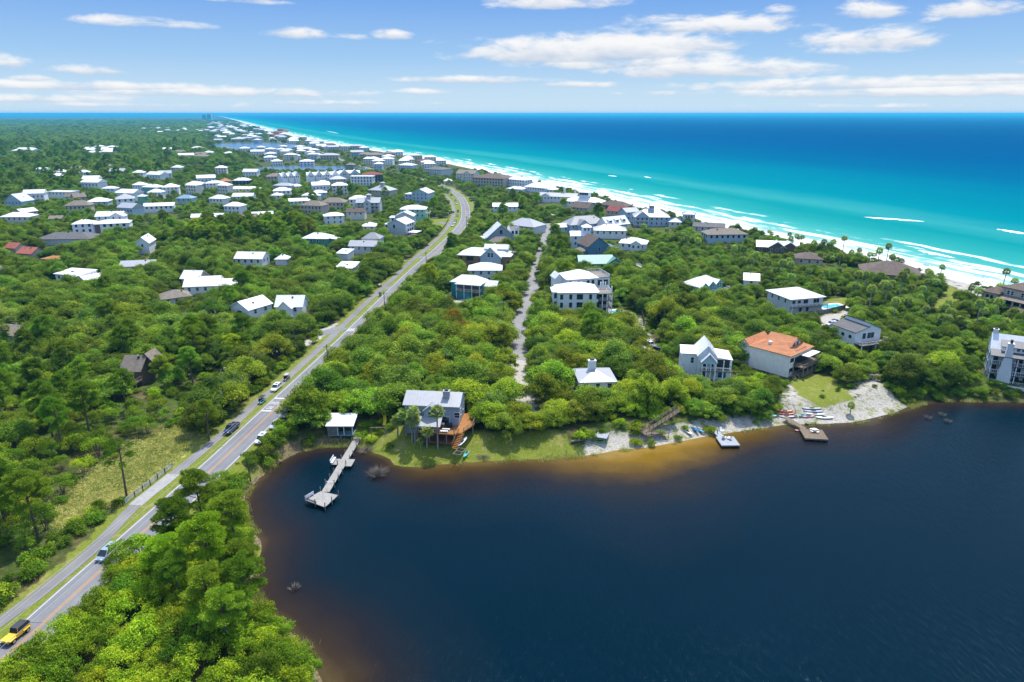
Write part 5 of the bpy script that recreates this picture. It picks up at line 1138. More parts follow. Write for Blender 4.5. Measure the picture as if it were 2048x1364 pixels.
SMALL = [  # far village houses: label, eave pixels, eave height, depth, roof, rise, wall, roof colour
 ('white hip roof over blue-grey porch, left of the dark-roofed tall house', (172, 404), (217, 403), 5, 13, 'hip', 2.8, 'bluegrey', 'white'),
 ('low white hip roof cut by the frame edge in the village', (0, 434), (58, 434), 4, 12, 'hip', 2.6, 'cream', 'white'),
 ('white roof behind the low hip roof at the frame edge', (45, 425), (79, 421), 4, 10, 'gx', 2.0, 'tan', 'white'),
 ('small tan roof between village trees', (97, 438), (126, 437), 3.2, 9, 'gx', 1.5, 'tan', 'tan'),
 ('big pale blue-grey gable at the frame edge', (8, 402), (45, 403), 5, 13, 'gy', 5.5, 'bluegrey', 'pale'),
 ('white flat-roofed row at the forest edge', (95, 384), (141, 385), 5.5, 12, 'flat', 0.3, 'white', 'white'),
 ('small cream house at the forest edge with tan gable', (128, 393), (150, 393), 4.5, 9, 'gx', 2.4, 'cream', 'tan'),
 ('brown gabled roof just left of the blue-grey porch house', (149, 395), (176, 393), 4.0, 10, 'gx', 3.0, 'tan', 'tan'),
 ('small white hip roof alone against the forest edge', (203, 377), (231, 377), 4.5, 10, 'hip', 1.8, 'white', 'white'),
 ('white hip roof just above the dark-roofed tall house', (230, 385), (259, 384), 4.5, 11, 'hip', 2.2, 'white', 'white'),
 ('white house with teal lower porch at the forest edge', (284, 374), (315, 375), 6.5, 11, 'hip', 2.6, 'aqua', 'white'),
 ('white double-stacked house right of the teal porch house', (324, 375), (359, 374), 7.5, 13, 'hip', 3.0, 'white', 'white'),
 ('square white house with open upper porch at the forest edge', (372, 368), (403, 368), 7.2, 11, 'hip', 2.4, 'palegrey', 'white'),
 ('white two-storey house left of the orange pyramid roof', (411, 367), (449, 366), 7, 11, 'hip', 2.2, 'white', 'white'),
 ('house with orange pyramid roof at the forest edge', (442, 363), (466, 362), 6.5, 10, 'hip', 2.8, 'beige', 'orange'),
 ('dark-walled house under white hip roof right of the orange roof', (466, 361), (498, 361), 6.5, 11, 'hip', 2.6, 'navy', 'white'),
 ('long white roof below the dark-walled house', (455, 378), (517, 378), 4.0, 11, 'hip', 2.0, 'white', 'white'),
 ('house with pale blue roof in the village', (351, 397), (385, 397), 5, 11, 'hip', 2.6, 'bluegrey', 'sky'),
 ('low white gabled roof among dense oaks', (464, 393), (507, 393), 3.4, 10, 'gx', 2.4, 'white', 'white'),
 ('long narrow white roof near the pine grove', (382, 435), (451, 433), 3.4, 8, 'gx', 1.8, 'white', 'white'),
 ('grey-tan roof behind the pine grove', (470, 439), (514, 438), 3.4, 11, 'gx', 3.0, 'tan', 'tan'),
 ('white roof joined to the grey-tan roof behind the pine grove', (505, 431), (549, 429), 3.4, 9, 'gx', 1.8, 'white', 'white'),
 ('low white roof among oaks above the back lane', (579, 403), (623, 401), 3.4, 9, 'gx', 1.8, 'white', 'white'),
 ('small white house with turret among oaks', (541, 391), (564, 391), 4.0, 9, 'hip', 2.2, 'white', 'white'),
 ('low white hip roof above the back lane', (603, 391), (642, 391), 3.6, 9, 'hip', 2.0, 'white', 'white'),
 ('pale low roof left of the triple-gabled building', (546, 371), (582, 372), 4.0, 12, 'hip', 2.4, 'palegrey', 'pale'),
 ('white hip-roofed house with bluish walls in the dense cluster', (624, 386), (656, 385), 5.5, 10, 'hip', 2.0, 'bluegrey', 'white'),
 ('small stacked white hip roofs in the dense cluster', (634, 368), (663, 367), 5.5, 10, 'hip', 3.0, 'white', 'white'),
 ('white hip-roofed villa in front of the long gabled building', (615, 355), (658, 355), 8.0, 14, 'hip', 3.4, 'white', 'white'),
 ('tan hip-roofed house with porches beside the white villa', (661, 359), (695, 358), 7.0, 13, 'hip', 3.0, 'tan', 'pale'),
 ('small white pavilion roof below the triple-gabled building', (585, 373), (608, 372), 3.0, 8, 'hip', 2.0, 'white', 'white'),
]
for i, (lab, a, b_, e, d, rf, ri, wl, rc) in enumerate(SMALL): generic('village_house', lab, (a, b_), e, d, rf, ri, wl, rc, win='f', group='houses of the inland village', clr=6)
for lab, a, b_, e, d, n_, wl, rc in (('white four-storey building with three steep front gables', (565, 353), (602, 351), 11, 14, 3, 'white', 'white'), ('long white gabled building behind the white villa', (615, 351), (681, 349), 10.5, 14, 4, 'white', 'white'), ('pale house with twin white gables in the dense cluster', (680, 347), (722, 346), 9.0, 13, 2, 'palegrey', 'white')):
    h = generic('gabled_building', lab, (a, b_), e, d, 'gx', 2.5, wl, rc, win='f', n=3, clr=6)
    for k in range(n_):
        g_ = h.w / n_; x = -h.hw + g_ * (k + .5); h.block(x - g_ * .42, x + g_ * .42, -h.hd - 0.8, 0, -0.4, e - 0.05, 'gy', 4.0, wl, rc, 0.3, names=('gable', 'gable_roof')); h.win('f', [x - 1, x + 1], e - 1, -h.hd - .8, 1.2, 1.6)
generic('balcony_building', 'white modern block with dark stacked balconies in the dense cluster', ((701, 354), (747, 354)), 9.5, 14, 'flat', 0.5, 'white', 'white', win='fr', n=3, dark=True, clr=6)
generic('dark_building', 'near-black large house with reddish roof beside the white balcony block', ((727, 350), (768, 349)), 10, 15, 'hip', 2.6, 'navy', 'red', win='f', n=3, clr=6)
for lab, a, b_, e, d, wl, rc in (('white beach hotel-like house with rows of windows beyond the road', (760, 318), (787, 318), 9, 18, 'white', 'white'), ('pale blue tower-like house beyond the road', (748, 328), (766, 328), 9, 13, 'bluegrey', 'white'), ('white pyramid-roofed house beyond the road near the beach', (797, 330), (824, 331), 7, 16, 'bluegrey', 'white'), ('red-roofed beach pavilion on the dune', (834, 322), (854, 322), 5, 16, 'tan', 'red'), ('greenish square house beside the far road', (691, 330), (709, 330), 8, 14, 'olive', 'tan'), ('small white roof right of the far road', (888, 362), (905, 362), 3.5, 9, 'white', 'white')):
    generic('beach_house', lab, (a, b_), e, d, 'hip', 2.6, wl, rc, win='f', group='houses along the far beach', clr=5)

# --- the far strip: small houses one by one, each a single simple mesh
def tiny_mesh(w, d, e, rise, wall, roof, gab):
    b = MB(); b.box(-w / 2, -d / 2, -0.5, w / 2, d / 2, e, 0)
    W_, D_, t = w / 2 + .6, d / 2 + .6, e + .15
    lo = [(-W_, -D_, e - .05), (W_, -D_, e - .05), (W_, D_, e - .05), (-W_, D_, e - .05)]; hi = [(x, y, t) for x, y, _ in lo]
    b.poly(lo[::-1], 1)
    for i in range(4): b.poly([lo[i], lo[(i + 1) % 4], hi[(i + 1) % 4], hi[i]], 1)
    k = 0.0 if gab else D_ * .95; ra, rb = (-W_ + k, 0, t + rise), (W_ - k, 0, t + rise)
    b.poly([hi[0], hi[1], rb, ra], 1); b.poly([hi[1], hi[2], rb], 1); b.poly([hi[2], hi[3], ra, rb], 1); b.poly([hi[3], hi[0], ra], 1)
    for j in range(max(1, int(e / 3))):
        for i in range(int(w / 3.2)):
            x = -w / 2 + (i + .5) * w / int(w / 3.2); b.box(x - .6, -d / 2 - .04, .8 + 3 * j, x + .6, -d / 2 + .01, 2.3 + 3 * j, 2)
    return b.mesh('far_house', [WALL[wall], ROOF[roof], GLASS])
TINY = [tiny_mesh(*a) for a in ((14, 11, 6, 2.6, 'white', 'white', 0), (18, 12, 7, 2.8, 'white', 'white', 1), (12, 12, 8.5, 2.4, 'palegrey', 'white', 0), (22, 14, 7, 3, 'tan', 'pale', 0), (16, 12, 6.5, 3, 'bluegrey', 'pale', 1), (13, 10, 9, 2.5, 'cream', 'white', 0), (20, 13, 6, 3.2, 'beige', 'tan', 0), (18, 13, 7, 3, 'brick', 'red', 0), (15, 11, 6, 3, 'tan', 'salmon', 1))]
TINYC = ['white hip roof', 'white gabled roof', 'grey walls and white hip roof', 'tan walls and pale roof', 'blue-grey walls and pale gables', 'cream walls and white roof', 'tan hip roof', 'brick-red roof', 'salmon roof']
taken = []
def tiny(x, y, i, rz, sc, where, nm='far_house'):
    for a in taken:
        if (a[0] - x) ** 2 + (a[1] - y) ** 2 < (15 + 0.006 * y) ** 2: return False
    if any(inside(np.array([[x, y]]), p)[0] for p in POND): return False
    for f in FOOT:
        if (f[0] - x) ** 2 + (f[1] - y) ** 2 < 20 ** 2: return False
    if poly_dist(np.array([[x, y]]), ROAD)[0] < 14: return False
    o = link(nm, TINY[i], None, (x, y, G0), rz); o.scale = (sc, sc, 1.0)
    tag(o, f'tiny far house, {TINYC[i]}, {where}', 'house', f'far houses {where}: {TINYC[i]}')
    taken.append((x, y)); FOOT.append((x, y, rz, 10 * sc, 8 * sc, 12 + y * .012)); return True
r = random.Random(5); n = 0
while n < 140:
    s_ = 880 + (r.random() ** 1.9) * 5200; v_ = r.choice((48, 70, 95, 130, 170, 215, 260)) + r.uniform(-10, 10)
    u_ = coast_u(s_) - v_; x, y = s_ * SD[0] + u_ * UD[0], s_ * SD[1] + u_ * UD[1]
    if to_px(x, y, 3)[1] > 336: continue
    n += tiny(x, y, r.choice((0, 0, 0, 1, 1, 2, 2, 3, 4, 5, 5, 6)), r.uniform(-.3, .3) + .38, r.uniform(.9, 1.3) * (1 + y / 9000), 'in the crowded strip along the beach') or 0
for (x0, y0, x1, y1, m, ch, where) in ((535, 262, 575, 275, 9, (7, 7, 8), 'in the red-roofed cluster near the beach'), (150, 240, 300, 243, 26, (0, 1, 5, 0), 'in the long white row near the horizon'), (300, 241, 460, 252, 34, (0, 1, 3, 5, 6, 8), 'in the town below the horizon'), (270, 254, 480, 268, 34, (0, 1, 3, 6, 6, 5), 'in the village beyond the first forest'), (185, 301, 228, 312, 9, (0, 1, 2), 'in the clearing of the first forest'), (330, 300, 470, 320, 10, (0, 6, 1), 'among trees this side of the far pond'), (40, 303, 70, 308, 4, (0, 1), 'alone in the far left forest'), (470, 262, 520, 296, 10, (0, 2, 3), 'on the shore of the far pond'), (520, 300, 640, 322, 14, (0, 2, 5, 1), 'between the two ponds')):
    k = tries = 0
    while k < m and tries < 500:
        tries += 1; p = at(r.uniform(x0, x1), r.uniform(y0, y1)); k += tiny(p[0], p[1], r.choice(ch), r.uniform(-.5, .5), r.uniform(.9, 1.25) * (1 + p[1] / 12000), where) or 0
k = tries = 0
while k < 34 and tries < 900:
    tries += 1; p = at(r.uniform(0, 720), r.uniform(338, 432), G0); k += tiny(p[0], p[1], r.choice((0, 1, 2, 4, 5, 0, 1, 6)), r.uniform(-.4, .4), r.uniform(.8, 1.05), 'between the oaks of the inland village', 'village_cottage') or 0
# the tower block on the horizon
p = at(417, 231.0); b = MB(); b.box(-55, -25, -1, -8, 25, 78, 0); b.box(8, -25, -1, 55, 25, 92, 0)
for z in range(6, 76, 6): b.box(-54, -25.5, z, -9, -25.01, z + 3, 1); b.box(9, -25.5, z, 54, -25.01, z + 3, 1)
k = min(1.0, 9000 / p[1]); ty = 9000; tx = (417 - 1024) / FPX * (ty * CP + 72 * SP)
o = b.build('tower_block', [WALL['bluegrey'], GLASS]); o.location = (tx, ty, G0); o.scale = (1, 1, .75); tag(o, 'twin tower block standing alone on the far horizon', 'tower')
# ------------------------------------------------------------------ vehicles
RUBBER = simple('tyre_rubber', (0.02, 0.02, 0.021, 1), 0.85, 0.1); RIM = simple('alloy_rim', (0.45, 0.46, 0.48, 1), 0.3, 0.05, metal=0.8); CARGL = glass('car_glass', (0.010, 0.014, 0.018, 1), 0.04)
LAMP = simple('lamp_lens', (0.75, 0.76, 0.76, 1), 0.15, 0.03); TAIL = simple('tail_lens', (0.35, 0.015, 0.012, 1), 0.2, 0.03); BLACKP = simple('black_plastic', (0.025, 0.025, 0.027, 1), 0.55, 0.05); SEATM = simple('seat_vinyl', (0.42, 0.38, 0.32, 1), 0.6, 0.05)
CANVAS = simple('soft_top_canvas', (0.045, 0.048, 0.055, 1), 0.85, 0.08)
PNT = {'white': paint('white_paint', (0.75, 0.76, 0.77, 1)), 'silver': paint('silver_paint', (0.50, 0.53, 0.56, 1), 0.3, 0.6, 0.35), 'navy': paint('navy_paint', (0.012, 0.022, 0.075, 1)), 'black': paint('black_paint', (0.015, 0.016, 0.019, 1)), 'grey': paint('grey_paint', (0.13, 0.14, 0.15, 1)),
       'yellow': paint('yellow_paint', (0.82, 0.50, 0.01, 1)), 'teal': paint('teal_paint', (0.0, 0.32, 0.40, 1)), 'red': paint('red_paint', (0.42, 0.02, 0.02, 1)), 'blue': paint('blue_paint', (0.02, 0.10, 0.30, 1)), 'pearl': paint('pearl_paint', (0.26, 0.34, 0.40, 1))}
def ring(y, hw, z0, z1, r=0.12, taper=0.0):
    w1 = hw - taper
    return [(-hw + r, y, z0), (hw - r, y, z0), (hw, y, z0 + r), (hw, y, z1 - r * 1.6), (w1 - r, y, z1), (-w1 + r, y, z1), (-hw, y, z1 - r * 1.6), (-hw, y, z0 + r)]
def wheel_meshes(rad=.34, wd=.22):
    b = MB(); n = 14
    for r0, x0 in ((rad, -wd / 2),):
        b.tube([(-wd / 2, 0, 0), (-wd / 2 + .03, 0, 0), (wd / 2 - .03, 0, 0), (wd / 2, 0, 0)], [rad * .93, rad, rad, rad * .93], n)
    c = MB(); c.tube([(-wd / 2 - .012, 0, 0), (wd / 2 + .012, 0, 0)], [rad * .62, rad * .62], 10)
    return b.mesh('wheel', RUBBER, True), c.mesh('rim', RIM)
WH = wheel_meshes(); WHB = wheel_meshes(.42, .28); WHS = wheel_meshes(.25, .2)
CARS = {}
def car_parts(kind, col):
    """[(name, mesh, location, [sub-parts])] of a vehicle facing +y"""
    k = (kind, col)
    if k in CARS: return CARS[k]
    P = PNT[col]; out = []
    body, gl, roof = MB(), MB(), MB(); extra = []
    if kind in ('suv', 'sedan', 'van'):
        L_, hw, hz = {'suv': (4.7, .95, 1.68), 'sedan': (4.7, .92, 1.45), 'van': (4.8, .95, 1.7)}[kind]; b0 = .26; bl = {'suv': .98, 'sedan': .92, 'van': 1.02}[kind]
        h = L_ / 2
        body.loft([ring(-h, hw * .86, b0 + .14, bl * .78, .1), ring(-h + .18, hw * .95, b0, bl * .97, .1), ring(-h + .8, hw, b0, bl, .1), ring(0.2, hw, b0, bl, .1), ring(h - 1.25, hw, b0, bl * .98, .1), ring(h - .35, hw * .95, b0, bl * .80, .1), ring(h, hw * .82, b0 + .12, bl * .66, .1)])
        ya, yb, yc, yd = {'suv': (-h + .12, -h + .55, .35, 1.15), 'sedan': (-h + .75, -h + 1.5, .15, 1.05), 'van': (-h + .12, -h + .5, .75, 1.65)}[kind]
        tw = hw * .78
        g_ = lambda y, w_, z: [(-w_, y, z), (w_, y, z)]
        lo = [(-hw * .93, ya, bl - .02), (hw * .93, ya, bl - .02), (hw * .93, yd, bl - .02), (-hw * .93, yd, bl - .02)]; hi = [(-tw, yb, hz - .07), (tw, yb, hz - .07), (tw, yc, hz - .07), (-tw, yc, hz - .07)]
        gl.loft([lo, hi])
        roof.prism([(-tw - .02, yb - .06, hz - .068), (tw + .02, yb - .06, hz - .068), (tw + .02, yc + .05, hz - .068), (-tw - .02, yc + .05, hz - .068)], (0, 0, .07))
        for sx in (-1, 1):
            for y0, y1 in ((ya, yb), (yd, yc)): roof.bar((sx * hw * .935, y0, bl - .02), (sx * (tw + .01), y1, hz - .06), .1, .1)
            ym = (yb + yc) / 2; roof.bar((sx * hw * .935, ym + .1, bl - .02), (sx * (tw + .012), ym, hz - .06), .09, .05)
        extra.append(('sunroof', (lambda m: (m.box(-.42, (yb + yc) / 2 - .2, hz + .001, .42, (yb + yc) / 2 + .5, hz + .012), m)[1])(MB()), CARGL))
        wy, wx, wr = h - .95, hw - .1, WH; fz, lz = bl * .70, bl * .7
    elif kind == 'pickup':
        hw, h, bl, hz = 1.0, 2.9, 1.12, 1.88; b0 = .4
        body.loft([ring(-h, hw * .95, b0 + .1, bl * .9, .08), ring(-h + .1, hw, b0, bl * .95, .08), ring(-.9, hw, b0, bl * .95, .08), ring(-.9 + .02, hw, b0, bl, .08), ring(1.4, hw, b0, bl, .08), ring(h - .3, hw * .96, b0, bl * .92, .1), ring(h, hw * .86, b0 + .1, bl * .75, .1)])
        lo = [(-hw * .94, -.95, bl - .02), (hw * .94, -.95, bl - .02), (hw * .94, 1.35, bl - .02), (-hw * .94, 1.35, bl - .02)]; hi = [(-.76, -.75, hz - .07), (.76, -.75, hz - .07), (.76, .55, hz - .07), (-.76, .55, hz - .07)]
        gl.loft([lo, hi]); roof.prism([(-.79, -.8, hz - .068), (.79, -.8, hz - .068), (.79, .6, hz - .068), (-.79, .6, hz - .068)], (0, 0, .07))
        for sx in (-1, 1):
            for a, c in ((-.95, -.75), (1.35, .55)): roof.bar((sx * .945, a, bl - .02), (sx * .77, c, hz - .06), .1)
        m = MB(); m.box(-.82, -h + .15, bl * .95 + .002, .82, -1.02, bl * .95 + .012); extra.append(('bed_floor', m, BLACKP))
        m = MB()
        for a in ((-1.0, -h, -.84, -1.0), (.84, -h, 1.0, -1.0), (-.84, -h, .84, -h + .12)): m.box(a[0] + .01, a[1] + .01, bl * .95 + .003, a[2] - .01, a[3], bl * .95 + .2)
        extra.append(('bed_side', m, P)); wy, wx, wr = 1.85, .9, WHB; fz = lz = .9
    elif kind == 'jeep':
        hw, h, bl, hz = .78, 2.1, 1.12, 1.85
        body.loft([ring(-h + .1, hw, .45, bl, .06), ring(.55, hw, .45, bl, .06), ring(.75, hw * .94, .45, bl - .05, .06), ring(h - .05, hw * .78, .5, bl - .1, .06)])
        m = MB()
        for sx in (-1, 1):
            for y in (-1.2, 1.35): m.prism([(sx * .55, y - .6, .85), (sx * .98, y - .6, .80), (sx * .98, y + .6, .80), (sx * .55, y + .6, .85)][::sx], (0, 0, .09))
        extra.append(('fender', m, P))
        m = MB(); m.loft([[(-.76, -1.95, bl - .01), (.76, -1.95, bl - .01), (.76, .35, bl - .01), (-.76, .35, bl - .01)], [(-.70, -1.8, hz), (.70, -1.8, hz), (.70, .1, hz), (-.70, .1, hz)]]); extra.append(('soft_top', m, CANVAS))
        for sx in (-1, 1):
            for a, c in ((-1.75, -.95), (-.85, .15)): gl.prism([(sx * .765, a, bl + .08), (sx * .765, c, bl + .08), (sx * .715, c - .1, hz - .12), (sx * .715, a + .12, hz - .12)], (sx * .015, 0, 0))
        gl.prism([(-.68, .37, bl + .05), (.68, .37, bl + .05), (.62, .14, hz - .08), (-.62, .14, hz - .08)], (0, .03, 0)); roof.bar((-.72, .30, bl), (-.66, .12, hz), .07); roof.bar((.72, .30, bl), (.66, .12, hz), .07)
        m = MB(); m.tube([(0, -h - .02, 1.0), (0, -h - .24, 1.0)], [.4, .4], 14); extra.append(('spare_wheel', m, RUBBER)); m = MB(); m.box(-.8, h + .0, .45, .8, h + .16, .62); extra.append(('bumper', m, BLACKP)); wy, wx, wr = 1.28, .8, WHB; fz = lz = .9
    elif kind in ('cart', 'cart_open'):
        h, hw = 1.45, .62
        body.loft([ring(-h, hw, .3, .72, .05), ring(-.5, hw, .28, .66, .05), ring(-.48, hw, .28, .40, .05), ring(.55, hw, .28, .40, .05), ring(.7, hw, .3, .78, .05), ring(h, hw * .8, .34, .60, .06)])
        m = MB(); m.box(-.55, -.75, .66, .55, -.25, .82); m.box(-.55, -.85, .82, .55, -.73, 1.25); m.box(-.55, -1.4, .74, .55, -1.0, .86); extra.append(('seat', m, SEATM))
        m = MB(); m.box(-.62, -1.3, 1.82, .62, .75, 1.88); extra.append(('roof', m, SEATM if kind == 'cart' else BLACKP))
        for x, y, y2 in ((-.55, -1.2, -1.2), (.55, -1.2, -1.2), (-.55, .85, .6), (.55, .85, .6)):
            m = MB(); m.bar((x, y, .6), (x, y2, 1.82), .05); extra.append(('post', m, BLACKP))
        gl.prism([(-.52, .84, .8), (.52, .84, .8), (.5, .66, 1.6), (-.5, .66, 1.6)], (0, .015, 0)); wy, wx, wr = .95, .55, WHS; fz = lz = .6
    out.append(('body', body.mesh('body', P, False), (0, 0, 0), []))
    if gl.v: out.append(('windows', gl.mesh('windows', CARGL), (0, 0, 0), []))
    if roof.v: out.append(('roof_frame', roof.mesh('roof_frame', P), (0, 0, 0), []))
    for nm, m, mt in extra: out.append((nm, m.mesh(nm, mt), (0, 0, 0), []))
    for sx in (-1, 1):
        for sy in (-1, 1): out.append(('wheel', wr[0], (sx * wx, sy * wy, {id(WH): .34, id(WHB): .42, id(WHS): .25}[id(wr)]), [('rim', wr[1])]))
        m = MB(); m.box(sx * hw * .55 - .16, h - .12, fz - .09, sx * hw * .55 + .16, h + .012, fz + .07); out.append(('headlight', m.mesh('headlight', LAMP), (0, 0, 0), []))
        m = MB(); m.box(sx * hw * .62 - .13, -h - .012, lz - .06, sx * hw * .62 + .13, -h + .2, lz + .14); out.append(('tail_light', m.mesh('tail_light', TAIL), (0, 0, 0), []))
    CARS[k] = out; return out
def vehicle(name, label, cat, kind, col, px, line=None, side=0.0, towards=True, rz=None, group=None, z=G0 + .06):
    p = at(*px); root_rz = rz
    if line is not None:
        c, d, nr = frame_at(line, px); q = np.array(p[:2]) if side is None else c + nr * side
        root_rz = math.atan2(-d[1], -d[0]) - PI / 2 if towards else math.atan2(d[1], d[0]) - PI / 2; p = (q[0], q[1])
    e_ = empty(name, (p[0], p[1], z), root_rz, label, cat, group); e_.scale = (.92, .92, .92)
    for nm, me, lc, subs in car_parts(kind, col):
        o = link(nm, me, e_, lc)
        for sn, sm_ in subs: link(sn, sm_, o)
    return e_
vehicle('jeep', 'bright yellow off-roader with dark soft top driving at the frame corner', 'car', 'jeep', 'yellow', (22, 1272), ROAD, -1.55)
vehicle('minivan', 'blue-grey van driving towards the viewer beside the scrub branches', 'car', 'van', 'pearl', (214, 1110), ROAD, -1.55)
vehicle('pickup_truck', 'dark navy pickup parked on the grass verge between path and road', 'truck', 'pickup', 'navy', (470, 862), ROAD, -4.9)
vehicle('golf_cart', 'small teal golf cart parked on the verge beside the road lettering', 'golf cart', 'cart_open', 'teal', (532, 806), ROAD, -5.0)
vehicle('parked_car', 'white crossover with black sunroof parked between the two golf carts', 'car', 'suv', 'white', (555, 779), ROAD, -5.2)
vehicle('golf_cart', 'dark golf cart with long pale roof, parked behind the white crossover', 'golf cart', 'cart', 'black', (573, 760), ROAD, -5.3)
vehicle('parked_car', 'dark grey car parked on the lake side shoulder, half under the bushes', 'car', 'suv', 'grey', (580, 832), ROAD, 4.6)
vehicle('parked_car', 'silver car parked on the lake side shoulder behind the small pine', 'car', 'sedan', 'silver', (557, 853), ROAD, 4.6)
vehicle('parked_car', 'white car with black sunroof parked nearest on the lake side shoulder', 'car', 'suv', 'white', (524, 882), ROAD, 4.6)
for px, col, kd, off, lab in (((888, 374), 'blue', 'suv', -1.8, 'dark blue car leading the queue at the top of the bend'), ((897, 381), 'white', 'suv', -6.5, 'white car in the upper parking row by the bend'), ((903, 380), 'navy', 'sedan', -1.8, 'dark car driving beside the upper white parked car'), ((902, 386), 'grey', 'suv', -6.6, 'grey car second in the upper parking row by the bend'), ((907, 391), 'black', 'suv', -6.6, 'black car third in the upper parking row by the bend'),
                              ((914, 402), 'blue', 'sedan', -6.4, 'blue car heading the lower parking row by the bend'), ((916, 408), 'white', 'suv', -6.4, 'white car next to the blue car by the bend'), ((922, 424), 'black', 'suv', -6.0, 'black car parked on the verge middle of the bend'), ((920, 432), 'grey', 'sedan', -6.0, 'dark grey car just below the black one on the bend verge'),
                              ((917, 444), 'black', 'sedan', -6.0, 'black sedan behind the white pair at the lower bend'), ((914, 447), 'white', 'suv', -6.0, 'white car in front of the black sedan at the lower bend'), ((911, 452), 'white', 'sedan', -6.0, 'lowermost white car parked at the bend'),
                              ((760, 336), 'white', 'suv', -5, 'white car far along the coastal road beyond the bend'), ((745, 333), 'black', 'sedan', -5, 'dark car far along the coastal road beyond the bend'), ((775, 341), 'silver', 'sedan', -5, 'silver car far along the coastal road beyond the bend')):
    vehicle('parked_car', lab, 'car', kd, col, px, ROAD, off, group='cars parked along the road bend')
for px, col, kd, rz, lab in (((905, 426), 'silver', 'suv', 1.4, 'silver car nosed in on the driveway beside the bend'), ((893, 429), 'white', 'sedan', 1.5, 'white car parked on the lawn beside the mint house'), ((1664, 651), 'white', 'suv', 1.9, 'white car parked in the pool house forecourt'), ((1297, 690), 'white', 'suv', .6, 'white car under trees on the sandy drive'), ((1314, 702), 'black', 'suv', .6, 'black car next to the white one on the sandy drive'),
                              ((664, 507), 'white', 'van', 1.5, 'white van roof showing among oaks beside the small white roof'), ((1670, 646), 'grey', 'sedan', 1.9, 'dark car behind the white one in the pool house forecourt')):
    vehicle('parked_car', lab, 'car', kd, col, px, None, rz=rz)

# ------------------------------------------------------------------ docks, stairs and boats
def local(name, label, cat, px, rz, z, group=None):
    p = at(*px, z); return empty(name, (p[0], p[1], z), rz, label, cat, group)
def planks(mb, x0, x1, y0, y1, z, step=.3, along='x', t=.05):
    if along == 'x':
        y = y0
        while y < y1 - .02: mb.box(x0, y, z - t, x1, min(y + step - .02, y1), z); y += step
    else:
        x = x0
        while x < x1 - .02: mb.box(x, y0, z - t, min(x + step - .02, x1), y1, z); x += step
def post(parent, x, y, z0, z1, w=.16, mat=None):
    b = MB(); b.box(x - w / 2, y - w / 2, z0, x + w / 2, y + w / 2, z1); return b.build('post', mat or RAILW, parent)
# long dock in front of the boathouse
A_ = Vector(at(721, 868, .9)); B_ = Vector(at(651, 986, .75)); dv = (B_ - A_); L_ = dv.xy.length; rz = math.atan2(dv.y, dv.x)
e_ = empty('boat_dock', (A_.x, A_.y, 0), rz, 'long grey timber dock reaching from boathouse to a square end platform', 'dock')
b = MB(); planks(b, -2.5, L_ * .985, -.85, .85, .82, .3, 'y'); b.build('walkway', PALED, e_)
b = MB(); planks(b, L_ * .46, L_ * .58, .86, 2.3, .80); planks(b, L_ * .46, L_ * .56, -2.4, -.86, .80); b.build('side_platform', PALED, e_)
bpy.context.view_layer.update()
inv = e_.matrix_world.inverted()
def loc_of(px, z): return inv @ Vector(at(*px, z))
cs_ = [loc_of(p, .8) for p in ((612, 1000), (651, 1014), (678, 990), (642, 982))]
b = MB(); b.prism([(c.x, c.y, .66) for c in cs_], (0, 0, .14)); b.build('end_platform', PALED, e_)
m0, m1 = cs_[0], cs_[3]
for c in cs_ + [(cs_[0] + cs_[1]) / 2, (cs_[1] + cs_[2]) / 2]: post(e_, c.x * .997, c.y, -1.5, 1.75)
for i in range(9):
    x = L_ * (i + .3) / 9.5
    for s_ in (-.95, .95): post(e_, x, s_, -2.5, 1.45 + .25 * (i % 3))
b = MB()
for h_ in (.35, .6, .85): b.bar((cs_[0].x, cs_[0].y, .8 + h_), ((cs_[0] * .45 + cs_[3] * .55).x, (cs_[0] * .45 + cs_[3] * .55).y, .8 + h_), .05, .16)
for f in (0, .28, .55): q = cs_[0] * (1 - f) + cs_[3] * f; b.bar((q.x, q.y, .8), (q.x, q.y, 1.75), .1)
b.build('bench_rail', TRIM, e_)
b = MB(); q0 = cs_[0] * .9 + cs_[1] * .1; q1 = cs_[0] * .45 + cs_[1] * .55; b.bar((q0.x, q0.y, 1.2), (q1.x, q1.y, 1.2), .45, .06); b.bar((q0.x, q0.y, .8), (q0.x, q0.y, 1.2), .1); b.bar((q1.x, q1.y, .8), (q1.x, q1.y, 1.2), .1); b.build('bench_seat', DARKF, e_)
b = MB(); yb_ = -2.3; b.bar((L_ * .46, yb_, 1.2), (L_ * .56, yb_, 1.2), .5, .07); b.bar((L_ * .46, yb_ - .3, 1.65), (L_ * .56, yb_ - .3, 1.65), .06, .4); b.bar((L_ * .465, yb_, .8), (L_ * .465, yb_, 1.2), .1); b.bar((L_ * .555, yb_, .8), (L_ * .555, yb_, 1.2), .1); b.build('bench', TRIM, e_)
for x in (L_ * .1, L_ * .86):
    b = MB(); b.bar((x, -.9, 1.3), (x, .9, 1.3), .07); b.build('cross_bar', TRIM, e_)

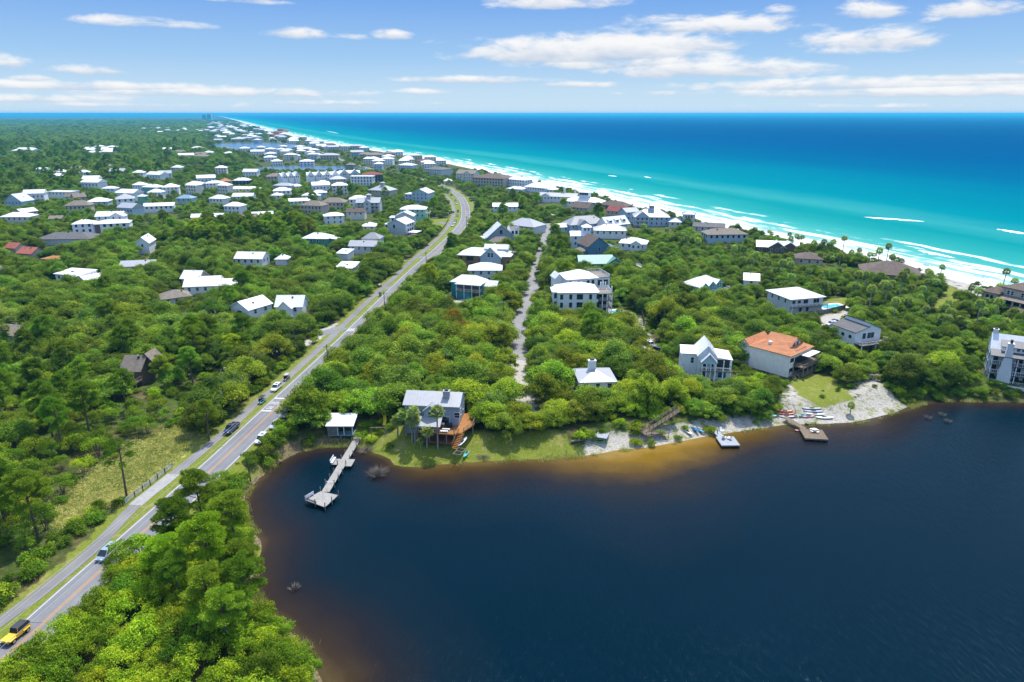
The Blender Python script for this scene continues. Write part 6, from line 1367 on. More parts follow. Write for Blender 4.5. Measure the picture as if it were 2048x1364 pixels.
def kayak(label, cat, px, rz, L_, w_, mat, name='kayak', open_=False, z=None, tilt=0.0, group=None):
    p = ground(*px); e = MB(); R_ = []; n = 13
    for i in range(n):
        t = -1 + 2 * i / (n - 1); f = math.sqrt(max(0, 1 - abs(t) ** 2.3)) + .015; ww = w_ / 2 * f; k = .12 * abs(t) ** 3
        R_.append([(t * L_ / 2, -ww, .24 + k), (t * L_ / 2, -ww * .8, .08 + k), (t * L_ / 2, 0, k), (t * L_ / 2, ww * .8, .08 + k), (t * L_ / 2, ww, .24 + k), (t * L_ / 2, 0, .3 + k + .06 * f)] if not open_ else
                  [(t * L_ / 2, -ww, .34 + k), (t * L_ / 2, -ww * .8, .08 + k), (t * L_ / 2, 0, k), (t * L_ / 2, ww * .8, .08 + k), (t * L_ / 2, ww, .34 + k), (t * L_ / 2, 0, .12 + k)])
    e.loft(R_)
    er = empty(name, (p[0], p[1], (z if z is not None else p[2] - .02)), rz, label, cat, group); er.rotation_euler = (tilt, 0, rz)
    e.build('hull', mat, er)
    c = MB()
    if open_:
        for x in (-.25, .25): c.box(x * L_ - .12, -w_ * .42, .26, x * L_ + .12, w_ * .42, .30)
        c.build('thwart', RAILW, er)
    else:
        c.loft([[(-.55, -.2, .33), (.45, -.2, .33), (.6, 0, .34), (.45, .2, .33), (-.55, .2, .33)], [(-.6, -.25, .39), (.5, -.25, .39), (.68, 0, .40), (.5, .25, .39), (-.6, .25, .39)]]); c.build('cockpit', BLACKP, er)
    return er
KM = {k: paint('hull_' + k, c, .35, .3) for k, c in {'red': (.62, .05, .03, 1), 'orange': (.80, .24, .04, 1), 'white': (.75, .75, .73, 1), 'grey': (.33, .36, .38, 1), 'aqua': (.08, .50, .52, 1), 'blue': (.02, .22, .52, 1), 'skyblue': (.16, .42, .60, 1), 'olive': (.20, .20, .12, 1), 'green': (.05, .5, .05, 1), 'pink': (.7, .32, .26, 1)}.items()}
kayak('red kayak nearest the wooden steps on the white sand', 'kayak', (1574, 829), .02, 4.4, .75, KM['red'], group='kayaks and canoes on the sandy landing')
kayak('orange-red kayak just behind the red one by the wooden steps', 'kayak', (1571, 823), -.03, 4.2, .75, KM['orange'], group='kayaks and canoes on the sandy landing')
kayak('pale grey-blue board lying below the red kayaks', 'paddleboard', (1574, 834), -.06, 4.4, .9, KM['grey'], 'paddleboard', group='kayaks and canoes on the sandy landing')
kayak('sky-blue board apart at the bush edge of the sand', 'paddleboard', (1539, 833), .06, 4.6, 1.0, KM['skyblue'], 'paddleboard')
kayak('topmost grey canoe of the three stacked up the sand', 'canoe', (1625, 818), -.02, 5.2, .9, KM['grey'], 'canoe', group='kayaks and canoes on the sandy landing')
kayak('middle grey canoe of the three stacked up the sand', 'canoe', (1628, 823.5), -.05, 5.2, .9, KM['grey'], 'canoe', group='kayaks and canoes on the sandy landing')
kayak('pale canoe lowest of the three beside the steps', 'canoe', (1631, 829), -.10, 5.2, .9, KM['white'], 'canoe', group='kayaks and canoes on the sandy landing')
kayak('salmon-pink kayak next to the aqua one right of the steps', 'kayak', (1618, 834), .12, 3.6, .75, KM['pink'], group='kayaks and canoes on the sandy landing')
kayak('small aqua kayak right beside the wooden steps', 'kayak', (1606, 832), .5, 2.6, .7, KM['aqua'], group='kayaks and canoes on the sandy landing')
kayak('white upturned rowing boat nearest the water on the sand', 'rowing boat', (1650, 836), -.03, 4.6, 1.3, KM['white'], 'rowing_boat')
kayak('dark skiff floating beside the timber swim dock', 'rowing boat', (1622, 848), .2, 3.2, 1.1, KM['olive'], 'rowing_boat', True, .0)
kayak('pink and white board floating left of the timber swim dock', 'paddleboard', (1601, 861), .2, 2.8, .8, KM['pink'], 'paddleboard', z=-.05)
kayak('blue kayak leaning on the bushes left of the grey swim dock', 'kayak', (1388, 858), 1.95, 4.6, .9, KM['blue'], tilt=.3, group='blue kayaks by the grey dock')
kayak('blue and white kayak leaning second, closer to the grey swim dock', 'kayak', (1398, 860), 2.0, 4.0, .9, KM['skyblue'], tilt=.3, group='blue kayaks by the grey dock')
kayak('white boat on the grass left of the blue kayaks', 'rowing boat', (1377, 864), 1.9, 3.6, 1.1, KM['white'], 'rowing_boat')
kayak('olive canoe pulled up on the grass near the metal dock section', 'canoe', (1159, 882), .42, 4.6, .95, KM['olive'], 'canoe', True)
kayak('white canoe on the rack on the grey house lawn', 'canoe', (927, 903), 1.25, 5.0, .9, KM['white'], 'canoe', z=G0 + .35)
kayak('turquoise kayak on the lawn beside the white canoe', 'kayak', (935, 907), 1.3, 4.6, .8, KM['aqua'])
kayak('bright green small kayak under the metal dock section', 'kayak', (1201, 884), .05, 2.2, .7, KM['green'])
e_ = local('boat_rack', 'low timber boat rack on the grey house lawn', 'rack', (920, 905), 1.25, G0 - .05)
b = MB()
for x in (-1.5, 0, 1.5): b.bar((x, -.8, .3), (x, .9, .3), .12)
for y in (-.8, .9): b.bar((-1.6, y, .2), (1.6, y, .2), .12)
b.build('frame', RAILW, e_)
for x in (-1.5, 1.5):
    for y in (-.8, .9): post(e_, x, y, 0, .3)
def chair(px, rz, label, z, mat=None, group=None):
    p = at(*px, z); e = empty('deck_chair', (p[0], p[1], z), rz, label, 'chair', group)
    b = MB(); b.prism([(-.32, -.35, .32), (.32, -.35, .32), (.32, .35, .24), (-.32, .35, .24)], (0, 0, .05)); b.build('seat', mat or TRIM, e)
    b = MB(); b.prism([(-.32, .35, .25), (.32, .35, .25), (.32, .75, .95), (-.32, .75, .95)], (0, .05, .03)); b.build('backrest', mat or TRIM, e)
    for x in (-.36, .36):
        b = MB(); b.bar((x, -.35, 0), (x, -.35, .5), .07); b.bar((x, .5, 0), (x, .4, .5), .07); b.bar((x, -.42, .5), (x, .5, .5), .12, .04); b.build('arm_leg', mat or TRIM, e)
def swim_dock(px, label, rz, w_, d_, z, mat, gang, name='swim_dock'):
    p = at(*px, z); e = empty(name, (p[0], p[1], 0), rz, label, 'dock'); b = MB(); planks(b, -w_ / 2, w_ / 2, -d_ / 2, d_ / 2, z, .28); b.build('platform', mat, e)
    b = MB(); b.box(-w_ / 2 + .02, -d_ / 2 + .02, z - .35, w_ / 2 - .02, d_ / 2 - .02, z - .052); b.build('joists', RAILW, e)
    for x in (-w_ / 2 + .2, 0, w_ / 2 - .2):
        for y in (-d_ / 2 + .2, d_ / 2 - .2): post(e, x, y, -2, z - .06, .22, DARKF)
    if gang:
        (gx0, gy0), (gx1, gy1), gw = gang; b = MB(); q0, q1 = Vector((gx0, gy0, z - .02)), Vector((gx1, gy1, z + .5)); dr = (q1 - q0); nn = Vector((dr.y, -dr.x, 0)).normalized() * gw / 2; b.prism([q0 - nn, q0 + nn, q1 + nn, q1 - nn], (0, 0, -.12)); b.build('gangway', mat, e)
    return e
e1 = swim_dock((1629, 868), 'square brown timber swim dock with white picnic table and gangway', -.14, 5.4, 5.4, .8, DECKW, ((-1.4, 2.7), (-5.0, 8.2), 1.5))
p = at(1630, 864, .8); e_ = empty('picnic_table', (p[0], p[1], .8), .1, 'white round table with bench seats on the brown timber dock', 'table')
b = MB(); b.tube([(0, 0, .72), (0, 0, .78)], [.62, .62], 12); b.build('table_top', TRIM, e_)
for k in range(4):
    a = k * PI / 2 + .4; b = MB(); b.bar((math.cos(a) * 1.0 - math.sin(a) * .4, math.sin(a) * 1.0 + math.cos(a) * .4, .45), (math.cos(a) * 1.0 + math.sin(a) * .4, math.sin(a) * 1.0 - math.cos(a) * .4, .45), .3, .06); b.bar((0, 0, .3), (math.cos(a), math.sin(a), .42), .08); b.build('bench_seat', TRIM, e_)
b = MB(); b.bar((0, 0, 0), (0, 0, .72), .12); b.build('leg', TRIM, e_)
e2 = swim_dock((1457, 882), 'small grey-white swim dock with lounge chairs', .02, 4.4, 4.6, .8, simple('grey_dock_paint', (.33, .345, .36, 1), .8, .08), ((-.8, 2.3), (-1.8, 5.5), 1.6))
chair((1449, 877), 2.6, 'white reclining chair on the grey dock, outer one by the corner', .8, group='chairs on the grey dock'); chair((1459, 878), -2.6, 'white reclining chair in the middle of the grey dock', .8, group='chairs on the grey dock'); chair((1446, 864), .4, 'white chair at the landward end of the grey dock', .9, group='chairs on the grey dock')
for x in (-2.2, -1.4): post(e2, x, 3.6, -.5, 1.9, .12, DARKF)
p = ground(1196, 874); e_ = empty('dock_section', (p[0], p[1], p[2] + .1), -.35, 'weathered metal-framed dock section pulled up on the white sand', 'dock section')
b = MB(); planks(b, -2.6, 2.6, -1.7, 1.7, .7, .25); b.build('platform', simple('aged_metal', (.32, .34, .35, 1), .6, .15), e_)
for x in (-2.4, 2.4):
    for y in (-1.5, 1.5): post(e_, x, y, -.6, .66, .14, DARKF)
b = MB(); b.loft([[(-1.2, .1, .72), (-.2, .1, .72), (-.2, 1.2, .72), (-1.2, 1.2, .72)], [(-1.0, .3, 1.3), (-.4, .3, 1.3), (-.4, 1.0, 1.1), (-1.0, 1.0, 1.1)]]); b.build('winch_box', BLACKP, e_)
# zigzag boardwalk
P0 = Vector(ground(1281, 869)); P1 = Vector(at(1358, 820, 5.2)); e_ = empty('boardwalk', (P0.x, P0.y, P0.z), math.atan2(P1.y - P0.y, P1.x - P0.x), 'grey timber zigzag boardwalk with railings descending to the sandy shore', 'boardwalk')
bpy.context.view_layer.update(); iv = e_.matrix_world.inverted(); Lw = (P1 - P0).xy.length; zt = P1.z - P0.z
b = MB(); n = int(Lw / .3)
for i in range(n):
    x = i * .3; z = .75 + (zt - .75) * max(0, (x - 2.2) / (Lw - 2.2)); b.box(x, -.8, z - .06, x + .27, .8, z)
b.build('ramp', DECKW, e_)
b = MB(); q = [(1.6, -.82, .72), (5.4, -2.6, .35)]; b.prism([(0, -.82, .66), (1.7, -.82, .66), (1.7, -2.3, .66), (0, -2.3, .66)], (0, 0, .07)); b.build('landing', DECKW, e_)
b = MB(); b.prism([(1.72, -.9, .6), (6.0, -2.2, .3), (6.0, -3.6, .3), (1.72, -2.3, .6)], (0, 0, .07)); b.build('lower_ramp', DECKW, e_)
for sy in (-.8, .8):
    b = MB(); z0, z1 = .75, zt
    for h_ in (.35, .68, 1.0): b.bar((2.2, sy, z0 + h_), (Lw, sy, z1 + h_), .07); b.bar((0, sy, z0 + h_), (2.2, sy, z0 + h_), .07) if sy > 0 else None
    for i in range(9): x = 2.2 + (Lw - 2.2) * i / 8; z = z0 + (z1 - z0) * i / 8; b.bar((x, sy, z - .6), (x, sy, z + 1.05), .1)
    b.build('railing', RAILW, e_)
b = MB()
for h_ in (.35, .68, 1.0): b.bar((0, -2.3, .72 + h_), (1.7, -2.3, .72 + h_), .07); b.bar((1.7, -2.3, .72 + h_), (6.0, -3.6, .37 + h_), .07); b.bar((0, -2.3, .72 + h_), (0, .8, .72 + h_), .07)
for x, y in ((0, -2.3), (0, .8), (1.7, -2.3), (3.8, -2.95), (6.0, -3.6), (0, -.8)): b.bar((x, y, -.8), (x, y, 1.75), .11)
b.build('railing', RAILW, e_)
# steps on the sand below the tiled house
P0 = Vector(ground(1590, 836)); P1 = Vector(ground(1580, 806)); e_ = empty('wooden_steps', (P0.x, P0.y, P0.z), math.atan2(P1.y - P0.y, P1.x - P0.x), 'brown wooden steps running down the sand to the timber dock', 'steps'); Ls = (P1 - P0).xy.length
b = MB()
for i in range(12): x = Ls * i / 12; b.box(x, -.75, .1 + .09 * i, x + Ls / 12 - .05, .75, .2 + .09 * i)
b.build('tread', DECKW, e_)
for sy in (-.85, .85):
    b = MB(); b.bar((0, sy, .1), (Ls, sy, 1.15), .08, .3); b.bar((Ls * .4, sy, 1.4), (Ls, sy, 2.0), .08); b.bar((Ls * .4, sy, .4), (Ls * .4, sy, 1.4), .1); b.bar((Ls, sy, .8), (Ls, sy, 2.0), .1); b.build('stringer', RAILW, e_)

# ------------------------------------------------------------------ pools, fences, rails, poles and small things
POOLW = glass('pool_water', (0.03, 0.27, 0.33, 1), .08); COPE = simple('pool_coping', (.66, .63, .58, 1), .85, .06)
def pool(px, rz, L_, w_, label, m=1.6):
    p = at(*px); e = empty('swimming_pool', (p[0], p[1], G0), rz, label, 'pool'); b = MB()
    for a in ((-L_ / 2 - m, -w_ / 2 - m, L_ / 2 + m, -w_ / 2), (-L_ / 2 - m, w_ / 2, L_ / 2 + m, w_ / 2 + m), (-L_ / 2 - m, -w_ / 2, -L_ / 2, w_ / 2), (L_ / 2, -w_ / 2, L_ / 2 + m, w_ / 2)): b.box(a[0], a[1], 0, a[2], a[3], .3)
    b.build('coping', COPE, e); b = MB(); b.box(-L_ / 2, -w_ / 2, 0, L_ / 2, w_ / 2, .22); b.build('pool_water', POOLW, e); FOOT.append((p[0], p[1], rz, L_ / 2 + m, w_ / 2 + m, 12))
pool((1238, 628), 1.9, 8, 3.6, 'rectangular turquoise pool on the lawn beside the tall terrace house')
pool((1664, 614), .25, 9, 4.2, 'blue rectangular pool at the side of the white hip-roofed pool house')
pool((1672, 538), -.1, 11, 4, 'turquoise pool between the brown beach roofs')
pool((1452, 775), 1.7, 5, 2.6, 'small green-blue plunge pool below the porch house', .8)
pool((876, 410), .2, 7, 3, 'small pale blue pool beside the wavy-gabled house by the bend', 1.0)
def fence_line(name, label, cat, pts, z, h_, mat, solid=True, post_step=2.4, rails=(.5, 1.0)):
    e = empty(name, (pts[0][0], pts[0][1], z), 0, label, cat); o = Vector((pts[0][0], pts[0][1], 0)); b = MB()
    for p, q in zip(pts, pts[1:]):
        p, q = Vector((p[0], p[1], 0)) - o, Vector((q[0], q[1], 0)) - o; n = max(1, int((q - p).length / post_step))
        if solid: b.bar(p + Vector((0, 0, h_ * .52)), q + Vector((0, 0, h_ * .52)), .05, h_ * .9)
        else:
            for r_ in rails: b.bar(p + Vector((0, 0, h_ * r_)), q + Vector((0, 0, h_ * r_)), .07, .12)
        for i in range(n + 1): c = p + (q - p) * (i / n); post(e, c.x, c.y, -.3, h_ + .08, .13, mat)
    b.build('panel' if solid else 'rail', mat, e)
fence_line('privacy_fence', 'dark timber privacy fence round the pool lawn of the terrace house', 'fence', W([(1222, 605), (1252, 600), (1285, 628), (1290, 650)]), G0, 1.9, wood('dark_fence_wood', (.13, .11, .09, 1)))
fence_line('pool_fence', 'dark fence below the white pool house and its pool', 'fence', W([(1600, 633), (1650, 628), (1692, 618)]), G0, 1.8, WALL['weathered'])
fence_line('picket_fence', 'rustic wood picket fence at the far corner of the pool lawn', 'fence', W([(1262, 658), (1292, 654)]), G0, 1.2, RAILW, False, .8)
i0, i1 = near_i(PATH, at(268, 1014)), near_i(PATH, at(356, 942)); T_ = np.gradient(PATH, axis=0); T_ /= np.linalg.norm(T_, axis=1)[:, None]; N_ = np.stack([T_[:, 1], -T_[:, 0]], -1)
fence_line('culvert_railing', 'long grey metal-and-timber railing beside the path over the culvert', 'railing', (PATH - N_ * 1.95)[i0:i1 + 1].tolist(), G0, 1.25, wood('grey_railing', (.42, .42, .41, 1)), False, 2.0, (.25, .5, .75, 1.0))
i0, i1 = near_i(PATH, at(856, 497)), near_i(PATH, at(905, 440)); fence_line('retaining_wall', 'dark low retaining wall curving along the path at the bend', 'wall', (PATH - N_ * 2.3)[i0:i1 + 1].tolist(), G0, 1.1, DARKF)
fence_line('sand_fence', 'low grey dune sand fence along the beach edge', 'fence', W([(1640, 505), (1720, 528), (1745, 535)]), G0 + .9, .9, RAILW, False, 3)
# utility poles and their wires
POLEW = wood('utility_pole_wood', (.16, .12, .09, 1)); WIREM = simple('wire_metal', (.36, .37, .38, 1), .5, .02)
polep = []
def utility_pole(x, y, H, label):
    e = empty('utility_pole', (x, y, G0), 0, label, 'utility pole', 'utility poles along the main road'); b = MB(); b.tube([(0, 0, -.5), (0, 0, H)], [.17, .12], 8); b.build('pole', POLEW, e)
    b = MB(); b.box(-1.1, -.06, H - .75, 1.1, .06, H - .6); b.build('cross_arm', POLEW, e)
    for xx in (-1.0, -.35, 1.0):
        b = MB(); b.tube([(xx, 0, H - .6), (xx, 0, H - .36)], [.05, .06], 6); b.build('insulator', TRIM, e)
    polep.append((x, y, H))
Tr = np.gradient(ROAD, axis=0); Tr /= np.linalg.norm(Tr, axis=1)[:, None]; Nr = np.stack([Tr[:, 1], -Tr[:, 0]], -1)
for (px, lab) in (((610, 762), 'utility pole in the trees above the bend of the cove'), ((736, 640), 'utility pole just beyond the crosswalk'), ((826, 547), 'utility pole beside the brick house on the road'), ((877, 505), 'utility pole in front of the brick house roofs'), ((917, 470), 'utility pole at the lower end of the bend'), ((938, 425), 'utility pole on the outer side of the bend'), ((880, 366), 'utility pole at the top of the bend')):
    i = near_i(ROAD, at(*px)); q = ROAD[i] + Nr[i] * 7.2; utility_pole(q[0], q[1], 11.0 if px[1] < 900 else 12.0, lab)
P_ = [(-68.0, 42.0, 12.0)] + polep; ci = 0
for off, zz in ((-1.0, -.36), (-.35, -.36), (1.0, -.36), (0.1, -3.2)):
    b = MB()
    for (xa, ya, ha), (xb, yb, hb) in zip(P_, P_[1:]):
        pts = []
        for k in range(11): f = k / 10; pts.append((xa + (xb - xa) * f + off, ya + (yb - ya) * f, G0 + ha + (hb - ha) * f + zz - 1.1 * 4 * f * (1 - f)))
        b.tube(pts, [.024] * 11, 4, 0, False)
    ci += 1; tag(b.build('power_line', WIREM), ('low communication cable strung under the power wires' if zz < -1 else ('road-side', 'inner', 'lake-side')[ci - 1] + ' power wire strung between the road poles'), 'wire')
utility_pole(*at(1008, 658)[:2], 10, 'utility pole on the left edge of the lane near its lower end'); utility_pole(*at(1334, 622)[:2], 10, 'utility pole alone in oaks beyond the pool lawn')
# small things
p = at(762, 592); e_ = empty('trash_bin', (p[0], p[1], G0), .3, 'dark green wheeled bin on the verge beside the path', 'bin'); b = MB(); b.loft([[(-.45, -.45, .1), (.45, -.45, .1), (.45, .45, .1), (-.45, .45, .1)], [(-.6, -.6, 1.5), (.6, -.6, 1.5), (.6, .6, 1.5), (-.6, .6, 1.5)]]); b.build('bin_body', simple('bin_green', (.0, .12, .09, 1), .5, .05), e_); b = MB(); b.prism([(-.65, -.65, 1.503), (.65, -.65, 1.503), (.65, .65, 1.503), (-.65, .65, 1.503)], (0, 0, .15)); b.build('lid', BLACKP, e_)
p = at(768, 848); e_ = empty('playground_slide', (p[0], p[1], G0), -1.2, 'yellow plastic slide curving down beside the boathouse path', 'slide'); b = MB(); R_ = []
for k in range(9):
    f = k / 8; c = Vector((-2.0 + 3.4 * f, .5 * math.sin(3.2 * f), 2.6 - 2.3 * f)); R_.append([(c.x, c.y - .42, c.z + .35), (c.x, c.y - .36, c.z), (c.x, c.y + .36, c.z), (c.x, c.y + .42, c.z + .35), (c.x, c.y + .30, c.z + .06), (c.x, c.y - .30, c.z + .06)])
b.loft(R_); b.build('chute', simple('yellow_plastic', (.75, .55, .02, 1), .35, .04), e_)
for y in (-.5, .5): post(e_, -2.1, y, 0, 2.9, .1)
p = at(758, 872); e_ = empty('wood_trellis', (p[0], p[1], G0), .05, 'brown timber swing frame between boathouse and grey house', 'trellis')
for x in (-1.6, 1.6): post(e_, x, 0, -.3, 2.2, .16)
b = MB(); b.bar((-1.9, 0, 2.2), (1.9, 0, 2.2), .14); b.build('beam', RAILW, e_)
for (x, y, rz, lab) in ((3.6, -6.6, .4, 'white lounge chair on the orange deck, outer one'), (3.9, -5.4, .3, 'white lounge chair on the orange deck, inner one')):
    q = on(LAKEH, x, -LAKEH.hd + (y + 3.2), 2.36); e_ = empty('lounge_chair', q, LAKEH.rot + PI / 2, lab, 'chair', 'lounge chairs on the orange deck'); b = MB(); b.box(-.3, -.9, .28, .3, .9, .36); b.build('seat', TRIM, e_)
    for xx in (-.25, .25):
        for yy in (-.8, .8): b = MB(); b.box(xx - .04, yy - .04, 0, xx + .04, yy + .04, .279); b.build('leg', TRIM, e_)
q = on(LAKEH, 4.4, -LAKEH.hd - .9, 2.36); e_ = empty('grill', q, LAKEH.rot, 'black barbecue grill against the wall on the orange deck', 'grill'); b = MB(); b.box(-.7, -.3, .1, .7, .3, .8); b.build('cabinet', BLACKP, e_); b = MB(); b.tube([(-.65, 0, .9), (.65, 0, .9)], [.34, .34], 10); b.build('lid', BLACKP, e_)
q = on(LAKEH, 2.6, -LAKEH.hd - .9, 2.36); e_ = empty('deck_bar', q, LAKEH.rot, 'small timber cabinet with white top beside the grill', 'cabinet'); b = MB(); b.box(-.6, -.35, 0, .6, .35, .95); b.build('cabinet', DECKO, e_); b = MB(); b.box(-.68, -.43, .953, .68, .43, 1.02); b.build('top', TRIM, e_)
# dead brush standing in the lake
def dead_brush(seed, n, h_, w_):
    g = random.Random(seed); b = MB()
    for i in range(n):
        a = g.uniform(0, 6.28); r_ = g.random() ** .6; x, y = w_ * .5 * r_ * math.cos(a), w_ * .5 * r_ * math.sin(a); t_ = (x * 1.9 + g.uniform(-.2, .2), y * 1.9 + g.uniform(-.2, .2), h_ * g.uniform(.45, 1.0) * (1 - .35 * r_))
        b.tube([(x * .5, y * .5, -.3), ((x + t_[0]) * .42, (y + t_[1]) * .42, t_[2] * .55), t_], [.035, .028, .010], 4, 0, False)
    return b.mesh('dead_brush', simple('dead_twigs', (.24, .20, .15, 1), .9, .15))
DB = [dead_brush(1, 170, 2.0, 3.2), dead_brush(2, 60, 1.0, 1.3)]
for px, k, lab in (((756, 950), 0, 'large bleached brush clump standing in the cove by the dock'), ((590, 1178), 1, 'small lone dry tuft in open water near the scrub corner'), ((1857, 838), 1, 'dry reed tuft in the lake end, leftmost of three'), ((1886, 832), 1, 'dry reed tuft in the lake end, nearest the shore'), ((1897, 845), 1, 'dry reed tuft in the lake end, farthest out')):
    p = at(*px, 0); o = link('dead_brush', DB[k], None, (p[0], p[1], 0), k * .7); tag(o, lab, 'dead bush')
# bleached driftwood brush on the banks
for px, sc, lab in (((735, 900), .8, 'grey brushwood pile on the bank beside the dock'), ((968, 915), .6, 'grey driftwood brush on the shore right of the lawn')):
    p = ground(*px); o = link('brushwood', DB[0], None, (p[0], p[1], p[2]), sc * 5); o.scale = (sc * 1.3, sc, sc * .6); tag(o, lab, 'dead bush')
# beach umbrellas and people, very small
UMB = {}
def umbrella(px, col, lab, grp):
    p = ground(*px); e = empty('beach_umbrella', p, 0, lab, 'umbrella', grp); b = MB(); b.tube([(0, 0, -.1), (0, 0, 2.2)], [.03, .03], 5); b.build('pole', TRIM, e); b = MB()
    for k in range(8): a0, a1 = k * PI / 4, (k + 1) * PI / 4; b.poly([(0, 0, 2.35), (1.2 * math.cos(a0), 1.2 * math.sin(a0), 1.85), (1.2 * math.cos(a1), 1.2 * math.sin(a1), 1.85)]); b.poly([(0, 0, 2.30), (1.2 * math.cos(a1), 1.2 * math.sin(a1), 1.80), (1.2 * math.cos(a0), 1.2 * math.sin(a0), 1.80)])
    b.build('canopy', KM[col], e)
for px, col, lab in (((1850, 537), 'blue', 'blue beach umbrella of the group by the long brown roof'), ((1855, 538.5), 'blue', 'blue beach umbrella, second of the group by the long brown roof'), ((1860, 539), 'grey', 'grey beach umbrella closing the group by the long brown roof'), ((1967, 562), 'blue', 'blue beach umbrella near the mansion'), ((1972, 563), 'skyblue', 'pale blue beach umbrella near the mansion')): umbrella(px, col, lab, 'umbrellas on the beach')
r = random.Random(9)
for k in range(46):
    s_ = r.uniform(560, 1150); u_ = coast_u(s_) - r.uniform(6, 30); x, y = s_ * SD[0] + u_ * UD[0], s_ * SD[1] + u_ * UD[1]; px = to_px(x, y, 1)
    umbrella(px, r.choice(('blue', 'blue', 'white', 'skyblue', 'red')), 'tiny umbrella in the busy beach stretch beyond the condominiums', 'umbrellas on the busy far beach')
def person(px, z, shirt, trunk_, lab, rz=0.0, arm=.3):
    p = ground(*px); g = bpy.data.meshes.new('person'); vs = [(0, 0, .95), (0, 0, 1.2), (0, 0, 1.42), (0, 0, 1.52), (0, .02, 1.66), (.10, 0, .9), (.12, .05, .5), (.12, 0, .06), (-.10, 0, .9), (-.12, -.05, .5), (-.12, 0, .06), (.2, 0, 1.40), (.28, .05, 1.12), (.26, .18, .9), (-.2, 0, 1.40), (-.28, .05, 1.12), (-.26, .18, .9)]
    es = [(0, 1), (1, 2), (2, 3), (3, 4), (0, 5), (5, 6), (6, 7), (0, 8), (8, 9), (9, 10), (2, 11), (11, 12), (12, 13), (2, 14), (14, 15), (15, 16)]; g.from_pydata(vs, es, []); o = link('person', g, None, p, rz)
    rad = [.15, .15, .15, .06, .11, .1, .07, .05, .1, .07, .05, .06, .045, .035, .06, .045, .035]; md_ = o.modifiers.new('skin', 'SKIN'); sv_ = g.skin_vertices[0].data if g.skin_vertices else None
    if sv_ is None:
        bm_ = __import__('bmesh').new(); bm_.from_mesh(g); bm_.verts.layers.skin.verify(); bm_.to_mesh(g); bm_.free(); sv_ = g.skin_vertices[0].data
    for i, r_ in enumerate(rad): sv_[i].radius = (r_, r_)
    sv_[0].use_root = True; o.modifiers.new('sub', 'SUBSURF').levels = 1; g.materials.append(simple('skin_' + shirt, (.42, .25, .17, 1), .6, .05)); tag(o, lab, 'person', 'people at the water edge')
for px, lab in (((1504, 460), 'person walking on the beach by the blue house, first of a pair'), ((1508, 460.5), 'person walking on the beach by the blue house, second of a pair')): person(px, 0, 'a', 'b', lab)
# breaking waves offshore
FOAM = simple('sea_foam', (.85, .88, .88, 1), .9, .05)
def wave(px0, px1, w_, lab, seed):
    a, b_ = Vector(at(*px0, .1)).xy, Vector(at(*px1, .1)).xy; d = b_ - a; n = 26; g = random.Random(seed); mb = MB(); nn = Vector((-d.y, d.x)).normalized(); lo, md_, hi = [], [], []
    for i in range(n + 1):
        f = i / n; env = math.sin(PI * f) ** .6; c = a + d * f + nn * g.uniform(-.4, .4) * w_ * .3
        lo.append((*(c - nn * w_ * env * g.uniform(.35, 1.0)), .03)); hi.append((*(c + nn * w_ * env * g.uniform(.2, .5)), .03)); md_.append((*c, .05 + .5 * env))
    for i in range(n): mb.poly([lo[i], lo[i + 1], md_[i + 1], md_[i]]); mb.poly([md_[i], md_[i + 1], hi[i + 1], hi[i]])
    tag(mb.build('breaking_wave', FOAM), lab, 'wave', 'breaking waves off the beach')
for i, (a, b_, w_, lab) in enumerate((((1730, 434), (1852, 443), 5, 'long white breaker alone in the turquoise water'), ((1996, 458), (2070, 470), 5, 'white breaker cut by the frame edge'), ((1228, 381), (1276, 389), 4, 'small breaker off the lookout tower house'), ((1205, 396), (1296, 402), 6, 'broad foaming breaker off the lookout tower house'), ((1310, 403), (1362, 411), 5, 'breaker off the big grey-roofed house'), ((1445, 439), (1560, 474), 7, 'long foaming breaker nearest the beach in front of the blue house'), ((1838, 500), (1912, 516), 5, 'breaker off the long brown roof'), ((1218, 351), (1236, 353), 3, 'tiny breaker far out beyond the tower house'), ((1290, 353), (1304, 356), 3, 'tiny breaker farthest out'), ((930, 330), (966, 335), 5, 'breaker off the grey flat-topped building'), ((655, 262), (680, 267), 6, 'far breaker off the red-roofed cluster'))): wave(a, b_, w_, lab, i)
# straw tussocks of the marsh and verge (nobody could count them)
def tussocks():
    g = np.random.default_rng(77); V = []; Q = []; T = []; k = 0
    z = np.array(Z_MARSH[0]); x0, y0 = z.min(0) - 4; x1, y1 = z.max(0) + 4
    C = np.stack([g.uniform(x0, x1, 16000), g.uniform(y0, y1, 16000)], -1); d = zone_d(C, Z_MARSH) + g.normal(0, 2, len(C)); C = C[(d > -1) & (poly_dist(C, PATH) > 3.0)]; C = C[:5200]
    m = 9; base = np.repeat(C, m, 0) + g.normal(0, .28, (len(C) * m, 2)); n = len(base)
    ax = unit(np.stack([g.normal(0, .9, n), g.normal(0, .9, n), np.ones(n)], -1)); h_ = g.uniform(.2, .6, (n, 1)); sd = unit(np.cross(ax, g.normal(size=(n, 3)))) * .028; B = np.concatenate([base, np.full((n, 1), G0 - .05)], 1)
    v = np.stack([B - sd, B + sd, B + ax * h_ * .7 + sd * .8, B + ax * h_ + np.stack([g.normal(0, .15, n), g.normal(0, .15, n), -np.ones(n) * .05], -1)], 1).reshape(-1, 3)
    return np_mesh('marsh_grass', v, np.arange(n * 4).reshape(n, 4), STRAW, np.clip(np.repeat(g.normal(.5, .25, len(C)), m) + g.normal(0, .1, n), 0, 1))
mS = bpy.data.materials.new('straw_grass'); mS.use_nodes = True; tS = NT(mS.node_tree); bS = tS.n['Principled BSDF']; STRAW = mS
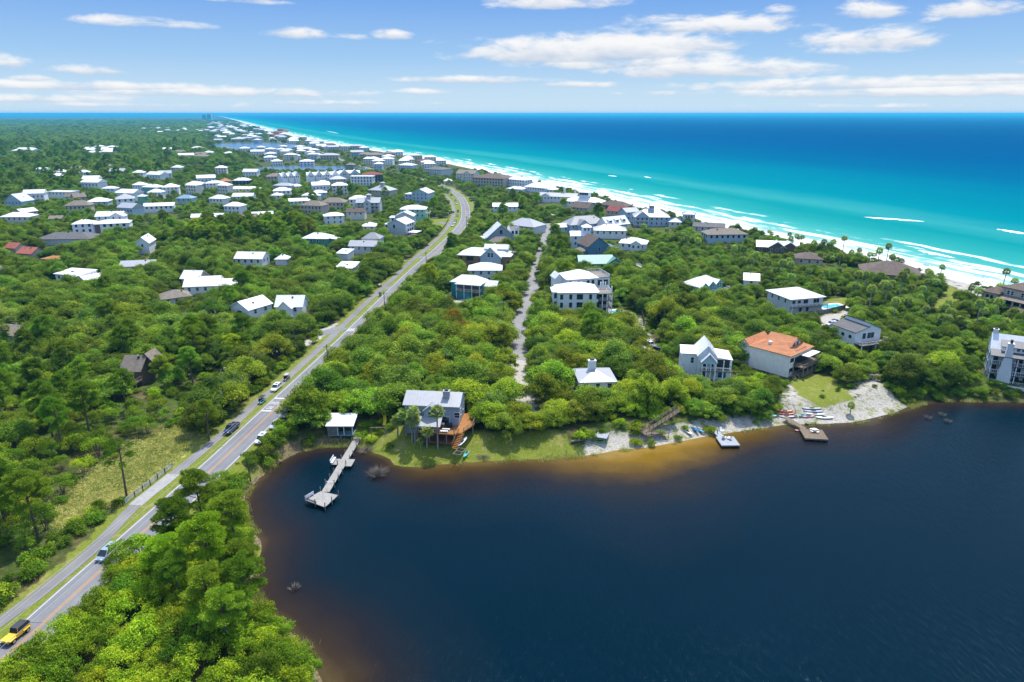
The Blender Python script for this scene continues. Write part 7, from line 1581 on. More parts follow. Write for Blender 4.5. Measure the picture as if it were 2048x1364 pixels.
tS.l.new(tS.ramp(tS.math('ADD', tS.math('MULTIPLY', tS.attr('leaf_tone').outputs['Fac'], .6), tS.math('MULTIPLY', tS.noise(tS.obco(), .12, 3), .5)), [(.3, (.20, .28, .03)), (.5, (.46, .47, .10)), (.8, (.74, .68, .26))]), bS.inputs['Base Color']); bS.inputs['Roughness'].default_value = .8; tS_ = tS.node('ShaderNodeBsdfTranslucent'); xS = tS.node('ShaderNodeMixShader'); xS.inputs[0].default_value = .45; tS.l.new(bS.inputs['Base Color'].links[0].from_socket, tS_.inputs[0]); tS.l.new(bS.outputs[0], xS.inputs[1]); tS.l.new(tS_.outputs[0], xS.inputs[2]); tS.l.new(xS.outputs[0], tS.n['Material Output'].inputs[0])
tag(link('marsh_grass', tussocks()), kind='stuff')
def reeds():
    g = np.random.default_rng(78); L = np.array(LAKE[:-6]); k = g.integers(0, len(L) - 1, 7000); f = g.random((7000, 1)); C = L[k] * (1 - f) + L[k + 1] * f + g.normal(0, 1.1, (7000, 2)); d = lake_dist(C)
    clump = sum(np.sin(C @ v_ + p_) for v_, p_ in zip(g.normal(0, .55, (5, 2)), g.uniform(0, 6, 5))); dens = np.where((C[:, 0] > 92) | (C[:, 0] < -38), .1, 1.0)
    C = C[(d > -1.0) & (d < 2.2) & (clump > dens) & ~((C[:, 0] > 16) & (C[:, 0] < 92) & (d > .3))]; m = 8; base = np.repeat(C, m, 0) + g.normal(0, .22, (len(C) * m, 2)); n = len(base)
    z = np.maximum(height(base), 0.0)[:, None] - .1; B = np.concatenate([base, z], 1); ax = unit(np.stack([g.normal(0, .4, n), g.normal(0, .4, n), np.ones(n)], -1)); h_ = g.uniform(.3, 1.0, (n, 1)); sd = unit(np.cross(ax, g.normal(size=(n, 3)))) * .035
    v = np.stack([B - sd, B + sd, B + ax * h_ * .7 + sd * .8, B + ax * h_], 1).reshape(-1, 3)
    return np_mesh('shore_reeds', v, np.arange(n * 4).reshape(n, 4), STRAW, np.clip(np.repeat(g.normal(.35, .3, len(C)), m), 0, 1))
tag(link('shore_reeds', reeds()), kind='stuff')
# ------------------------------------------------------------------ trees
def leaf_mat(name, lo, mid, hi, trans=0.38, gloss=0.06):
    m = bpy.data.materials.new(name); m.use_nodes = True; t = NT(m.node_tree); t.n.clear(); MATS[name] = m
    out = t.node('ShaderNodeOutputMaterial'); bs = t.node('ShaderNodeBsdfPrincipled'); tr = t.node('ShaderNodeBsdfTranslucent'); mx = t.node('ShaderNodeMixShader')
    oi = t.node('ShaderNodeObjectInfo'); a = t.attr('leaf_tone').outputs['Fac']
    n = t.noise(t.obco(), 0.55, 3)
    f = t.math('ADD', t.math('MULTIPLY', a, 0.55), t.math('MULTIPLY', t.math('SUBTRACT', n, 0.3), 0.9))
    c = t.ramp(f, [(0.05, lo), (0.45, mid), (0.9, hi)])
    h = t.node('ShaderNodeHueSaturation'); t.l.new(c, h.inputs['Color'])
    t.l.new(t.math('ADD', 0.478, t.math('MULTIPLY', oi.outputs['Random'], 0.044)), h.inputs['Hue'])
    rn = t.math('FRACT', t.math('MULTIPLY', oi.outputs['Random'], 7.31))
    t.l.new(t.math('ADD', 0.52, t.math('MULTIPLY', rn, 0.98)), h.inputs['Value']); h.inputs['Saturation'].default_value = 1.0
    c = t.mix(1.0, h.outputs[0], oi.outputs['Color'], 'MULTIPLY')
    t.l.new(c, bs.inputs['Base Color']); bs.inputs['Roughness'].default_value = 0.55; bs.inputs['Specular IOR Level'].default_value = gloss
    t.l.new(t.mix(0.45, c, (0.30, 0.40, 0.03, 1)), tr.inputs[0])
    mx.inputs[0].default_value = trans; t.l.new(bs.outputs[0], mx.inputs[1]); t.l.new(tr.outputs[0], mx.inputs[2]); t.l.new(mx.outputs[0], out.inputs[0])
    return m
OAKM = leaf_mat('oak_leaves', (0.060, 0.125, 0.014), (0.185, 0.290, 0.024), (0.390, 0.450, 0.042))
PINEM = leaf_mat('pine_needles', (0.075, 0.150, 0.012), (0.200, 0.325, 0.020), (0.375, 0.460, 0.036), 0.40)
BUSHM = leaf_mat('bush_leaves', (0.078, 0.150, 0.011), (0.200, 0.315, 0.018), (0.390, 0.465, 0.034))
PALMM = leaf_mat('palm_fronds', (0.12, 0.20, 0.04), (0.27, 0.38, 0.07), (0.50, 0.55, 0.16), 0.3, 0.15)
BARK = wood('oak_bark', (0.16, 0.13, 0.10, 1)); PBARK = wood('pine_bark', (0.15, 0.105, 0.078, 1)); GBARK = wood('grey_dead_wood', (0.34, 0.31, 0.27, 1))

def leaves(C, N, size, aspect=0.62, g=None, bend=0.0):
    """diamond-shaped leaf sprays at C, facing N"""
    g = g or rng; n = len(C)
    a = unit(np.cross(N, g.normal(size=(n, 3)))); b = np.cross(N, a)
    s = size * g.uniform(0.7, 1.35, (n, 1))
    v = np.stack([C + a * s, C + b * s * aspect + N * s * bend, C - a * s * g.uniform(.7, 1, (n, 1)), C - b * s * aspect + N * s * bend], 1).reshape(-1, 3)
    q = np.arange(n * 4).reshape(n, 4)
    return v, q
def crown_mesh(name, lobes, per_area, size, mat, g, up=0.25, jitter=0.75, inner=0.25, aspect=0.62):
    """lobes: (x, y, z, rx, rz): leaves spread through the outer part of each lobe"""
    V = []; Q = []; T = []; b = 0
    for (x, y, z, rx, rz) in lobes:
        n = max(20, int(per_area * 4 * PI * rx * (rx + rz) / 2))
        d = unit(g.normal(size=(n, 3))); low = d[:, 2] < -0.35; d[low, 2] *= -0.6; d = unit(d)
        rad = 1 - inner * g.random((n, 1)) ** 1.5 + 0.19 * g.normal(size=(n, 1))
        P = np.array([x, y, z]) + d * rad * np.array([rx, rx, rz])
        N = unit(d * np.array([1 / rx, 1 / rx, 1 / rz]) * rx + jitter * g.normal(size=(n, 3)) + np.array([0, 0, up]))
        v, q = leaves(P, N, size, aspect, g)
        V.append(v); Q.append(q + b); b += len(v)
        T.append(np.clip(g.normal(0.5, 0.22, n) + g.normal(0, 0.20), 0, 1))
    return np_mesh(name, np.concatenate(V), np.concatenate(Q), mat, np.concatenate(T))

def oak(seed):
    g = np.random.default_rng(seed); L = []; n = int(g.integers(15, 24)); Rc = 4.3; ex = g.uniform(.85, 1.25); hz_ = g.uniform(.82, 1.15)
    for i in range(n):
        a = 2.4 * i + g.uniform(-.4, .4); r = Rc * math.sqrt((i + .5) / n) * g.uniform(.8, 1.08)
        rx = (.75 + 1.5 * g.random() ** 1.3) * (1.1 - .25 * r / Rc)
        z = 3.0 + 3.0 * (1 - (r / Rc) ** 2) * g.uniform(.6, 1.15) + g.uniform(-.7, .6)
        L.append((r * math.cos(a) * ex, r * math.sin(a) / ex, z * hz_, rx, rx * g.uniform(.5, .95)))
    for i in range(6):
        a = g.uniform(0, 6.28); L.append((Rc * .85 * math.cos(a), Rc * .85 * math.sin(a), g.uniform(1.6, 2.6), g.uniform(.9, 1.3), .8))
    cr = crown_mesh('crown', L, 19.0, 0.195, OAKM, g, 0.55, 0.8, .32)
    b = MB(); b.tube([(0, 0, -.5), (.1, .05, 1.2), (.2, -.1, 2.4)], [.38, .27, .2])
    for i in range(6):
        l = L[int(g.integers(0, n))]; b.tube([(.1, .0, 1.1 + .2 * i), (l[0] * .5, l[1] * .5, l[2] * .65), (l[0], l[1], l[2])], [.17, .11, .05], 5)
    if seed % 2:
        for i in range(5):
            a = g.uniform(0, 6.28); r_ = g.uniform(1.0, 4.4); x, y = r_ * math.cos(a), r_ * math.sin(a); z = 3.2 + 3.2 * (1 - (r_ / 4.5) ** 2)
            b.tube([(x * .6, y * .6, z * .6), (x, y, z + .4), (x * 1.15 + g.uniform(-.5, .5), y * 1.15 + g.uniform(-.5, .5), z + g.uniform(.9, 1.9))], [.09, .06, .02], 4, 1)
            b.tube([(x, y, z + .4), (x + g.uniform(-.9, .9), y + g.uniform(-.9, .9), z + 1.1)], [.045, .015], 4, 1)
    return cr, b.mesh('trunk', [BARK, GBARK])
def scrub(seed):
    g = np.random.default_rng(seed); L = []; n = int(g.integers(8, 12))
    for i in range(n):
        a = 2.4 * i + g.uniform(-.4, .4); r = 2.1 * math.sqrt((i + .5) / n)
        rx = g.uniform(.6, 1.05); L.append((r * math.cos(a), r * math.sin(a), 1.7 + 2.0 * (1 - (r / 2.3) ** 2) * g.uniform(.6, 1.2), rx, rx * g.uniform(.8, 1.3)))
    cr = crown_mesh('crown', L, 27, 0.145, BUSHM, g, 0.35, 0.95, .35, .5)
    b = MB()
    for i in range(4):
        l = L[i]; b.tube([(.1 * i - .15, .1, -.4), (l[0] * .4, l[1] * .4, 1.0), (l[0] * .8, l[1] * .8, l[2])], [.09, .07, .03], 5)
    return cr, b.mesh('trunk', BARK)
def bush(seed):
    g = np.random.default_rng(seed); L = []; n = int(g.integers(5, 9))
    for i in range(n):
        a = 2.4 * i + g.uniform(-.4, .4); r = 1.2 * math.sqrt(i / n); rx = g.uniform(.5, .85)
        L.append((r * math.cos(a), r * math.sin(a), .55 + .6 * (1 - r / 1.6) * g.uniform(.5, 1.3), rx, rx * .8))
    return crown_mesh('bush', L, 28, 0.14, BUSHM, g, 0.35, .9, .4)
def pine(seed, H=13.0, sparse=False):
    g = np.random.default_rng(seed); b = MB(); lx, ly = g.uniform(-.7, .7, 2)
    b.tube([(0, 0, -.6), (lx * .3, ly * .3, H * .35), (lx * .7, ly * .7, H * .7), (lx, ly, H * .97)], [.27, .21, .15, .05], 7)
    L = []; n = 9 if sparse else int(g.integers(15, 20))
    for i in range(n):
        f = .52 + .46 * (i + .5) / n; a = 2.4 * i + g.uniform(-.5, .5); z = H * f
        r = (1 - ((f - .62) / .42) ** 2 * .75) * 3.1 * g.uniform(.65, 1.1)
        c = (lx * f + r * math.cos(a), ly * f + r * math.sin(a), z + r * .22 + g.uniform(-.3, .3))
        rx = g.uniform(.85, 1.45) * (.75 if sparse else 1.0); L.append((*c, rx, rx * .52))
        if g.random() < .6: L.append((c[0] * .62, c[1] * .62, c[2] + g.uniform(.1, .6), rx * .75, rx * .42))
        b.tube([(lx * f * .9, ly * f * .9, z - .5), (c[0] * .5 + lx * .3, c[1] * .5 + ly * .3, z), c], [.08, .055, .025], 4)
    L.append((lx, ly, H * 1.0, 1.1, .7))
    V = []; Q = []; T = []; k = 0
    for (x, y, z, rx, rz) in L:
        n = int((26 if sparse else 46) * 4 * PI * rx * (rx + rz) / 2)
        d = unit(g.normal(size=(n, 3)) + np.array([0, 0, .45])); P = np.array([x, y, z]) + d * g.uniform(.5, 1.05, (n, 1)) * np.array([rx, rx, rz])
        ax = unit(d + .55 * g.normal(size=(n, 3)) + np.array([0, 0, .35])); sd = unit(np.cross(ax, g.normal(size=(n, 3))))
        ln = g.uniform(.19, .34, (n, 1)); wd = ln * .26
        V.append(np.stack([P - ax * ln * .4, P + sd * wd, P + ax * ln, P - sd * wd], 1).reshape(-1, 3)); Q.append(np.arange(n * 4).reshape(n, 4) + k); k += n * 4
        T.append(np.clip(g.normal(.5, .22, n) + g.normal(0, .1), 0, 1))
    return np_mesh('crown', np.concatenate(V), np.concatenate(Q), PINEM, np.concatenate(T)), b.mesh('trunk', PBARK)
def palm(seed, H=6.0):
    g = np.random.default_rng(seed); b = MB(); lx, ly = g.uniform(-.4, .4, 2)
    b.tube([(0, 0, -.4), (lx * .3, ly * .3, H * .5), (lx, ly, H)], [.24, .17, .19], 8)
    V = []; Q = []; T = []; k = 0
    for i in range(30):
        a = 2.4 * i; e = 1.15 - 1.85 * (i / 30) ** 1.1; L_ = g.uniform(.75, 1.05)
        d = np.array([math.cos(a) * math.cos(e), math.sin(a) * math.cos(e), math.sin(e)]); base = np.array([lx, ly, H]); c = base + d * L_
        side = unit(np.cross(d, [0, 0, 1.0]) + 1e-6); upv = np.cross(side, d)
        V.append(np.array([base, base + side * .05, c + side * .04, c - side * .04])); Q.append(np.arange(4)[None] + k); k += 4; T.append([.3])
        for j in range(11):
            f = (j - 5) / 5 * 1.45; ax = d * math.cos(f) + side * math.sin(f); ax = ax - np.array([0, 0, .12 + .25 * abs(f)]); ln = 1.2 * (1 - .18 * abs(f)); sd = np.cross(ax, upv) * .11
            tip = c + ax * ln - np.array([0, 0, .12]); V.append(np.array([c, c + ax * ln * .5 + sd, tip, c + ax * ln * .5 - sd])); Q.append(np.arange(4)[None] + k); k += 4; T.append([float(np.clip(g.normal(.5, .2), 0, 1))])
    return np_mesh('crown', np.concatenate(V), np.concatenate(Q), PALMM, np.concatenate(T)), b.mesh('trunk', GBARK)
OAKS = [oak(100 + i) for i in range(7)]; SCRUBS = [scrub(200 + i) for i in range(5)]; BUSHES = [bush(300 + i) for i in range(5)]; PINES = [pine(400 + i) for i in range(5)]; SPARSE = [pine(450 + i, 11.5, True) for i in range(2)]; PALMS = [palm(500 + i, h_) for i, h_ in enumerate((6.5, 5.0, 4.0, 9.6))]

# --- where they may stand
FT = np.array(FOOT)
def in_houses(P, rad, kind='oak'):
    bad = np.zeros(len(P), bool)
    for cx, cy, rz, hw, hd, clr in FT:
        d = P - (cx, cy)
        m = (np.abs(d[:, 0]) < 60) & (np.abs(d[:, 1]) < 60)
        if not m.any(): continue
        c, s_ = math.cos(rz), math.sin(rz); q = d[m]; r_ = rad[m]
        x = q[:, 0] * c + q[:, 1] * s_; y = -q[:, 0] * s_ + q[:, 1] * c
        b = (np.abs(x) < hw + r_ * .72) & (np.abs(y) < hd + r_ * .72)
        # keep the view from the lake side open: a strip towards the water / the camera's side
        tv = np.array([cx, cy]) / math.hypot(cx, cy); al = -(q @ tv); ac = q @ np.array([tv[1], -tv[0]])
        if kind != 'bush': b |= (al > 0) & (al < hd * .8 + clr * (2.2 if kind == 'pine' else 1) + r_ * .4) & (np.abs(ac) < max(hw, hd) * .85 + r_ * .35)
        bad[np.where(m)[0][b]] = True
    return bad
def allowed(P, rad, kind):
    ok = np.ones(len(P), bool); ds = sea_dist(P); nr_ = P[:, 1] < 900
    ok &= ds > (40 if kind in ('oak', 'pine') else 22)
    Q = P[nr_]; r_ = rad[nr_]; o = np.ones(len(Q), bool)
    dr = poly_dist(Q, ROAD); o &= dr > (5.0 if kind != 'scrub' else 4.0) + r_ * .55
    dp = poly_dist(Q, PATH); o &= dp > 2.2 + r_ * .55
    # between road and path nothing grows
    o &= ~((dr < 11) & (dp < 9) & (dr + dp < 13.5))
    o &= poly_dist(Q, LANE) > 2.9 + r_ * .5
    for l in DRIVES: o &= poly_dist(Q, l) > 1.6 + r_ * .42
    o &= lake_dist(Q) > (2.5 + r_ * .55 if kind in ('oak', 'pine') else (1.2 + r_ * .25 if kind == 'scrub' else .9))
    if kind in ('oak', 'pine', 'scrub'): o &= ~((Q[:, 0] > -36) & (Q[:, 0] < 96) & (Q[:, 1] > 120) & (lake_dist(Q) < 9.5 + r_ * .35))
    zs = zone_d(Q, Z_SAND); o &= zs < (-r_ * .5 if kind != 'bush' else 2.5)
    o &= zone_d(Q, Z_GRASS) < -r_ * .55; o &= zone_d(Q, Z_MARSH) < -r_ * .3
    ok[np.where(nr_)[0]] &= o
    for p in POND: ok &= ~inside(P, p)
    far_sea = (~nr_) & (ds < 60); ok &= ~far_sea
    ok &= ~in_houses(P, rad, kind)
    return ok
def scatter(x0, x1, y0, y1, step, jit=.46):
    gx_, gy_ = np.meshgrid(np.arange(x0, x1, step), np.arange(y0, y1, step), indexing='ij')
    gx_ = gx_ + (np.arange(gx_.shape[1]) % 2)[None] * step / 2
    P = np.stack([gx_.ravel(), gy_.ravel()], -1) + rng.uniform(-jit, jit, (gx_.size, 2)) * step
    u = P[:, 0] / (P[:, 1] * CP + 72 * SP); return P[(np.abs(u) < .80) & (P[:, 1] > 30)]
vn_c = rng.normal(size=(9, 2)) ; vn_p = rng.uniform(0, 6.28, 9)
def patchy(P, sc):      # smooth field from -1 to 1
    return sum(np.sin((P / sc) @ vn_c[i] + vn_p[i]) for i in range(9)) / 4.0
def along_line(line, offs, step):
    L = np.asarray(line); seg = np.linalg.norm(np.diff(L, axis=0), axis=1); s_ = np.concatenate([[0], np.cumsum(seg)]); t = np.arange(0, s_[-1], step)
    X = np.stack([np.interp(t, s_, L[:, 0]), np.interp(t, s_, L[:, 1])], -1); T = np.gradient(X, axis=0); T = unit(T); N = np.stack([T[:, 1], -T[:, 0]], -1)
    return np.concatenate([X + N * o + rng.normal(0, .5, X.shape) for o in offs])
PL = []     # x, y, kind, variant, scale, tone
def add_trees(P, kind, smin, smax, rad0, tone=None, chance=1.0, ready=False):
    P = P[rng.random(len(P)) < chance]
    sc = rng.uniform(smin, smax, len(P))
    if not ready: m = allowed(P, rad0 * sc, kind); P, sc = P[m], sc[m]
    for (x, y), s_ in zip(P, sc): PL.append((x, y, kind, int(rng.integers(0, 99)), s_, tone))
leftwood = lambda P: (P[:, 0] < -62 - P[:, 1] * 0.02)
# oaks: near the road and lake, then on to the villages
P = scatter(-330, 260, 125, 430, 5.7); near_marsh = zone_d(P, Z_MARSH) > -28
pine_side = (P[:, 0] < -78) & (P[:, 1] < 205)
cst = sea_dist(P)
add_trees(P[~pine_side & (cst > 150)], 'oak', .78, 1.22, 4.4)
add_trees(P[pine_side & ~near_marsh], 'oak', .65, 1.0, 4.4, chance=.85)
P2 = scatter(-60, 330, 200, 470, 5.4); c2 = sea_dist(P2); add_trees(P2[(c2 <= 150)], 'oak', .52, .86, 4.4, chance=.95)
P = scatter(-420, 320, 430, 900, 7.4); c2 = sea_dist(P); add_trees(P[c2 > 150], 'oak', .45, .86, 4.4); add_trees(P[c2 <= 150], 'oak', .5, .85, 4.4)
# pines
P = scatter(-190, -60, 85, 210, 9.5); add_trees(P[(P[:, 0] < -84)], 'pine', .7, 1.05, 2.6, chance=.38)
P = scatter(-190, -60, 330, 430, 7.5); P = P[inside(P, W([(360, 505), (640, 500), (600, 445), (380, 445)]))]; add_trees(P, 'pine', .85, 1.15, 2.0, chance=.9)
P = scatter(-330, 60, 200, 620, 22); add_trees(P, 'pine', .75, 1.0, 2.2, chance=.35)
for px, py, s_ in ((78, 1072, 1.05), (12, 1046, .95), (182, 872, 1.0), (128, 905, .9), (420, 880, .8), (255, 720, .9), (395, 745, .95), (415, 730, .85), (470, 735, .8)):
    p = at(px, py); PL.append((p[0], p[1], 'pine', rng.integers(0, 99), s_, None))
for px, py, s_ in ((395, 965, .92), (345, 1015, .9), (455, 985, .95), (322, 1075, .85), (405, 1055, 1.0), (470, 1060, .9), (480, 1135, .85), (405, 1140, .9), (440, 1190, .8), (350, 1120, .7)):
    x, y, _ = at(px, py, G0 + 12.0 * s_); PL.append((x, y, 'pine', rng.integers(0, 99), s_, ('mid', 'dark', 'mid')[int(s_ * 100) % 3]))
for px, py, s_ in ((255, 992, .93), (500, 940, .62)): p = at(px, py); PL.append((p[0], p[1], 'sparse', rng.integers(0, 2), s_, None))
# bright scrub trees: the corner below the road and the wet ground on the left
P = scatter(-90, -20, 36, 104, 3.3); P = P[(P[:, 0] > -74)]; add_trees(P, 'scrub', .75, 1.2, 2.3, 'bright')
P = scatter(-230, -84, 70, 165, 4.2); add_trees(P, 'scrub', .65, 1.15, 2.3, 'mid', chance=.8)
P = scatter(-62, 170, 125, 260, 6.0); d_l = lake_dist(P); add_trees(P[d_l < 26], 'scrub', .55, .95, 2.2, 'mid', chance=.75)
RL = np.asarray(ROAD); R1 = RL[(RL[:, 1] > 58) & (RL[:, 1] < 99)]; add_trees(along_line(R1, (6.3, 8.2, 10.0), 2.8), 'scrub', .8, 1.2, 1.0, 'bright', chance=.8)
R2 = RL[(RL[:, 1] > 172) & (RL[:, 1] < 330)]; add_trees(along_line(R2, (7.0,), 5.0), 'oak', .55, .8, 2.4, chance=.8)
for px, py, s_ in ((262, 1128, 1.25), (285, 1120, 1.1), (240, 1150, .9)): p = at(px, py); PL.append((p[0], p[1], 'scrub', rng.integers(0, 99), s_, 'dark'))
for px, py, s_ in ((1400, 800, .85), (1440, 815, .8), (1482, 825, .75), (1520, 818, .8), (1500, 792, .9), (1460, 795, .9), (1542, 796, .7), (1418, 832, .7), (1388, 826, .6), (1528, 838, .55), (1098, 852, .8), (1150, 842, .85), (1178, 828, .9), (1232, 822, .85), (1285, 812, .75), (1250, 800, .9), (1062, 862, .75), (1012, 872, .8), (982, 852, .9), (1035, 850, .85), (1692, 765, .8), (1660, 742, .85), (1722, 750, .85), (1700, 730, .9), (1640, 722, .7), (1800, 770, .95), (1850, 775, .9), (1900, 770, .9), (1880, 745, 1.0), (1830, 745, 1.0), (1780, 740, .9), (1930, 745, .85)):
    p = ground(px, py); PL.append((p[0], p[1], 'oak', rng.integers(0, 99), s_, None))
# bushes: road edge, shore, dunes
add_trees(along_line(ROAD[:60], (6.8, 8.6), 2.6), 'bush', .8, 1.5, 1.3, chance=.85)
add_trees(along_line(PATH[:55], (-4.2, -6.2), 2.4), 'bush', .7, 1.4, 1.3, chance=.8)
add_trees(along_line(LANE, (-4.4, 4.4), 3.0), 'bush', .7, 1.2, 1.3, chance=.7)
LK = np.array(LAKE[:-6]); add_trees(along_line(LK[(LK[:, 0] < -38) | (LK[:, 0] > 90)], (-2.4, -3.6, -5.5), 2.0), 'bush', .55, 1.2, 1.2, chance=.6)
add_trees(along_line(LK[LK[:, 0] > 92], (-4, -6.5, -9, -12), 2.2), 'bush', .7, 1.3, 1.2, chance=.9)
cs = np.arange(120, 620, 3.4); cl = np.stack([cs * SD[0] + coast_u(cs) * UD[0], cs * SD[1] + coast_u(cs) * UD[1]], -1)
add_trees(np.concatenate([cl - UD * o + rng.normal(0, 2.0, cl.shape) for o in (24, 29, 34, 40, 47)]), 'bush', .5, 1.0, 1.2, chance=.62)
TA = np.array([(p[0], p[1]) for p in PL if p[2] != 'bush'])
P = scatter(-240, 210, 60, 400, 3.6); P = P[rng.random(len(P)) < .75]
gap = np.concatenate([((P[i:i + 400, None] - TA[None]) ** 2).sum(2).min(1) for i in range(0, len(P), 400)]) ** .5
Pg = P[gap > 2.6]; lawn_ = (Pg[:, 0] > -38) & (Pg[:, 0] < 18) & (lake_dist(Pg) < 12) & (rng.random(len(Pg)) > .2); add_trees(Pg[~lawn_], 'bush', .7, 1.35, 1.2)
P = scatter(60, 120, 150, 215, 4.5); P = P[(zone_d(P, Z_SAND) > -2) & (lake_dist(P) > 2.5)]; add_trees(P, 'bush', .25, .7, 1.0, chance=.3, ready=True)
P = scatter(-150, -80, 88, 150, 5); P = P[zone_d(P, Z_MARSH) > -6]; add_trees(P, 'bush', .7, 1.1, 1.2, chance=.4)
add_trees(along_line(LK[(LK[:, 0] < -15) & (LK[:, 1] < 126)], (-2.6, -4.4, -6.4), 2.1), 'scrub', .45, .85, 2.0, 'bright', chance=.8)
P = scatter(60, 175, 150, 225, 4.4); zg = zone_d(P, Z_GRASS); add_trees(P[(lake_dist(P) < 34) & (zg < -2)], 'scrub', .5, .9, 2.0, 'mid', chance=.7)
# palms
for px, py, v, s_ in ((877, 897, 3, 1.0), (855, 895, 1, .92), (832, 886, 3, .82), (826, 884, 1, 1.08), (814, 872, 0, 1.0), (797, 873, 1, 1.0), (843, 899, 2, .5), (1702, 828, 2, .62)):
    p = ground(px, py); PL.append((p[0], p[1], 'palm', v, s_, 'own'))
P = np.concatenate([scatter(60, 210, 225, 330, 6.5), scatter(60, 190, 330, 420, 9)]); add_trees(P[sea_dist(P) < 112], 'palm', .7, 1.15, 1.2, chance=.5)
for px, py in ((1255, 905), (1540, 478), (1580, 505), (1600, 492), (1782, 545), (1895, 665), (1915, 660), (1930, 668), (1945, 672), (1640, 530), (1660, 528), (1100, 500), (1090, 515), (1240, 640), (1265, 655), (755, 505), (765, 508), (700, 455), (1110, 470)):
    if py > 900: continue
    p = at(px, py); PL.append((p[0], p[1], 'palm', rng.integers(0, 3), .95, None))
for px, py in ((30, 672), (20, 690)): p = at(px, py); PL.append((p[0], p[1], 'palm', 0, 1.0, None))

# --- landmarks used to tell one tree from another
LM = [('the grey lake house', 870, 870), ('the lakeside boathouse', 680, 880), ('the cottage with the white chimney', 1197, 790), ('the porch house', 1415, 760), ('the orange-tiled house', 1560, 740), ('the split-roof grey house', 1725, 705), ('the tall chimney house', 2005, 750), ('the beige mansion', 2010, 640),
      ('the pool house', 1610, 625), ('the teal triple-gabled house', 1412, 590), ('the teal hip-roofed house', 930, 590), ('the brick house', 965, 530), ('the steep slate gable house', 1004, 480), ('the tall terrace house', 1170, 620), ('the green-roofed house', 1195, 545), ('the brown-roofed blue house', 1200, 515),
      ('the dormer house', 1240, 460), ('the plain-gabled white cottage', 478, 635), ('the entry-gabled white cottage', 578, 632), ('the broad white compound roof', 420, 585), ('the flat box cottage', 135, 565), ('the shingle cabin', 262, 765), ('the culvert railing', 310, 985), ('the yellow jeep', 30, 1285),
      ('the silver van', 205, 1125), ('the dark blue pickup', 467, 862), ('the crosswalk', 707, 660), ('the tall grey townhouse', 795, 480), ('the green-walled house', 630, 492), ('the long white gabled cottage', 497, 530), ('the brown apartment panel', 190, 475), ('the zigzag boardwalk', 1310, 865), ('the timber swim dock', 1620, 850),
      ('the grey swim dock', 1450, 860), ('the long very low beach roof', 1790, 555), ('the twin-gabled beach house', 1560, 500), ('the porch cottage in the oaks', 692, 545), ('the small tan edge roof', 10, 690), ('the grey faded roof', 352, 605), ('the salmon-red tile roofs', 50, 510), ('the lower frame corner', 330, 1300), ('the straw-coloured marsh', 240, 950),
      ('the cottage with long pale roof', 725, 505), ('the mint stilted house', 826, 440), ('the curving road bend', 945, 430), ('the lone low scrub house', 1012, 420), ('the white compound at the village', 215, 470), ('the tan frame-edge roof', 5, 560)]
LMX = np.array([at(a, b)[:2] for _, a, b in LM])
SIDE = {('near'): 'lake side of', ('far'): 'sea side of', ('left'): 'woods side of', ('right'): 'beach side of'}
ORD = ['nearest', 'second', 'third', 'fourth', 'fifth', 'sixth', 'seventh', 'eighth', 'ninth', 'tenth', 'eleventh', 'twelfth', 'thirteenth', 'fourteenth', 'fifteenth', 'sixteenth', 'seventeenth', 'eighteenth', 'nineteenth', 'twentieth']
TONES = {'dark': (.62, .74, .72, 1), 'mid': (1, 1, 1, 1), 'bright': (1.3, 1.28, .9, 1), 'yellow': (1.5, 1.28, .8, 1), 'grey': (1.0, .98, 1.3, 1), 'rust': (1.9, .85, .7, 1)}
TWORD = {'dark': 'dark green', 'mid': 'mid-green', 'bright': 'bright green', 'yellow': 'yellow-green', 'grey': 'grey-green', 'rust': 'rusty brown'}
KW = {'oak': ('live_oak', 'spreading oak', 'tree', 'oaks of the coastal woods'), 'pine': ('pine_tree', 'tall pine', 'tree', 'pines of the coastal woods'), 'sparse': ('pine_tree', 'half-bare pine', 'tree', 'pines of the coastal woods'), 'scrub': ('scrub_tree', 'bushy scrub tree', 'tree', 'scrub trees on wet ground'), 'bush': ('bush', 'low bush', 'bush', 'bushes along road, shore and dunes'), 'palm': ('palm_tree', 'fan palm', 'palm', 'fan palms')}
arr = np.array([(p[0], p[1]) for p in PL]); hh = height(arr)
vis = np.array([to_px(p[0], p[1], 5) for p in PL]); inframe = (vis[:, 0] > -60) & (vis[:, 0] < 2108) & (vis[:, 1] > 200) & (vis[:, 1] < 1500)
RAD = {'oak': 4.4, 'pine': 4.5, 'sparse': 4.5, 'scrub': 2.4, 'bush': 1.3, 'palm': 2.4}
scr = np.array([RAD[p[2]] * p[4] * pxm(p[0], p[1]) for p in PL]) * inframe
kinds = np.array([{'sparse': 'pine'}.get(p[2], p[2]) for p in PL]); named = np.zeros(len(PL), bool)
print("pl",len(PL))
for k, m_ in (('oak', 295), ('pine', 200), ('scrub', 290), ('bush', 290), ('palm', 110)):
    idx = np.where((kinds == k) & (scr > 0))[0]; named[idx[np.argsort(-scr[idx])[:m_]]] = True
print('trees', {k: int((kinds == k).sum()) for k in set(kinds)}, 'in frame', int(inframe.sum()), 'named', int(named.sum()))
pat = patchy(arr, 26.0); counts = {}
order = np.where(named)[0]; near_lm = {}
dd_ = ((arr[order][:, None] - LMX[None]) ** 2).sum(2)
order = order[np.argsort(dd_.min(1))]
STUFF = []
for i in range(len(PL)):
    if not named[i]: STUFF.append(i)
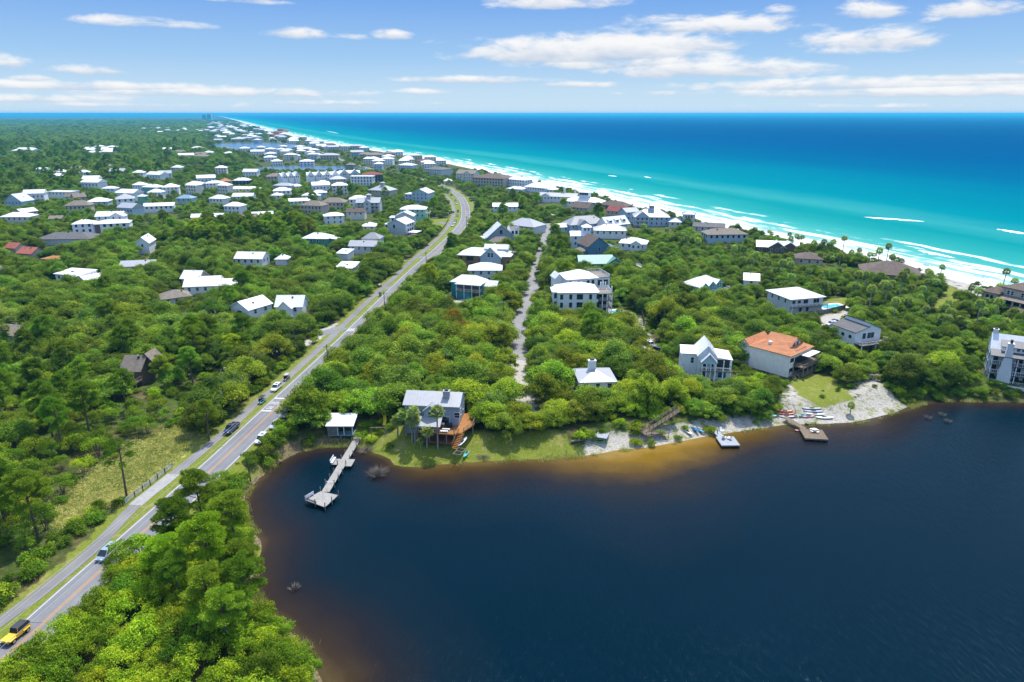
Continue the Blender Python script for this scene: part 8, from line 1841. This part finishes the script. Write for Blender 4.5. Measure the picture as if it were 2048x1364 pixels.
for i in order:
    x, y, kind, v, s_, tone = PL[i]; name, kw, cat, grp = KW[kind]
    if tone not in TONES:
        r_ = rng.random() + .35 * pat[i]
        tone = ('dark' if r_ < .30 else 'mid' if r_ < .66 else 'bright' if r_ < .90 else 'yellow') if kind != 'oak' or rng.random() > .06 else ('grey' if rng.random() > .12 else 'rust')
    elif rng.random() < .3: tone = ('mid', 'bright', 'yellow', 'dark')[int(rng.integers(0, 4))]
    d2 = ((LMX - (x, y)) ** 2).sum(1); j = int(np.argmin(d2)); dv = np.array([x, y]) - LMX[j]
    fw = LMX[j] / np.linalg.norm(LMX[j]); al = float(dv @ fw); ac = float(dv @ np.array([fw[1], -fw[0]]))
    side = ('right of' if ac > 0 else 'left of') if abs(ac) > abs(al) else ('behind' if al > 0 else 'in front of')
    key = (kind, tone, side, j); n_ = counts.get(key, 0); counts[key] = n_ + 1
    art = TWORD[tone]
    if n_ == 0: lab = f'nearest {art} {kw} {side} {LM[j][0]}'
    elif n_ < len(ORD): lab = f'{ORD[n_]}-nearest {art} {kw} {side} {LM[j][0]}'
    else: lab = f'outermost {art} {kw} {side} {LM[j][0]}'
    if kind == 'sparse': lab = 'half-bare pine with thin crown standing in the straw-coloured marsh' if i < len(PL) and y < 125 else 'leaning thin pine overhanging the road edge by the cove'
    z = float(hh[i]) - .05; rz = float(rng.uniform(0, 6.28))
    if kind == 'bush':
        o = link('bush', BUSHES[v % 5], None, (x, y, z), rz); o.scale = (s_, s_, s_ * rng.uniform(.8, 1.15)); o.color = TONES[tone]; tag(o, lab, cat, grp); continue
    src = {'oak': OAKS, 'pine': PINES, 'sparse': SPARSE, 'scrub': SCRUBS, 'palm': PALMS}[kind]; cr, tk = src[v % len(src)]
    e_ = empty(name, (x, y, z), rz, lab, cat, grp); e_.scale = (s_, s_, s_ * rng.uniform(.88, 1.12))
    o = link('crown', cr, e_); o.color = TONES[tone] if kind != 'palm' else (1, 1, 1, 1); link('trunk', tk, e_)

# --- the rest of the woods: one object, crowns placed by geometry nodes
def far_pts(x0, x1, y0, y1, step, smin, smax, kinds_):
    P = scatter(x0, x1, y0, y1, step); P = P[allowed(P, np.full(len(P), 4.0), 'oak')]
    return [(x, y, int(rng.choice(kinds_)), float(s_)) for (x, y), s_ in zip(P, rng.uniform(smin, smax, len(P)))]
FP = []
def thin(L_):
    d = sea_dist(np.array([(a, b) for a, b, _, _ in L_])); k = (d > 300) | (rng.random(len(d)) < .3); return [(x, y, q, z * (1 if o > 300 else .6)) for (x, y, q, z), m, o in zip(L_, k, d) if m]
KI = {'oak': 0, 'scrub': 7, 'bush': 9, 'pine': 11, 'palm': 14, 'sparse': 11}; KN = {'oak': 7, 'scrub': 2, 'bush': 2, 'pine': 3, 'palm': 2, 'sparse': 3}
for i in STUFF: x, y, kind, v, s_, tone = PL[i]; FP.append((x, y, KI[kind] + int(v) % KN[kind], float(s_)))
OK_ = list(range(7)); MIXK = OK_ * 3 + [11, 12, 13]
FP += far_pts(-700, -420, 430, 900, 8, .75, 1.2, MIXK)
FP += thin(far_pts(-1400, 300, 900, 1700, 10.0, .9, 1.4, OK_ * 6 + [11, 12]))
FP += thin(far_pts(-3000, 200, 1700, 3400, 17, 1.5, 2.3, OK_))
FP += thin(far_pts(-6200, 100, 3400, 7500, 38, 3.0, 4.4, OK_))
FA = np.array([(a, b) for a, b, _, _ in FP]); FZ = height(FA) - .1
me = bpy.data.meshes.new('woodland'); me.vertices.add(len(FP)); me.vertices.foreach_set('co', np.stack([FA[:, 0], FA[:, 1], FZ], -1).astype(np.float32).ravel())
a = me.attributes.new('kind', 'INT', 'POINT'); a.data.foreach_set('value', np.array([p[2] for p in FP], np.int32))
sc = np.array([p[3] for p in FP], np.float32); zf = np.where(sc > 1.5, 1.0 / np.sqrt(sc), 1.0).astype(np.float32)
a = me.attributes.new('size', 'FLOAT_VECTOR', 'POINT'); a.data.foreach_set('vector', np.stack([sc, sc, sc * zf * rng.uniform(.85, 1.15, len(sc))], -1).astype(np.float32).ravel())
a = me.attributes.new('turn', 'FLOAT_VECTOR', 'POINT'); a.data.foreach_set('vector', np.stack([np.zeros(len(sc)), np.zeros(len(sc)), rng.uniform(0, 6.28, len(sc))], -1).astype(np.float32).ravel())
wo = link('woodland', me); tag(wo, kind='stuff'); wo.color = (.9, .95, .95, 1)
def first_with(data):
    for o in S.objects:
        if o.data is data: return o
    o = bpy.data.objects.new('spare', data); COL.link(o); return o
srcs = [first_with(o[0]) for o in OAKS] + [first_with(SCRUBS[i][0]) for i in range(2)] + [first_with(BUSHES[i]) for i in range(2)] + [first_with(PINES[i][0]) for i in range(3)] + [first_with(PALMS[i][0]) for i in range(2)]
ng = bpy.data.node_groups.new('scatter', 'GeometryNodeTree'); ng.interface.new_socket('Geometry', in_out='INPUT', socket_type='NodeSocketGeometry'); ng.interface.new_socket('Geometry', in_out='OUTPUT', socket_type='NodeSocketGeometry')
gi = ng.nodes.new('NodeGroupInput'); go = ng.nodes.new('NodeGroupOutput'); jo = ng.nodes.new('GeometryNodeJoinGeometry')
for o in reversed(srcs):
    q = ng.nodes.new('GeometryNodeObjectInfo'); q.inputs['Object'].default_value = o; q.inputs['As Instance'].default_value = True; ng.links.new(q.outputs['Geometry'], jo.inputs[0])
ip = ng.nodes.new('GeometryNodeInstanceOnPoints'); ip.inputs['Pick Instance'].default_value = True
ng.links.new(gi.outputs[0], ip.inputs['Points']); ng.links.new(jo.outputs[0], ip.inputs['Instance'])
for nm, ty, so in (('kind', 'INT', 'Instance Index'), ('size', 'FLOAT_VECTOR', 'Scale'), ('turn', 'FLOAT_VECTOR', 'Rotation')):
    na = ng.nodes.new('GeometryNodeInputNamedAttribute'); na.data_type = ty; na.inputs[0].default_value = nm; ng.links.new(na.outputs[0], ip.inputs[so])
ng.links.new(ip.outputs[0], go.inputs[0])
md = wo.modifiers.new('scatter', 'NODES'); md.node_group = ng
print('woodland', len(FP))
